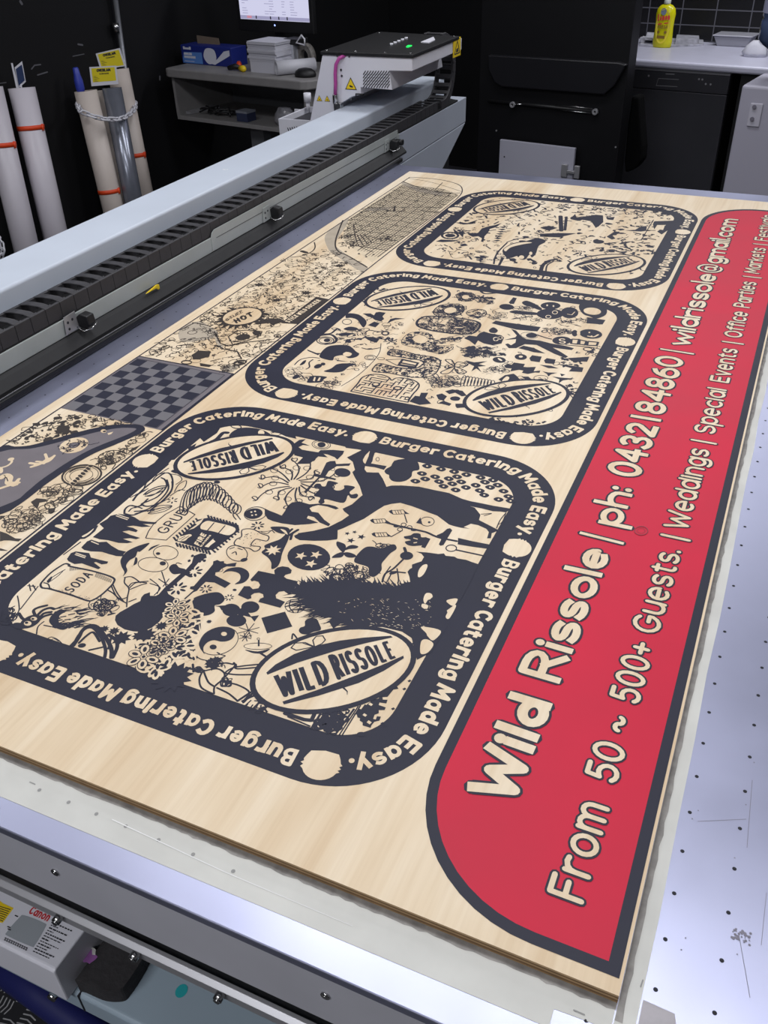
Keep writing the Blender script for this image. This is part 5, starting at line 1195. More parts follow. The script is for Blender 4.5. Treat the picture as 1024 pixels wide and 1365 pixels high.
for i in range(5): m = M(); c = onz(522 + i * 4.9, 59 - i * 2.0, 1.243); m.cyl((c.x, c.y, 1.2395), (c.x, c.y, 1.2465), .0060, n=14); m.build('button', MT['white_paint'], ld)
MT['green'] = mat('green indicator', rgb(20, 120, 50), .4, emit=rgb(30, 220, 90), es=1.6)
m = M(); c = onz(545, 62, 1.241); m.box(c.x - .004, c.x + .004, c.y - .014, c.y + .014, 1.2395, 1.243); m.box(c.x - .010, c.x + .004, c.y + .008, c.y + .020, 1.2395, 1.243); m.build('indicator_light', MT['green'], ld)
m = M(); q = [onz(*p, 1.241) for p in ((561, 57), (578, 50), (580, 54), (572, 58))]; m.prism(q, (0, 0, .003)); m.build('label_plate', MT['white_paint'], ld)
fk = lambda x, z, h: Vector((x, yc - .001 - h, z))
def px2(*pts): return [(fr(u, v).x, fr(u, v).z) for u, v in pts]
k = Ink(fk)
for i in range(10):
    for j in range(5):
        u, v = 486 + i * 3.55, 97 + j * 4.4
        k.line(px2((u - 1.5, v + 2.3), (u + 1.5, v - 2.3)), .0032, 0)
k.build('vent', MT['hole'], car)
def warn(ku, kd, c, s):
    tri = lambda q: [(c[0] + q * s * cos(math.radians(a)), c[1] + q * s * sin(math.radians(a))) for a in (90, 210, 330)]
    kd.poly(tri(1.18), 0); ku.poly(tri(.96), 1)
    kd.poly([(c[0] - .32 * s, c[1] - .05 * s), (c[0] - .1 * s, c[1] + .08 * s), (c[0] + .34 * s, c[1] - .10 * s), (c[0] + .34 * s, c[1] - .28 * s), (c[0] - .1 * s, c[1] - .24 * s)], 2)
ky, kb = Ink(fk), Ink(fk)
for p, s in (((468, 114), .0225), ((426, 132), .011), ((436.5, 132.5), .011)): ky = Ink(fk); kb = Ink(fk); warn(ky, kb, px2(p)[0], s); w_ = ky.build('warning_sign', MT['yellow'], car); kb.build('sign_drawing', MT['hole'], w_)
side = lambda y, z, h: Vector((-.069 + h + .001, y, z))

m = M(); m.box(-.0695, -.0665, 2.985, 3.06, 1.175, 1.235); ws_ = m.build('side_sign', MT['yellow'], car)
k = Ink(side); k.to3 = lambda y, z, h: Vector((-.0662 + h, y, z)); k.line([(2.995, 1.185), (3.05, 1.185), (3.022, 1.228)], .004, 1, closed=True); k.poly([(3.01, 1.19), (3.035, 1.19), (3.03, 1.203), (3.012, 1.20)], 2); k.build('sign_drawing', MT['hole'], ws_)
MT['pink'] = mat('magenta hose', rgb(178, 70, 150), .4)
h0 = [fr(*p, y=yc - .012) for p in ((459, 73.5), (452, 78), (448, 86), (447, 98), (447.5, 112), (447, 126))]
h0[0].y = yc + .005
m = M(); m.tube([Vector(tuple(q)) for q in h0], .0062, 10); m.build('hose', MT['pink'], car)
m = M(); a = fr(447, 126, yc - .012); m.cyl(a, a - Vector((0, 0, .03)), .0105, n=14); m.cyl(a - Vector((0, 0, .03)), a - Vector((0, 0, .055)), .008, n=14); b = a + Vector((.012, 0, -.04)); m.box(b.x - .012, b.x + .012, b.y - .012, b.y + .012, b.z - .022, b.z + .014); m.build('hose_fitting', MT['chrome'], car, bevel=.001)
for p in ((466, 75), (455, 93), (456, 101), (450, 74), (468, 132)): m = M(); c = fr(*p); m.cyl((c.x, yc - .003, c.z), (c.x, yc, c.z), .0038, n=10); m.build('screw', MT['chrome'], car)
m = M(); c = fr(476, 128); m.tube([(c.x, yc - .008, c.z - .014), (c.x, yc - .008, c.z + .008), (c.x + .03, yc - .008, c.z + .008)], .003, 6); m.build('wire_loop', MT['black'], car)

# pale service box behind the beam
sb = thing('service_box', 'pale grey open box with dark liner and slanted vents behind the gantry beam', 'machine box', (-.60, 2.85, .6))
m = M()
x0, x1, y0, y1, z0, z1 = -.690, -.37, 2.74, 2.98, .55, .98
m.box(x0, x1, y0, y0 + .008, z0, z1); m.box(x0, x1, y1 - .008, y1, z0, z1); m.box(x0, x0 + .008, y0 + .008, y1 - .008, z0, z1); m.box(x1 - .008, x1, y0 + .008, y1 - .008, z0, z1); m.box(x0 + .008, x1 - .008, y0 + .008, y1 - .008, z0, z0 + .01)
m.build('box_wall', MT['white_paint'], sb)
m = M(); m.box(x0 + .009, x1 - .009, y0 + .009, y1 - .009, z1 - .04, z1 - .02); m.build('dark_liner', mat('charcoal liner', rgb(48, 48, 54), .6), sb)
k = Ink(lambda x, z, h: Vector((x, y0 - .001 - h, z)))
for i in range(5): c = ony(386 + i * 3.0, 176 - i * .4, y0); k.line([(c.x - .006, c.z + .014), (c.x + .004, c.z - .012)], .0042, 0)
k.build('vent', MT['hole'], sb)
m = M(); c = ony(397, 149, y1 - .01); m.box(c.x - .013, c.x + .013, y1 - .014, y1 - .009, c.z - .012, c.z + .010); m.build('label', MT['white_paint'], sb)
m = M(); c = ony(410, 132, 2.95); m.cyl((c.x, c.y, .97), (c.x, c.y, c.z), .008, n=12); m.cyl((c.x, c.y, c.z - .01), (c.x, c.y, c.z + .022), .015, n=12); m.build('tap', MT['white_paint'], sb)

# ------------------------------------------------------------------ under the near edge of the bed
MT['tray'] = mat('pale blue grey tray paint', rgb(150, 166, 178), .5, noise=.05, nscale=8)
tr = thing('service_tray', 'pale blue grey metal tray with a teal ink spot below the bed edge', 'tray', (.7, .05, 0))
m = M(); m.prism([(-.2, -.088, .562), (-.2, -.088, .598), (-.2, -.084, .602), (-.2, .30, .602), (-.2, .30, .562)], (2.4, 0, 0)); m.build('tray_top', MT['tray'], tr, bevel=.002)
m = M(); m.box(.603, .6045, -.0895, -.03, .566, .6035); m.build('tray_joint', MT['hole'], tr)
m = M()
for x in (-.1, 1.9): m.box(x, x + .06, .20, .26, 0, .562)
m.build('leg', MT['black'], tr)
k = Ink(lambda x, y, h: Vector((x, y, .6022 + h))); c = onz(242, 1321, .602); k.poly(ell(c.x, c.y, .0072, .0085, n=18), 0); k.build('ink_spot', mat('teal ink', rgb(40, 160, 165), .5), tr)
m = M(); c = ony(72, 1326, -.088); m.cyl((c.x, -.094, c.z), (c.x, -.088, c.z), .006, n=14); m.build('tray_screw', MT['chrome'], tr)

bx = thing('lamp_cover_box', 'white metal cover box with printed label and grey square under the bed edge', 'machine cover', (.53, 0, .602))
zt = .672
q = [onz(0, 1261, zt), onz(72.5, 1294.5, zt), onz(107.5, 1250, zt)]
bx0, bx1, by0, by1 = .38, .5965, -.099, .10
m = M(); m.prism([(bx0, by0, .603), (bx0, by0, zt - .003), (bx0, by0 + .003, zt), (bx0, by1, zt), (bx0, by1, .603)], (bx1 - bx0, 0, 0)); m.build('cover', MT['white_paint'], bx, bevel=.003)
lk = lambda x, y, h: Vector((x, y, zt + h))
def onB(u, v): c = onz(u, v, zt); return (c.x, c.y)
S7 = lambda x, y: onB(x / 4.267, 1180 + y / 4.267)
k = Ink(lk); k.poly(spline([S7(*p) for p in ((140, 172), (250, 215), (258, 240), (200, 340), (175, 348), (45, 290), (40, 265), (110, 185))], True, 4), 1); k.build('grey_square', mat('grey label square', rgb(150, 156, 162), .6), bx)
k = Ink(lk); a, b = S7(158, 160), S7(268, 208); L = math.hypot(b[0] - a[0], b[1] - a[1]); ex = ((b[0] - a[0]) / L, (b[1] - a[1]) / L)
write(k, 'Canon', .0105, .0019, lambda u, v: (a[0] + ex[0] * u - ex[1] * v, a[1] + ex[1] * u + ex[0] * v), 1, .7, .06, 1, L, 'b', 0)
k.build('brand_lettering', mat('red label print', rgb(190, 40, 50), .5), bx)
k = Ink(lk)
for i, (t0, t1) in enumerate(((0, .95), (0, .35), (0, .9), (0, .3), (0, .95), (0, .85), (0, .35), (0, .9), (0, .6), (0, .5), (0, .95), (0, .8))):
    p = (300 - i * 10.2, 212 + i * 14.8); e = (p[0] + 115, p[1] + 52)
    q_ = lambda t: S7(p[0] + (e[0] - p[0]) * t, p[1] + (e[1] - p[1]) * t)
    r_ = random.Random(i); t = t0
    while t < t1:
        l = r_.uniform(.06, .16); k.line([q_(t), q_(min(t1, t + l))], .0011 if i % 2 else .0016, 1, cap='b'); t += l + .03
for i in range(2):
    p = (28 - i * 4, 300 + i * 10)
    for j in range(11): k.line([S7(p[0] + j * 12, p[1] + j * 5.6), S7(p[0] + j * 12 + 9, p[1] + j * 5.6 + 4)], .0014, 1, cap='b')
for p in ((85, 172), (42, 235), (44, 248)): k.line([S7(*p), S7(p[0] + 18, p[1] + 8)], .0014, 1, cap='b')
k.build('label_text', MT['hole'], bx)
k = Ink(lk); k.poly([S7(*p) for p in ((-40, 60), (20, 105), (78, 130), (15, 215), (-60, 200))], 1); yl = k.build('yellow_label', MT['yellow'], bx)
k = Ink(lk)
for i in range(7): k.line([S7(-30 + i * 2 - 4, 110 + i * 13), S7(60 - i * 7, 140 + i * 11)], .0010, 2, cap='b')
k.build('yellow_label_text', MT['hole'], yl)

bo_ = M(); 
outl_ = [onz(x / 4.267, 1180 + y / 4.267, .625) for x, y in ((350, 480), (405, 535), (470, 560), (560, 600), (630, 612), (690, 605), (720, 575), (760, 520), (830, 400), (850, 300), (700, 200), (520, 150), (400, 220), (455, 300))]
pts = spline([(max(p.x, .603), p.y) for p in outl_], True, 3)
bo_.prism([(x, y, .6025) for x, y in pts], (0, 0, .028))
pad = bo_.build('foam_pad', mat('black foam', rgb(44, 42, 44), .9, bump=.8, bscale=120, noise=.15, nscale=50), loc=(.63, 0, .602), bevel=.006)
tag(pad, 'black foam pad with a purple ink stain beside the white cover box', 'foam pad')
k = Ink(lambda x, y, h: Vector((x, y, .6307 + h)))
c = onz(120, 1276, .6307); k.poly([(c.x + .008 * (1 + .25 * sin(i * 2.1)) * cos(i * PI / 6), c.y + .0085 * (1 + .25 * cos(i * 1.7)) * sin(i * PI / 6)) for i in range(12)], 0); k.build('ink_stain', mat('purple ink', rgb(150, 92, 160), .6), pad)
k = Ink(lambda x, y, h: Vector((x, y, .6309 + h))); c = onz(124, 1268, .6307); k.poly([(c.x - .005, c.y + .004), (c.x + .002, c.y - .004), (c.x + .006, c.y - .003), (c.x + .002, c.y + .003)], 1); k.build('pale_chip', MT['tape'], pad)
# ================================================================== the room (turned ten degrees from the printer)
TH = math.radians(-10)
E1 = Vector((cos(TH), sin(TH), 0)); E2 = Vector((-sin(TH), cos(TH), 0))
RT = Matrix(((E1.x, E2.x, 0, 0), (E1.y, E2.y, 0, 0), (0, 0, 1, 0), (0, 0, 0, 1)))
def rm(a, b, z=0): return E1 * a + E2 * b + Vector((0, 0, z))
def ab(p): return p.dot(E1), p.dot(E2)
def rbox(a0, a1, b0, b1, z0, z1, m=None):
    m = m or M(); m.box(a0, a1, b0, b1, z0, z1, RT); return m
AL, AR, BF, BB, HC = -2.74, 4.2, -3.6, 5.70, 2.9
MT['wall_black'] = mat('matt black wall paint', rgb(12, 12, 15), .65, noise=.08, nscale=3, spec=.3)
MT['wall_grey'] = mat('grey wall paint', rgb(150, 150, 152), .8)
MT['ceil'] = mat('white ceiling', rgb(200, 200, 202), .9)
MT['floor'] = mat('dark vinyl floor', rgb(44, 44, 50), .5, noise=.1, nscale=12)
def struct(o): o['kind'] = 'structure'; return o
struct(rbox(AL - .1, AR + .1, BF - .1, BB + .1, -.1, 0).build('floor', MT['floor']))
struct(rbox(AL - .1, AR + .1, BF - .1, BB + .1, HC, HC + .1).build('ceiling', MT['ceil']))
struct(rbox(AL - .1, AL, BF, BB, 0, HC).build('wall_left', MT['wall_black']))
struct(rbox(AR, AR + .1, BF, BB, 0, HC).build('wall_right', MT['wall_grey']))
struct(rbox(AL - .1, AR + .1, BF - .1, BF, 0, HC).build('wall_front', MT['wall_grey']))
struct(rbox(AL - .1, AR + .1, BB, BB + .1, 0, HC).build('wall_back', MT['wall_black']))
# tiled splash back on the far wall
tm = M(); tm.box(0, 4.6, 0, 1.9, -.008, 0); tl = tm.build('trim_1', tile_mat())
tl.matrix_world = Matrix.Translation(rm(-1.45, BB - .001, .9)) @ RT @ Matrix.Rotation(PI / 2, 4, 'X'); struct(tl)

# checker plate mat on the floor at the near left
fm = thing('checker_plate_mat', 'black checker plate floor mat below the pale blue tray', 'floor mat', (.2, 0, 0))
m = M(); m.box(-.6, 1.6, -1.2, .30, .0, .004); m.build('mat_base', mat('black ribbed mat', rgb(38, 38, 42), .5), fm)
k = Ink(lambda x, y, h: Vector((x, y, .0042 + h)))
for i in range(-3, 9):
    for j in range(-3, 6):
        c = (.165 + i * .058 + (j % 2) * .029, .02 + j * .030); fl = (i + j) % 2
        for q in range(4):
            o_ = (q - 1.5) * .0085
            if fl: k.line([(c[0] - .014, c[1] + o_ - .002), (c[0], c[1] + o_ + .001), (c[0] + .014, c[1] + o_ - .002)], .0024, 0)
            else: k.line([(c[0] + o_ - .002, c[1] - .012), (c[0] + o_ + .001, c[1]), (c[0] + o_ - .002, c[1] + .012)], .0024, 0)
k.build('tread_pattern', mat('worn bright tread', rgb(170, 170, 172), .4), fm)
m = M(); p0, p1 = onz(60, 1330, .12), onz(150, 1395, .12); m.tube([p0 + (p0 - p1) * 1.2, p0, p1, p1 + (p1 - p0) * 2], .028, 12)
tag(m.build('blue_hose', mat('dark blue hose', rgb(30, 34, 92), .5), loc=tuple(p0)), 'dark blue hose running under the tray above the checker plate mat', 'hose')

# ------------------------------------------------------------------ rolls leaning on the left wall
WALLP = rm(AL, 0); 
MT['roll_white'] = mat('white vinyl roll', rgb(205, 200, 208), .4, noise=.03, nscale=9)
MT['roll_beige'] = mat('beige vinyl roll', rgb(205, 194, 186), .45, noise=.04, nscale=9)
MT['roll_film'] = mat('silver film roll', rgb(132, 136, 148), .25, .55, noise=.12, nscale=14)
MT['core'] = mat('cardboard core', rgb(120, 100, 84), .8)
MT['orange'] = mat('orange tie', rgb(224, 72, 28), .5)
def axis_pts(top, low, off, r):
    """top centre on the ray of pixel top, at distance off from the left wall; lean from the second pixel"""
    P = onpl(*top, WALLP + E1 * off, E1)
    n = ray(*top).cross(ray(*low)).normalized()           # plane through the eye holding the axis
    lean = .10
    # direction: in plane n, with dx along E1 = lean per unit drop
    # d = E1*lean + E2*t - Z ; d.n = 0
    t = -(E1.dot(n) * lean - n.z) / E2.dot(n)
    d = E1 * lean + E2 * t + Vector((0, 0, -1))
    return P, d
def roll(name, label, top, low, r, off, m_, core=True, tie=None, zmin=.0):
    P, d = axis_pts(top, low, off, r)
    B = P + d * (P.z - .015 - r * .10)
    t = thing(name, label, 'roll', (B.x, B.y, 0), 'media rolls leaning on the black wall')
    m = M(); m.pipe(B, P, r, r * .80); m.build('roll_body', m_, t)
    m = M(); m.pipe(B + (P - B) * .01, P - (P - B).normalized() * .004, r * .80, r * .66); m.build('core', MT['core'], t)
    if tie:
        ax = (P - B).normalized()
        Q = min((B + (P - B) * (i / 400) for i in range(401)), key=lambda X: abs(proj_v(X) - tie))
        m = M(); m.pipe(Q - ax * .010, Q + ax * .010, r + .0022, r + .0002)
        k_ = (CW - Q); k_ -= ax * k_.dot(ax); k_.normalize(); s_ = ax.cross(k_)
        c = Q + (s_ * .75 + k_ * .66).normalized() * -(r + .004)
        c = Q + (k_ * .5 - s_ * .87) * -(1) * 0 + (k_ * .55 + s_ * .83).normalized() * (r + .003)
        m.cyl(c - ax * .016, c + ax * .013, .006, .004, n=8)
        m.build('tie', MT['orange'], t)
    return t, P, (B - P).normalized()
def proj_v(X):
    q = X - CW; c = [sum(RM[k][i] * q[i] for i in range(3)) for k in range(3)]; return FPX * c[1] / c[2] + 682.5
t1, P1, D1 = roll('media_roll', 'white vinyl roll with an orange tie, outermost and farthest from the chained rolls', (-15, 116), (28, 300), .060, .085, MT['roll_white'], tie=193)
t2, P2, D2 = roll('media_roll', 'white roll with a small blue card stuck in its top', (28.7, 117), (72.5, 307), .0605, .085, MT['roll_white'], tie=170)
t3, P3, D3 = roll('media_roll', 'cream roll with a blue stopper in its top, chained to the black wall', (114, 121), (151, 278), .055, .100, MT['roll_beige'], tie=254)
t4, P4, D4 = roll('media_roll', 'narrow cream roll between the blue stopper roll and the silver roll', (133, 121), (167, 278), .035, .045, MT['roll_beige'])
t5, P5, D5 = roll('media_roll', 'silver film roll behind the front yellow card', (149, 117), (178, 268), .048, .165, MT['roll_film'])
t6, P6, D6 = roll('media_roll', 'cream roll beneath the tilted rear yellow card, beside the silver roll', (157, 92), (178.5, 198), .055, .060, MT['roll_beige'], tie=206)
# stopper, cards, chain
MT['blue'] = mat('blue plastic', rgb(52, 66, 168), .4)
c = onpl(107, 118, P3, E1); u_ = -D3
m = M(); m.lathe([(.014, -.03), (.021, 0), (.021, .035), (.016, .06), (.014, .088), (.010, .093)], c, u_, 18)
tag(m.build('stopper', MT['blue'], loc=tuple(c)), 'blue plastic stopper standing in the top of a cream roll', 'stopper')
def card(name, label, px, base, cols, wr, back=None):
    """card as a thin plate facing the viewer, from traced corners (tl, tr, br, bl)"""
    nrm = (CW - base); nrm.z = 0; nrm.normalize()
    q = [onpl(u, v, base, nrm) for u, v in px]; c = sum(q, Vector()) / 4
    t = thing(name, label, 'card', tuple(c), 'label cards in the rolls')
    m = M(); m.prism(q, -nrm * .003); m.build('card_back', MT['white_paint'], t)
    ex = (q[1] - q[0]); ey = (q[3] - q[0])
    f3 = lambda x, y, h: q[0] + ex * x + (ey + (q[2] - q[1] - ey) * x) * y + nrm * (.0005 + h)
    k = Ink(f3); k.poly([(.07, .07), (.93, .07), (.93, cols[1]), (.07, cols[1])], 0); k.build('card_face', cols[0], t)
    if wr:
        k = Ink(f3)
        L = ex.length; H = ey.length
        write(k, wr, .16, .034, lambda u, v: (.26 + u * .5, .28 - v), 2, .6, .1, 1, 1.0, 'b')
        write(k, 'CLEAR GLOSS', .08, .014, lambda u, v: (.34 + u * .5, .42 - v), 2, .6, .1, 1, .7, 'b')
        for i in range(5): k.line([(.12, .50 + i * .065), (.22 + .05 * (i % 3), .50 + i * .065)], .018, 2, cap='b')
        k.build('card_text', MT['hole'], t)
    return t
yel = mat('yellow card print', rgb(222, 204, 30), .5)
card('label_card', 'front yellow label card with black heading standing in the silver roll', ((119, 89.5), (155, 87.5), (158, 112), (122, 115)), P5 + Vector((0, 0, .02)), (yel, .80), 'OVERLAM')
card('label_card', 'rear yellow label card with black heading, tilted against the grey pole', ((127.5, 71.5), (160, 64), (168, 88), (134, 93)), P6 + Vector((0, 0, .02)), (yel, .93), 'OVERLAM')
bl = thing('label_card', 'small blue card in a bent white holder on the white roll', 'card', tuple(P2), 'label cards in the rolls')
nr = (CW - P2); nr.z = 0; nr.normalize()
q = [onpl(u, v, P2, nr) for u, v in ((19.5, 90), (29.5, 81.5), (34.5, 109), (23.5, 119))]
m = M(); m.prism(q, -nr * .003); q2 = [onpl(u, v, P2, nr) for u, v in ((14.5, 84), (17, 84), (25, 118), (22, 119))]; m.prism(q2, nr * .012); m.build('card_back', MT['white_paint'], bl)
q = [onpl(u, v, P2 + nr * .002, nr) for u, v in ((21, 92), (29, 86), (33, 107), (25, 114))]; m = M(); m.prism(q, nr * .001); m.build('card_face', mat('dark blue card', rgb(34, 52, 92), .5), bl)
m = M(); m.tube([P2 + D2 * .02, P2 - D2 * .02], .004, 6); m.build('card_stem', MT['white_paint'], bl)

def chain(name, label, path, n, r=.0045, link=.030, loc=None):
    t = thing(name, label, 'chain', tuple(path[0]))
    pts = path; m = M()
    L = [0]
    for a, b in zip(pts, pts[1:]): L.append(L[-1] + (b - a).length)
    def at(s):
        for i in range(len(pts) - 1):
            if s <= L[i + 1] or i == len(pts) - 2:
                f_ = (s - L[i]) / (L[i + 1] - L[i]); return pts[i].lerp(pts[i + 1], f_), (pts[i + 1] - pts[i]).normalized()
    for i in range(n):
        c, d_ = at(L[-1] * (i + .5) / n); x, y, z = frame(d_, Vector((0, 0, 1)))
        side_ = (x * cos(.5) + y * sin(.5)) if i % 2 else (y * cos(.5) - x * sin(.5)); hl = L[-1] / n * .68
        ring_ = [c + z * (hl - .007) * sx + z * .007 * sx * abs(cos(a)) * 1 + side_ * .0095 * sin(a) for sx, a in [(1, -PI / 2 + PI * j / 5) for j in range(6)]] + [c - z * (hl - .007) - z * .007 * abs(cos(a)) + side_ * .0095 * sin(a) for a in [PI / 2 - PI * j / 5 for j in range(6)]]
        m = M(); m.tube(ring_, r, 6, closed=True); m.build('chain_link', MT['white_paint'], t)
    return t
def chp(u, v, off): return onpl(u, v, WALLP + E1 * off, E1)
cp_ = [chp(103, 137, .06), chp(107, 147, .18), chp(122, 154, .21), chp(140, 158.5, .24), chp(158, 158.5, .25), chp(170, 154, .22), chp(179, 145, .16), chp(180, 135, .08)]
fine = [];
sp3 = lambda i: [spline([(p[0], p[1]) for p in cp_], False, 4), spline([(p[0], p[2]) for p in cp_], False, 4)]
s1_, s2_ = sp3(0); path = [Vector((a[0], a[1], b[1])) for a, b in zip(s1_, s2_)]
chain('plastic_chain', 'white plastic chain slung round the upright cream and silver rolls', path, 21)
cp_ = [chp(-6, 313, .10), chp(2, 322, .14), chp(4, 334, .15), chp(1, 345, .13)]
chain('plastic_chain', 'short white plastic chain hanging beside the white rolls just above the beam', cp_, 5)
# pole
P, d_ = onpl(166, 88, WALLP + E1 * .03, E1), None
Q = onpl(150, -30, WALLP + E1 * .03, E1); ax = (Q - P).normalized(); b0 = P - ax * ((P.z - .01) / ax.z)
pl = thing('aluminium_pole', 'thin grey metal pole with a coupling, standing behind the cream rolls', 'pole', (b0.x, b0.y, 0))
m = M(); m.cyl(b0, Q, .013, n=14); m.build('tube', mat('dull grey tube', rgb(128, 130, 136), .4, .6), pl)
c = onpl(154.5, 36.5, WALLP + E1 * .03, E1); m = M(); m.cyl(c - ax * .02, c + ax * .02, .0165, n=14); m.build('coupling', MT['chrome'], pl)
# marks on the black wall
k = Ink(lambda y, z, h: rm(AL + .0005 + h, y, z))
def wl(u, v): p = onpl(u, v, WALLP, E1); return (ab(p)[1], p.z)
for s, w in ((((42, 92), (46, 87), (54, 86)), .006), (((50, 100), (63, 96)), .006), (((97, 75), (112, 72)), .004), (((0, 111), (8, 110)), .004), (((104, 59), (110, 60)), .008), (((213, 102), (213, 106)), .010), (((27, 2), (29, 5)), .012)): k.line([wl(*p) for p in s], w, 0)
o = k.build('trim_2', mat('grey wall scuff', rgb(92, 92, 98), .6), None); struct(o)

# ------------------------------------------------------------------ desk with its things
DZ = .95
dl, dr, db = onz(222, 90, DZ), onz(404, 110, DZ), onz(427, 91, DZ)
(a0, b0_), (a1, b1_) = ab(dl), ab(dr)
bf = (b0_ + b1_) / 2; bb = bf + .50
MT['desk'] = mat('grey laminate', rgb(128, 126, 126), .5, noise=.05, nscale=20)
MT['desk_dark'] = mat('grey desk frame', rgb(92, 94, 98), .5)
a1b = ab(db)[0] + .02
desk = thing('workstation_desk', 'grey laminate desk with rounded front corner and a low open shelf', 'desk', tuple(rm((a0 + a1) / 2, bf + .2)))
pts = [(a0 + .03, bf), (a1 - .04, bf), (a1 - .008, bf + .02), (a1 + .025, bf + .10), (a1b + .03, bf + .30), (a1b + .03, bb), (a0, bb), (a0, bf + .03), (a0 + .008, bf + .008)]
m = M(); m.prism([rm(a, b, DZ - .042) for a, b in pts], (0, 0, .042)); m.build('desktop', MT['desk'], desk, bevel=.006)
zs = DZ - .235
m = M(); m.prism([rm(a0 + .02, bf + .03, zs - .02), rm(a1 - .03, bf + .03, zs - .02), rm(a1 - .03, bb - .02, zs - .02), rm(a0 + .02, bb - .02, zs - .02)], (0, 0, .02)); m.build('shelf', MT['desk'], desk, bevel=.002)
rbox(a0 + .02, a0 + .038, bf + .03, bb - .02, zs, DZ - .043).build('side_panel', MT['desk'], desk); rbox(a1 - .048, a1 - .03, bf + .03, bb - .02, zs, DZ - .043).build('side_panel', MT['desk'], desk)
rbox(a0 + .04, a1 - .05, bb - .04, bb - .025, zs, DZ - .043).build('back_panel', MT['desk_dark'], desk)
lg = onpl(346, 160, rm(0, bf + .15), E2); la = ab(lg)[0]
rbox(la - .045, la + .045, bf + .12, bf + .18, .02, zs - .021).build('leg', MT['desk_dark'], desk)
rbox(la - .05, la + .05, bf - .1, bf + .42, 0, .02).build('foot', MT['desk_dark'], desk)

def dk_(u, v, b, z0=None): return onpl(u, v, rm(0, b), E2)       # a point in a plane parallel to the back wall
# printed carton with torn flap
bq = bf + .17
c0, c1 = dk_(244, 86, bq), dk_(310, 88, bq); h_ = dk_(244, 62, bq).z
tb = thing('glove_box', 'blue printed carton with white picture and torn brown flap on the desk', 'box', tuple(rm(ab(c0)[0], bq, DZ)))
A0, A1 = ab(c0)[0], ab(dk_(310, 87, bq))[0]; Z1 = max(h_, DZ + .09)
m = rbox(A0, A1, bq, bq + .12, DZ, Z1); m.build('carton', mat('dark blue carton', rgb(26, 40, 120), .45), tb, bevel=.003)
W_, H_ = A1 - A0, Z1 - DZ
f3 = lambda x, y, h: rm(A0 + x * W_, bq - .0006 - h, DZ + y * H_)
k = Ink(f3); k.poly([(.02, .04), (.42, .04), (.42, .66), (.06, .62), (.02, .3)], 0); k.build('light_blue_print', mat('light blue print', rgb(84, 130, 200), .5), tb)
k = Ink(f3); kq = Ink(f3); kq.poly([(.45, .45), (.50, .85), (.60, .92), (.68, .80), (.70, .40), (.62, .12), (.52, .1)], 1, True); kq.poly([(.58, .1), (.66, .06), (.97, .60), (.97, .88), (.86, .80), (.72, .38)], 1); kq.build('white_picture', mat('white picture print', rgb(206, 208, 220), .5), tb)
write(k, 'Pearl', .16, .035, lambda u, v: (.06 + u * .5, .76 + v), 1, .6, .1, 1, .28, 'b'); write(k, 'MULTI', .13, .03, lambda u, v: (.06 + u * .5, .47 + v), 1, .6, .1, 1, .3, 'b'); write(k, 'PURPOSE', .13, .03, lambda u, v: (.06 + u * .5, .30 + v), 1, .6, .1, 1, .44, 'b'); k.line([(.06, .14), (.24, .14)], .03, 1)
k.build('carton_lettering', mat('white print', rgb(206, 208, 220), .5), tb)
m = M(); fa = [dk_(264, 63, bq + .06), dk_(294, 65, bq + .06), dk_(291, 51, bq + .10), dk_(262, 47, bq + .10)]; m.prism(fa, E2 * .003); m.build('torn_flap', mat('brown card', rgb(96, 84, 74), .8), tb)
# paper stack, roll, cutter, mouse, scanner
bp = bf + .10
s0, s1 = dk_(335, 103, bp), dk_(366, 105, bp); A0 = ab(s0)[0]; A1 = ab(s1)[0]; zt_ = dk_(335, 55, bp).z
rn = random.Random(5); ps = thing('paper_stack', 'tall stack of white paper pads on the grey desk below the screen', 'paper', tuple(rm(A0, bp, DZ)))
zz = DZ; i = 0; m = M()
HH = max(.12, zt_ - DZ)
while zz < DZ + HH - .001:
    hh = HH * (.36 if i == 0 else rn.uniform(.05, .09)); hh = min(hh, DZ + HH - zz); o1, o2 = rn.uniform(-.006, .004) - (.006 if i else 0), rn.uniform(-.004, .006); m.box(A0 + o1, A1 + o1 + .028, bp + o2, bp + .17 + o2, zz, zz + hh, RT); zz += hh + .0005; i += 1
m.build('sheets', mat('white paper', rgb(190, 190, 200), .8), ps)
br = bf + .07
r0 = dk_(368, 92, br); r0.z = DZ + .033; r1 = r0 + E2 * .17 + E1 * .11
m = M(); m.pipe(r0, r1, .032, .026); tag(m.build('paper_tube', mat('white tube', rgb(196, 196, 204), .5), loc=tuple(r0)), 'short white tube lying on the desk beside the paper stack', 'tube')
bc = bf + .22
cc = dk_(386, 86, bc); ca = ab(cc)[0]
ct = thing('tape_dispenser', 'white and black device with a round dial, behind the white tube on the desk', 'device', tuple(rm(ca, bc, DZ)))
zt2 = dk_(386, 52, bc).z
rbox(ca - .025, ca + .03, bc, bc + .08, DZ, DZ + (zt2 - DZ) * .82).build('body', mat('white device plastic', rgb(170, 172, 180), .4), ct, bevel=.004)
rbox(ca - .03, ca + .06, bc, bc + .09, DZ + (zt2 - DZ) * .82, zt2).build('cap', MT['black'], ct, bevel=.004)
m = M(); c = rm(ca + .072, bc + .03, DZ + .062); m.pipe(c, c + E2 * .03 + E1 * .006, .060, .034); m.build('dial', mat('pale grey wheel', rgb(112, 108, 104), .6, noise=.3, nscale=60), ct)
m = M(); q = [dk_(*p, bc - .005) for p in ((395, 57), (402, 47), (406, 52), (406.5, 60))]; m.tube(q, .0045, 6, closed=True); m.build('handle', MT['white_paint'], ct)
bm2 = bf + .08
mc = dk_(402, 99, bm2); ma = ab(mc)[0]
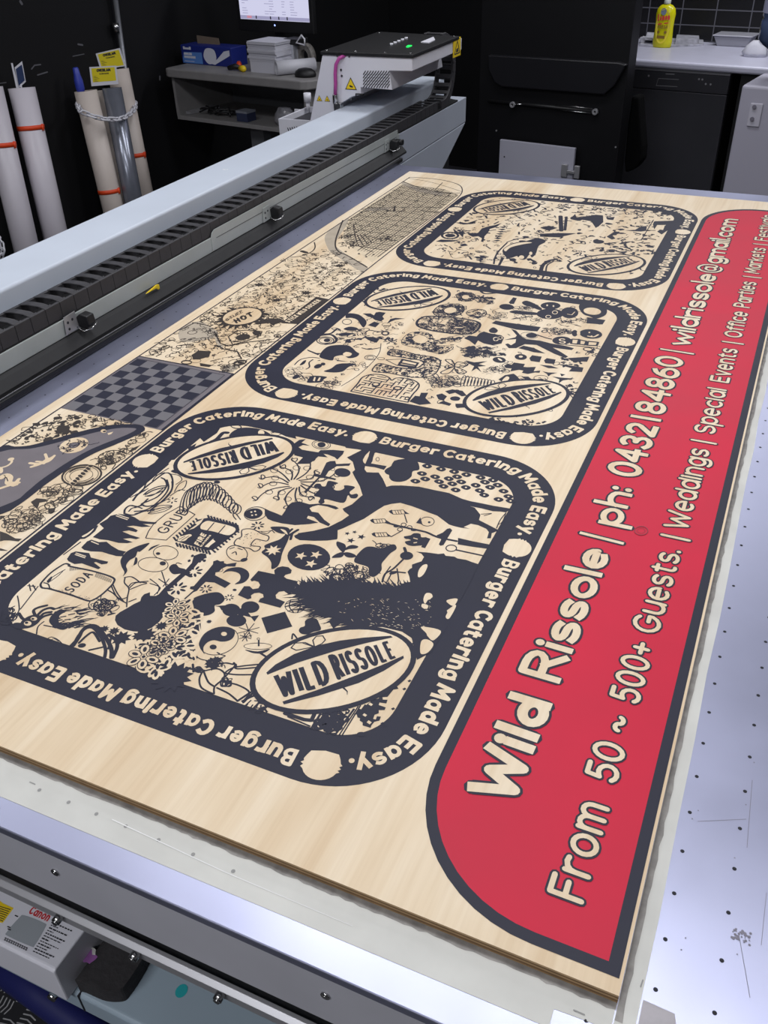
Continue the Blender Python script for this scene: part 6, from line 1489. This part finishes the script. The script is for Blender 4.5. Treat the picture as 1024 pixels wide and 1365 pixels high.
m = M(); m.lathe([(.055, 0), (.057, .010), (.050, .024), (.034, .034), (.012, .038)], rm(ma, bm2 + .03, DZ + .001), (0, 0, 1), 24, 1.0, .72)
tag(m.build('computer_mouse', MT['black'], loc=tuple(rm(ma, bm2, DZ))), 'black mouse near the rounded corner of the grey desk', 'mouse')
bt = bf + .09
tc_ = dk_(318, 92, bt); ta = ab(tc_)[0]
tk = thing('cutter_tool', 'small orange and yellow hand tool on the desk between carton and paper', 'tool', tuple(rm(ta, bt, DZ)))
m = M(); m.tube([rm(ta - .07, bt, DZ + .012), rm(ta - .03, bt + .01, DZ + .02), rm(ta, bt + .02, DZ + .016)], [.010, .014, .010], 10); m.build('black_grip', MT['black'], tk)
m = M(); m.tube([rm(ta - .035, bt + .035, DZ + .015), rm(ta - .02, bt + .03, DZ + .03), rm(ta - .005, bt + .02, DZ + .02)], [.008, .014, .010], 10); m.build('orange_grip', MT['orange'], tk)
m = M(); m.tube([rm(ta + .005, bt + .01, DZ + .014), rm(ta + .035, bt, DZ + .014), rm(ta + .05, bt - .01, DZ + .014)], [.013, .016, .009], 10); m.build('yellow_grip', MT['yellow'], tk)
# on the shelf
q0 = dk_(253, 128, bf + .15); qa = ab(q0)[0]
m = M(); m.prism([rm(qa - .03, bf + .08, zs + .001), rm(qa + .06, bf + .08, zs + .001), rm(qa + .09, bf + .28, zs + .001), rm(qa + .0, bf + .30, zs + .001)], (0, 0, .012)); tag(m.build('paper_sheet', mat('dull paper', rgb(130, 130, 134), .8), loc=tuple(rm(qa, bf + .15, zs))), 'loose grey papers on the desk shelf beside the tangled cables', 'paper')
q0 = dk_(285, 131, bf + .12); qa = ab(q0)[0]; m = M(); rn = random.Random(8)
for j in range(6):
    m.tube([rm(qa - .10 + rn.uniform(0, .04) + .04 * i_, bf + .12 + rn.uniform(-.03, .05), zs + .010 + rn.uniform(0, .035)) for i_ in range(6)], .005, 6)
tag(m.build('cable_bundle', MT['black'], loc=tuple(rm(qa, bf + .12, zs))), 'tangled black cables on the desk shelf', 'cable')
q0 = dk_(322, 138, bf + .07); qa = ab(q0)[0]; t = thing('small_box', 'small dark blue box with a pale top on the desk shelf', 'box', tuple(rm(qa, bf + .07, zs)))
rbox(qa - .037, qa + .037, bf + .06, bf + .13, zs + .0005, zs + .042).build('box_body', mat('navy box', rgb(40, 48, 76), .5), t, bevel=.002); rbox(qa - .038, qa + .038, bf + .06, bf + .13, zs + .042, zs + .052).build('box_lid', mat('pale lid', rgb(120, 124, 134), .5), t)
q0 = dk_(376, 140, bf + .09); qa = ab(q0)[0]
m = M(); rn = random.Random(3); m.lathe([(.062, 0), (.066, .02), (.058, .05), (.045, .07), (.03, .082)], rm(qa, bf + .11, zs + .001), (0, 0, 1), 14, 1, .6)
for i_ in range(len(m.v)): m.v[i_] = m.v[i_] + Vector((rn.uniform(-.007, .007), rn.uniform(-.007, .007), 0))
tag(m.build('plastic_bag', mat('clear plastic bag', rgb(128, 128, 134), .25, noise=.3, nscale=50), loc=tuple(rm(qa, bf + .11, zs))), 'crumpled clear plastic bag on the desk shelf beside the small navy box', 'bag')
# screen
bs = bf + .36
sc = [dk_(*p, bs) for p in ((321, 24.5), (413, 30.5))]
mon = thing('computer_monitor', 'black framed monitor with a bright white window, on the grey desk', 'monitor', tuple(rm(ab(sc[0])[0], bs, DZ)))
A0, A1 = ab(sc[0])[0], ab(sc[1])[0]; Zb_ = (sc[0].z + sc[1].z) / 2; W_ = A1 - A0; H_ = W_ * .62
rbox(A0 - .022, A1 + .022, bs + .0005, bs + .03, Zb_ - .055, Zb_ + H_ + .022).build('monitor_case', MT['black'], mon, bevel=.004)
rbox(A0 + W_ / 2 - .03, A0 + W_ / 2 + .03, bs + .031, bs + .05, DZ + .012, Zb_ + .1).build('stand_column', MT['black'], mon); rbox(A0 + W_ / 2 - .11, A0 + W_ / 2 + .11, bs - .02, bs + .12, DZ + .0005, DZ + .012).build('stand_foot', MT['black'], mon, bevel=.003)
f3 = lambda x, y, h: rm(A0 + x * W_, bs - .0002 - h, Zb_ + y * H_)
k = Ink(f3); k.poly([(0, 0), (1, 0), (1, 1), (0, 1)], 0); scn = k.build('screen', mat('lit screen', rgb(20, 20, 20), .3, emit=rgb(222, 222, 250), es=.85), mon)
k = Ink(f3); rn = random.Random(12)
for i in range(22):
    y = .10 + i * .04
    for x, l in ((.04, .10), (.37, .12), (.44, .10), (.62, .06), (.74, .12)):
        if rn.random() < .75: k.line([(x, y), (x + l * rn.uniform(.4, 1), y)], .010, 1, cap='b')
k.line([(.0, .035), (1, .035)], .055, 1, cap='b')
k.build('screen_text', mat('screen grey', rgb(20, 20, 20), .4, emit=rgb(172, 170, 206), es=.8), scn)
k = Ink(f3); k.poly([(.1, .02), (.17, .02), (.17, .06), (.1, .06)], 2); k.build('screen_icon', mat('screen red', rgb(20, 20, 20), .4, emit=rgb(220, 150, 170), es=.8), scn)
k = Ink(f3)
for x in (.23, .44, .56, .68): k.poly([(x, .015), (x + .016, .015), (x + .016, .065), (x, .065)], 2)
k.build('task_icons', MT['hole'], scn)
k = Ink(f3); k.disc((.5, -.075), .010, 3, 10, ry=.016); k.build('power_light', mat('power light', rgb(20, 20, 20), .4, emit=rgb(150, 170, 255), es=2.5), mon)

# ------------------------------------------------------------------ black cabinet with white flap
cb0, cb1 = onpl(640, 80, rm(0, 4.19), E2), onpl(851, 60, rm(0, 4.29), E2)
A0, A1 = ab(cb0)[0], ab(cb1)[0]; BC = 4.19
MT['cab'] = mat('satin black laminate', rgb(15, 15, 18), .45, spec=.35)
MT['cab_gloss'] = mat('dark grey gloss', rgb(28, 28, 32), .3)
cab = thing('black_cabinet', 'tall satin black cabinet standing behind the far edge of the printer bed', 'cabinet', tuple(rm((A0 + A1) / 2, BC, 0)))
rbox(A0, A1, BC, BC + .10, 0, 1.95).build('carcass', MT['cab'], cab, bevel=.003)
def cbp(u, v, o=0): return onpl(u, v, rm(0, BC - o), E2)
m = M(); m.prism([cbp(655, 92), cbp(663, 109), cbp(672, 114.5), cbp(808, 125), cbp(822, 113), cbp(838, 85), cbp(828, 82), cbp(654, 72)], -E2 * .03); m.build('sloped_hood', MT['cab_gloss'], cab, bevel=.006)
m = M(); a_, b_ = cbp(652, 134), cbp(796, 148.5); m.tube([a_ - E2 * .006, b_ - E2 * .006], .009, 8); m.build('slide_rail', MT['black'], cab)
m = M(); m.tube([cbp(740, 139.5, .016), cbp(790, 145, .016)], .0018, 6); m.tube([cbp(740, 146, .016), cbp(788, 151, .016)], .0018, 6); m.tube([cbp(684, 139, .016), cbp(696, 139, .016)], .004, 6); m.build('rail_highlight', MT['chrome'], cab)
m = M()
for p in ((684.5, 139), (794.5, 148.5)): m = M(); c = cbp(*p, .008); m.pipe(c, c - E2 * .016, .014, .006, 16); m.build('rail_eyelet', MT['steel'], cab)
for p in ((653, 134), (658, 134), (703, 140), (662, 174), (821, 196), (744, 145)): m = M(); c = cbp(*p); m.cyl(c, c - E2 * .003, .0045, n=8); m.build('screw', MT['steel'], cab)
bw = BC - .055
def bwp(u, v): return onpl(u, v, rm(0, bw), E2)
q = [bwp(668, 187), bwp(767, 197), bwp(761, 245)]
wa0, wa1 = ab(bwp(666, 200))[0], ab(bwp(765.5, 210))[0]; wz = (bwp(668, 187).z + bwp(767, 197).z) / 2
wf = thing('cabinet_flap', 'white board with a metal hinge standing in front of the black cabinet', 'board', tuple(rm((wa0 + wa1) / 2, bw, 0)))
rbox(wa0, wa1, bw, bw + .018, 0, wz).build('board', mat('white melamine', rgb(176, 176, 190), .5), wf, bevel=.002)
m = M(); c = bwp(672.5, 209); m.cyl(c, c - E2 * .001, .004, n=10); m.build('drilled_hole', MT['hole'], wf)
m = M(); c = bwp(755, 228)
for o_, s_ in ((-.008, .016), (.060, .014)):
    m.box(-s_ + o_, s_ + o_, -.012, 0, -.028, .034, Matrix.Translation(c) @ RT)
m.box(.01, .05, -.020, -.004, -.006, .010, Matrix.Translation(c) @ RT)
hg = m.build('hinge', MT['steel'], wf, bevel=.003)
# black bag hanging beside the cabinet
hb = BC + .125
q = [onpl(u, v, rm(0, hb), E2) for u, v in ((842, 128), (851, 129), (853, 160), (856, 196), (855, 214), (846, 226), (833, 231), (832, 215), (836, 170))]
m = M(); m.prism(q, E2 * .09); tag(m.build('hanging_bag', mat('black fabric bag', rgb(7, 7, 8), .95, spec=.1), loc=tuple(q[0]), bevel=.012), 'black fabric bag hanging between the black cabinet and the dishwasher', 'bag')

# ------------------------------------------------------------------ kitchen counter, dishwasher, things on top
CZ = .90
f0, f1 = onz(850, 79, CZ), onz(1020, 90, CZ); bcf = (ab(f0)[1] + ab(f1)[1]) / 2
ca0 = ab(f0)[0] - .5
MT['counter'] = mat('white worktop', rgb(196, 196, 214), .35, noise=.03, nscale=14)
ctr = rbox(ca0, ca0 + 3.4, bcf, BB - .012, CZ - .038, CZ).build('worktop', MT['counter'], bevel=.012, seg=3, loc=tuple(rm(ca0 + 1, bcf + .3, CZ - .038)))
tag(ctr, 'white kitchen worktop along the black tiled wall', 'worktop')
def ctp(u, v, o=0): return onpl(u, v, rm(0, bcf + .02 - o), E2)
dwa1 = ab(ctp(974, 100))[0]; dwa0 = dwa1 - .60
dwz = ctp(900, 92).z
MT['steel_dark'] = mat('dark stainless steel', rgb(74, 74, 80), .38, .45, noise=.12, nscale=3)
dw = thing('dishwasher', 'dark stainless dishwasher under the white worktop', 'dishwasher', tuple(rm((dwa0 + dwa1) / 2, bcf + .3, 0)))
rbox(dwa0, dwa1, bcf + .05, bcf + .58, .02, dwz).build('body', MT['black'], dw)
zp = ctp(900, 121).z
rbox(dwa0, dwa1, bcf + .02, bcf + .049, .10, zp - .003).build('door', MT['steel_dark'], dw, bevel=.003)
rbox(dwa0, dwa1, bcf + .02, bcf + .049, zp, dwz - .016).build('control_panel', MT['steel_dark'], dw, bevel=.003)
rbox(dwa0, dwa1, bcf + .015, bcf + .049, dwz - .015, dwz).build('top_strip', mat('bright steel strip', rgb(158, 158, 164), .3, .5), dw, bevel=.002)
rbox(dwa0, dwa1, bcf + .06, bcf + .08, .0, .10).build('kick_plate', MT['black'], dw)
k = Ink(lambda a, z, h: rm(a, bcf + .0195 - h, z))
def cq(u, v): p = ctp(u, v); return (ab(p)[0], p.z)
k.line([cq(878, 104.5), cq(905, 106)], .0024, 0); k.line([cq(875, 114), cq(903, 115.5)], .0024, 0); k.line([cq(878, 104.5), cq(875, 114)], .0016, 0)
for p in ((865, 101), (932, 105.5), (936.5, 106), (941, 112), (947.5, 112.5)): k.disc(cq(*p), .0052, 0, 8)
k.line([cq(888, 98.5), cq(899, 99)], .004, 0); k.build('control_marks', mat('grey marks', rgb(150, 150, 155), .5), dw)
# dark cupboards either side
uc = thing('base_cupboard', 'black cupboard under the worktop between dishwasher and water cooler', 'cupboard', tuple(rm(dwa1 + .5, bcf + .3, 0)))
rbox(dwa1 + .05, dwa1 + 2.0, bcf + .04, bcf + .58, 0, CZ - .040).build('carcass', MT['black'], uc)
# soap bottle
bb0 = onz(882, 63, CZ); ba, bbk = ab(bb0); s_ = 1.0
ht = onpl(880, -8, rm(0, bbk), E2).z - CZ
sp_ = thing('soap_bottle', 'tall yellow dish soap bottle on the white worktop', 'bottle', tuple(rm(ba, bbk, CZ)))
MT['soap'] = mat('yellow liquid soap', rgb(214, 208, 20), .2, noise=.05, nscale=20)
def bw_(px): return px / FPX * 5.35
h1 = onpl(880, 5, rm(0, bbk), E2).z - CZ
m = M(); m.lathe([(.050, 0), (.055, .006), (.056, .03), (.052, h1 * .45), (.053, h1 * .62), (.056, h1 * .78), (.050, h1 * .90), (.034, h1 * .97), (.018, h1)], rm(ba, bbk, CZ + .0005), (0, 0, 1), 28, 1, .55, E1); m.build('bottle_body', MT['soap'], sp_)
m = M(); m.lathe([(.017, h1), (.019, h1 + .004), (.019, h1 + .03), (.009, h1 + .034), (.008, h1 + .055)], rm(ba, bbk, CZ + .0005), (0, 0, 1), 20); m.build('cap', mat('clear white cap', rgb(205, 210, 205), .3), sp_)
fb = lambda x, y, h: rm(ba + x, bbk - .0315 * math.sqrt(max(.05, 1 - (x / .062) ** 2)) - .0006 - h, CZ + y)
k = Ink(fb); k.poly([(x * .042, h1 * .50 + y * h1 * .40) for x, y in ell(0, 0, 1, 1, n=24)], 0)
for i in range(0): pass
k.build('label', mat('pale yellow label', rgb(232, 214, 60), .5), sp_)
k = Ink(fb); write(k, 'Lemon', .034, .008, lambda u, v: (-.036 + u, h1 * .62 + v + u * .12), 2, .6, .08, 1, .070, 'b'); k.poly([(-.030, h1 * .56), (.030, h1 * .60), (.030, h1 * .575), (-.030, h1 * .535)], 2); k.build('label_red', mat('red label', rgb(214, 60, 60), .5), sp_)
k = Ink(fb); k.poly(ell(-.004, h1 * .84, .016, .018, n=16), 1); k.build('label_badge', mat('grey blue badge', rgb(120, 132, 150), .5), sp_)
k = Ink(fb); write(k, 'FRESH', .018, .004, lambda u, v: (-.028 + u, h1 * .45 + v), 2, .6, .1, 1, .056, 'b'); k.poly([(-.026, h1 * .22), (.020, h1 * .22), (.020, h1 * .29), (-.026, h1 * .29)], 2); k.disc((-.02, h1 * .37), .008, 2, 10); k.disc((.02, h1 * .37), .008, 2, 10); k.build('label_text', mat('brown label text', rgb(140, 110, 40), .5), sp_)
# papers, tub, cloth
def onc(u, v, z=CZ): p = onz(u, v, z); return p
m = M(); q = [onc(*p) for p in ((853, 62), (873, 63), (876, 53), (857, 50))]; m.prism([x + Vector((0, 0, .001)) for x in q], (0, 0, .012)); m.prism([x + Vector((.02, .03, .030)) for x in q], (0, 0, .004)); m.box(-.05, .05, -.02, .02, .013, .03, Matrix.Translation((q[0] + q[2]) / 2))
tag(m.build('folded_cloth', mat('white black striped cloth', rgb(190, 190, 200), .8, noise=.4, nscale=25), loc=tuple(q[0])), 'folded pale cloth on the worktop between black cabinet and yellow bottle', 'cloth')
m = M(); q = [onc(*p) for p in ((893, 63), (938, 61), (937, 52), (896, 50))]; m.prism([x + Vector((0, 0, .001)) for x in q], (0, 0, .008)); m.prism([x * .7 + ((q[0] + q[2]) / 2) * .3 + Vector((0, 0, .0095)) for x in q], (0, 0, .02))
tag(m.build('paper_wrapper', mat('crumpled white wrapper', rgb(168, 168, 178), .6, noise=.35, nscale=30), loc=tuple(q[0])), 'crumpled wrapper lying on the worktop between yellow bottle and plastic tub', 'wrapper')
q0, q1 = onc(953, 61), onc(996, 64); (ta0, tb0), (ta1, _) = ab(q0), ab(q1); zt3 = onpl(950, 50, rm(0, tb0), E2).z
tbx = thing('plastic_tub', 'clear plastic food tub with lid at the back of the worktop', 'tub', tuple(rm(ta0, tb0, CZ)))
hT = max(.05, zt3 - CZ)
m = M(); m.prism([rm(ta0 + .01, tb0, CZ + .001), rm(ta1 - .01, tb0, CZ + .001), rm(ta1 + .012, tb0 - .008, CZ + hT), rm(ta0 - .012, tb0 - .008, CZ + hT)], E2 * .13); m.build('tub_body', mat('frosted plastic', rgb(150, 150, 160), .3), tbx, bevel=.004)
rbox(ta0 - .018, ta1 + .018, tb0 - .014, tb0 + .145, CZ + hT + .0005, CZ + hT + .008).build('tub_lid', mat('clear lid', rgb(182, 182, 192), .2), tbx, bevel=.003)
q0 = onc(1004, 76); (na, nb_) = ab(q0); m = M(); rn = random.Random(6); m.lathe([(.055, 0), (.060, .02), (.045, .05), (.02, .075)], rm(na, nb_ + .02, CZ + .001), (0, 0, 1), 12, 1.1, .7)
for i_ in range(len(m.v)): m.v[i_] = m.v[i_] + Vector((rn.uniform(-.010, .010), rn.uniform(-.008, .008), 0))
tag(m.build('crumpled_tissue', mat('white tissue', rgb(200, 200, 210), .8), loc=tuple(q0)), 'crumpled white tissue on the worktop beside the blue water bottle', 'tissue')
# grey thing against tiles
q = [onc(*p) + Vector((0, 0, .06)) for p in ((852, 42), (868, 44))]

# ------------------------------------------------------------------ water cooler
WZ = 1.0
w0 = onz(989.5, 113, WZ); wa, wb = ab(w0)
MT['cooler'] = mat('white cooler plastic', rgb(172, 170, 184), .4)
wc = thing('water_cooler', 'white floor standing water cooler in front of the worktop', 'water cooler', tuple(rm(wa + .15, wb + .15, 0)))
rbox(wa, wa + .31, wb, wb + .31, .26, WZ).build('body', MT['cooler'], wc, bevel=.012, seg=3)
rbox(wa - .004, wa + .314, wb - .004, wb + .314, .02, .255).build('base', MT['cooler'], wc, bevel=.012, seg=3)
def wp(u, v): p = onpl(u, v, rm(0, wb), E2); return (ab(p)[0], p.z)
(x0_, z1_), (x1_, z0_) = wp(1003, 137), wp(1008, 169)
m = rbox(x0_ - .004, x1_ + .012, wb - .006, wb - .0005, z0_, z1_); pt = m.build('tap_plate', mat('pale plate', rgb(190, 188, 200), .4), wc, bevel=.003)
m = M()
for p in ((1006.5, 142), (1003.5, 158)): a_, z_ = wp(*p); c = rm(a_, wb - .006, z_); m.cyl(c, c - E2 * .006, .008, n=12)
m.build('plate_screw', mat('grey screw', rgb(120, 118, 130), .4), pt)
m = M(); c = rm(wa + .155, wb + .155, WZ + .001); m.lathe([(.090, 0), (.084, .02), (.050, .03), (.045, .045)], c, (0, 0, 1), 28); m.build('collar', MT['cooler'], wc)
m = M(); c = rm(wa + .118, wb + .155, WZ + .047)
m.lathe([(.026, 0), (.028, .03), (.060, .055), (.105, .085), (.125, .105), (.125, .17), (.119, .18), (.125, .19), (.125, .30), (.119, .31), (.125, .32), (.125, .40), (.11, .43), (.05, .44)], c, (0, 0, 1), 36)
wbt = thing('water_bottle', 'large blue water bottle upside down on the white cooler', 'water bottle', tuple(c))
m.build('bottle', mat('blue water bottle', rgb(70, 84, 116), .15, noise=.1, nscale=12), wbt)
m = M(); m.cyl(c + Vector((0, 0, .20)), c + Vector((0, 0, .29)), .1262, n=36, caps=False); m.build('bottle_label', mat('pale bottle label', rgb(150, 152, 178), .5), wbt)

# ------------------------------------------------------------------ ceiling lamps, added fill lamps and light
def lamp(a, b, w, l, power, label):
    t = thing('ceiling_light', label, 'ceiling light', tuple(rm(a, b, HC - .06)), 'ceiling lights')
    m = M(); m.box(a - w / 2 - .03, a + w / 2 + .03, b - l / 2 - .03, b + l / 2 + .03, HC - .055, HC - .0005, RT); m.build('housing', MT['white_paint'], t, bevel=.004)
    m = M(); m.box(a - w / 2, a + w / 2, b - l / 2, b + l / 2, HC - .062, HC - .0555, RT); m.build('diffuser', mat('lamp diffuser', rgb(240, 240, 245), .5, emit=(.95, .96, 1, 1), es=1.0), t)
    L_ = bpy.data.lights.new('lamp_glow', 'AREA'); L_.shape = 'RECTANGLE'; L_.size = w; L_.size_y = l; L_.energy = power; L_.color = (.95, .96, 1.0)
    o = bpy.data.objects.new('lamp_glow', L_); COL.objects.link(o); o.matrix_world = Matrix.Translation(rm(a, b, HC - .065)) @ RT
lamp(.60, 1.05, 2.4, .40, 33, 'long white ceiling light over the near half of the plywood')
lamp(-.30, 3.1, 1.7, .40, 20, 'long white ceiling light over the far end of the plywood')
lamp(.35, 4.75, 1.8, .30, 36, 'long white ceiling light over the worktop')
lamp(-1.7, .8, .30, 1.2, 17, 'long white ceiling light over the leaning rolls')  # added fill, placed forward so the rolls are lit from the front
lamp(.9, -1.9, 1.8, .40, 54, 'long white ceiling light over the floor before the near bed edge')  # added fill behind the camera, lifts the faces turned towards it
w = bpy.data.worlds.new('world'); S.world = w; w.use_nodes = True
w.node_tree.nodes['Background'].inputs[0].default_value = (.5, .52, .58, 1); w.node_tree.nodes['Background'].inputs[1].default_value = .02
S.view_settings.view_transform = 'Standard'; S.view_settings.look = 'None'; S.view_settings.gamma = 1.0; S.view_settings.use_curve_mapping = False
S.view_settings.exposure = 0.0
S.cycles.use_denoising = True
S.cycles.max_bounces = 6; S.cycles.diffuse_bounces = 4; S.cycles.glossy_bounces = 3
S.cycles.sample_clamp_indirect = 8
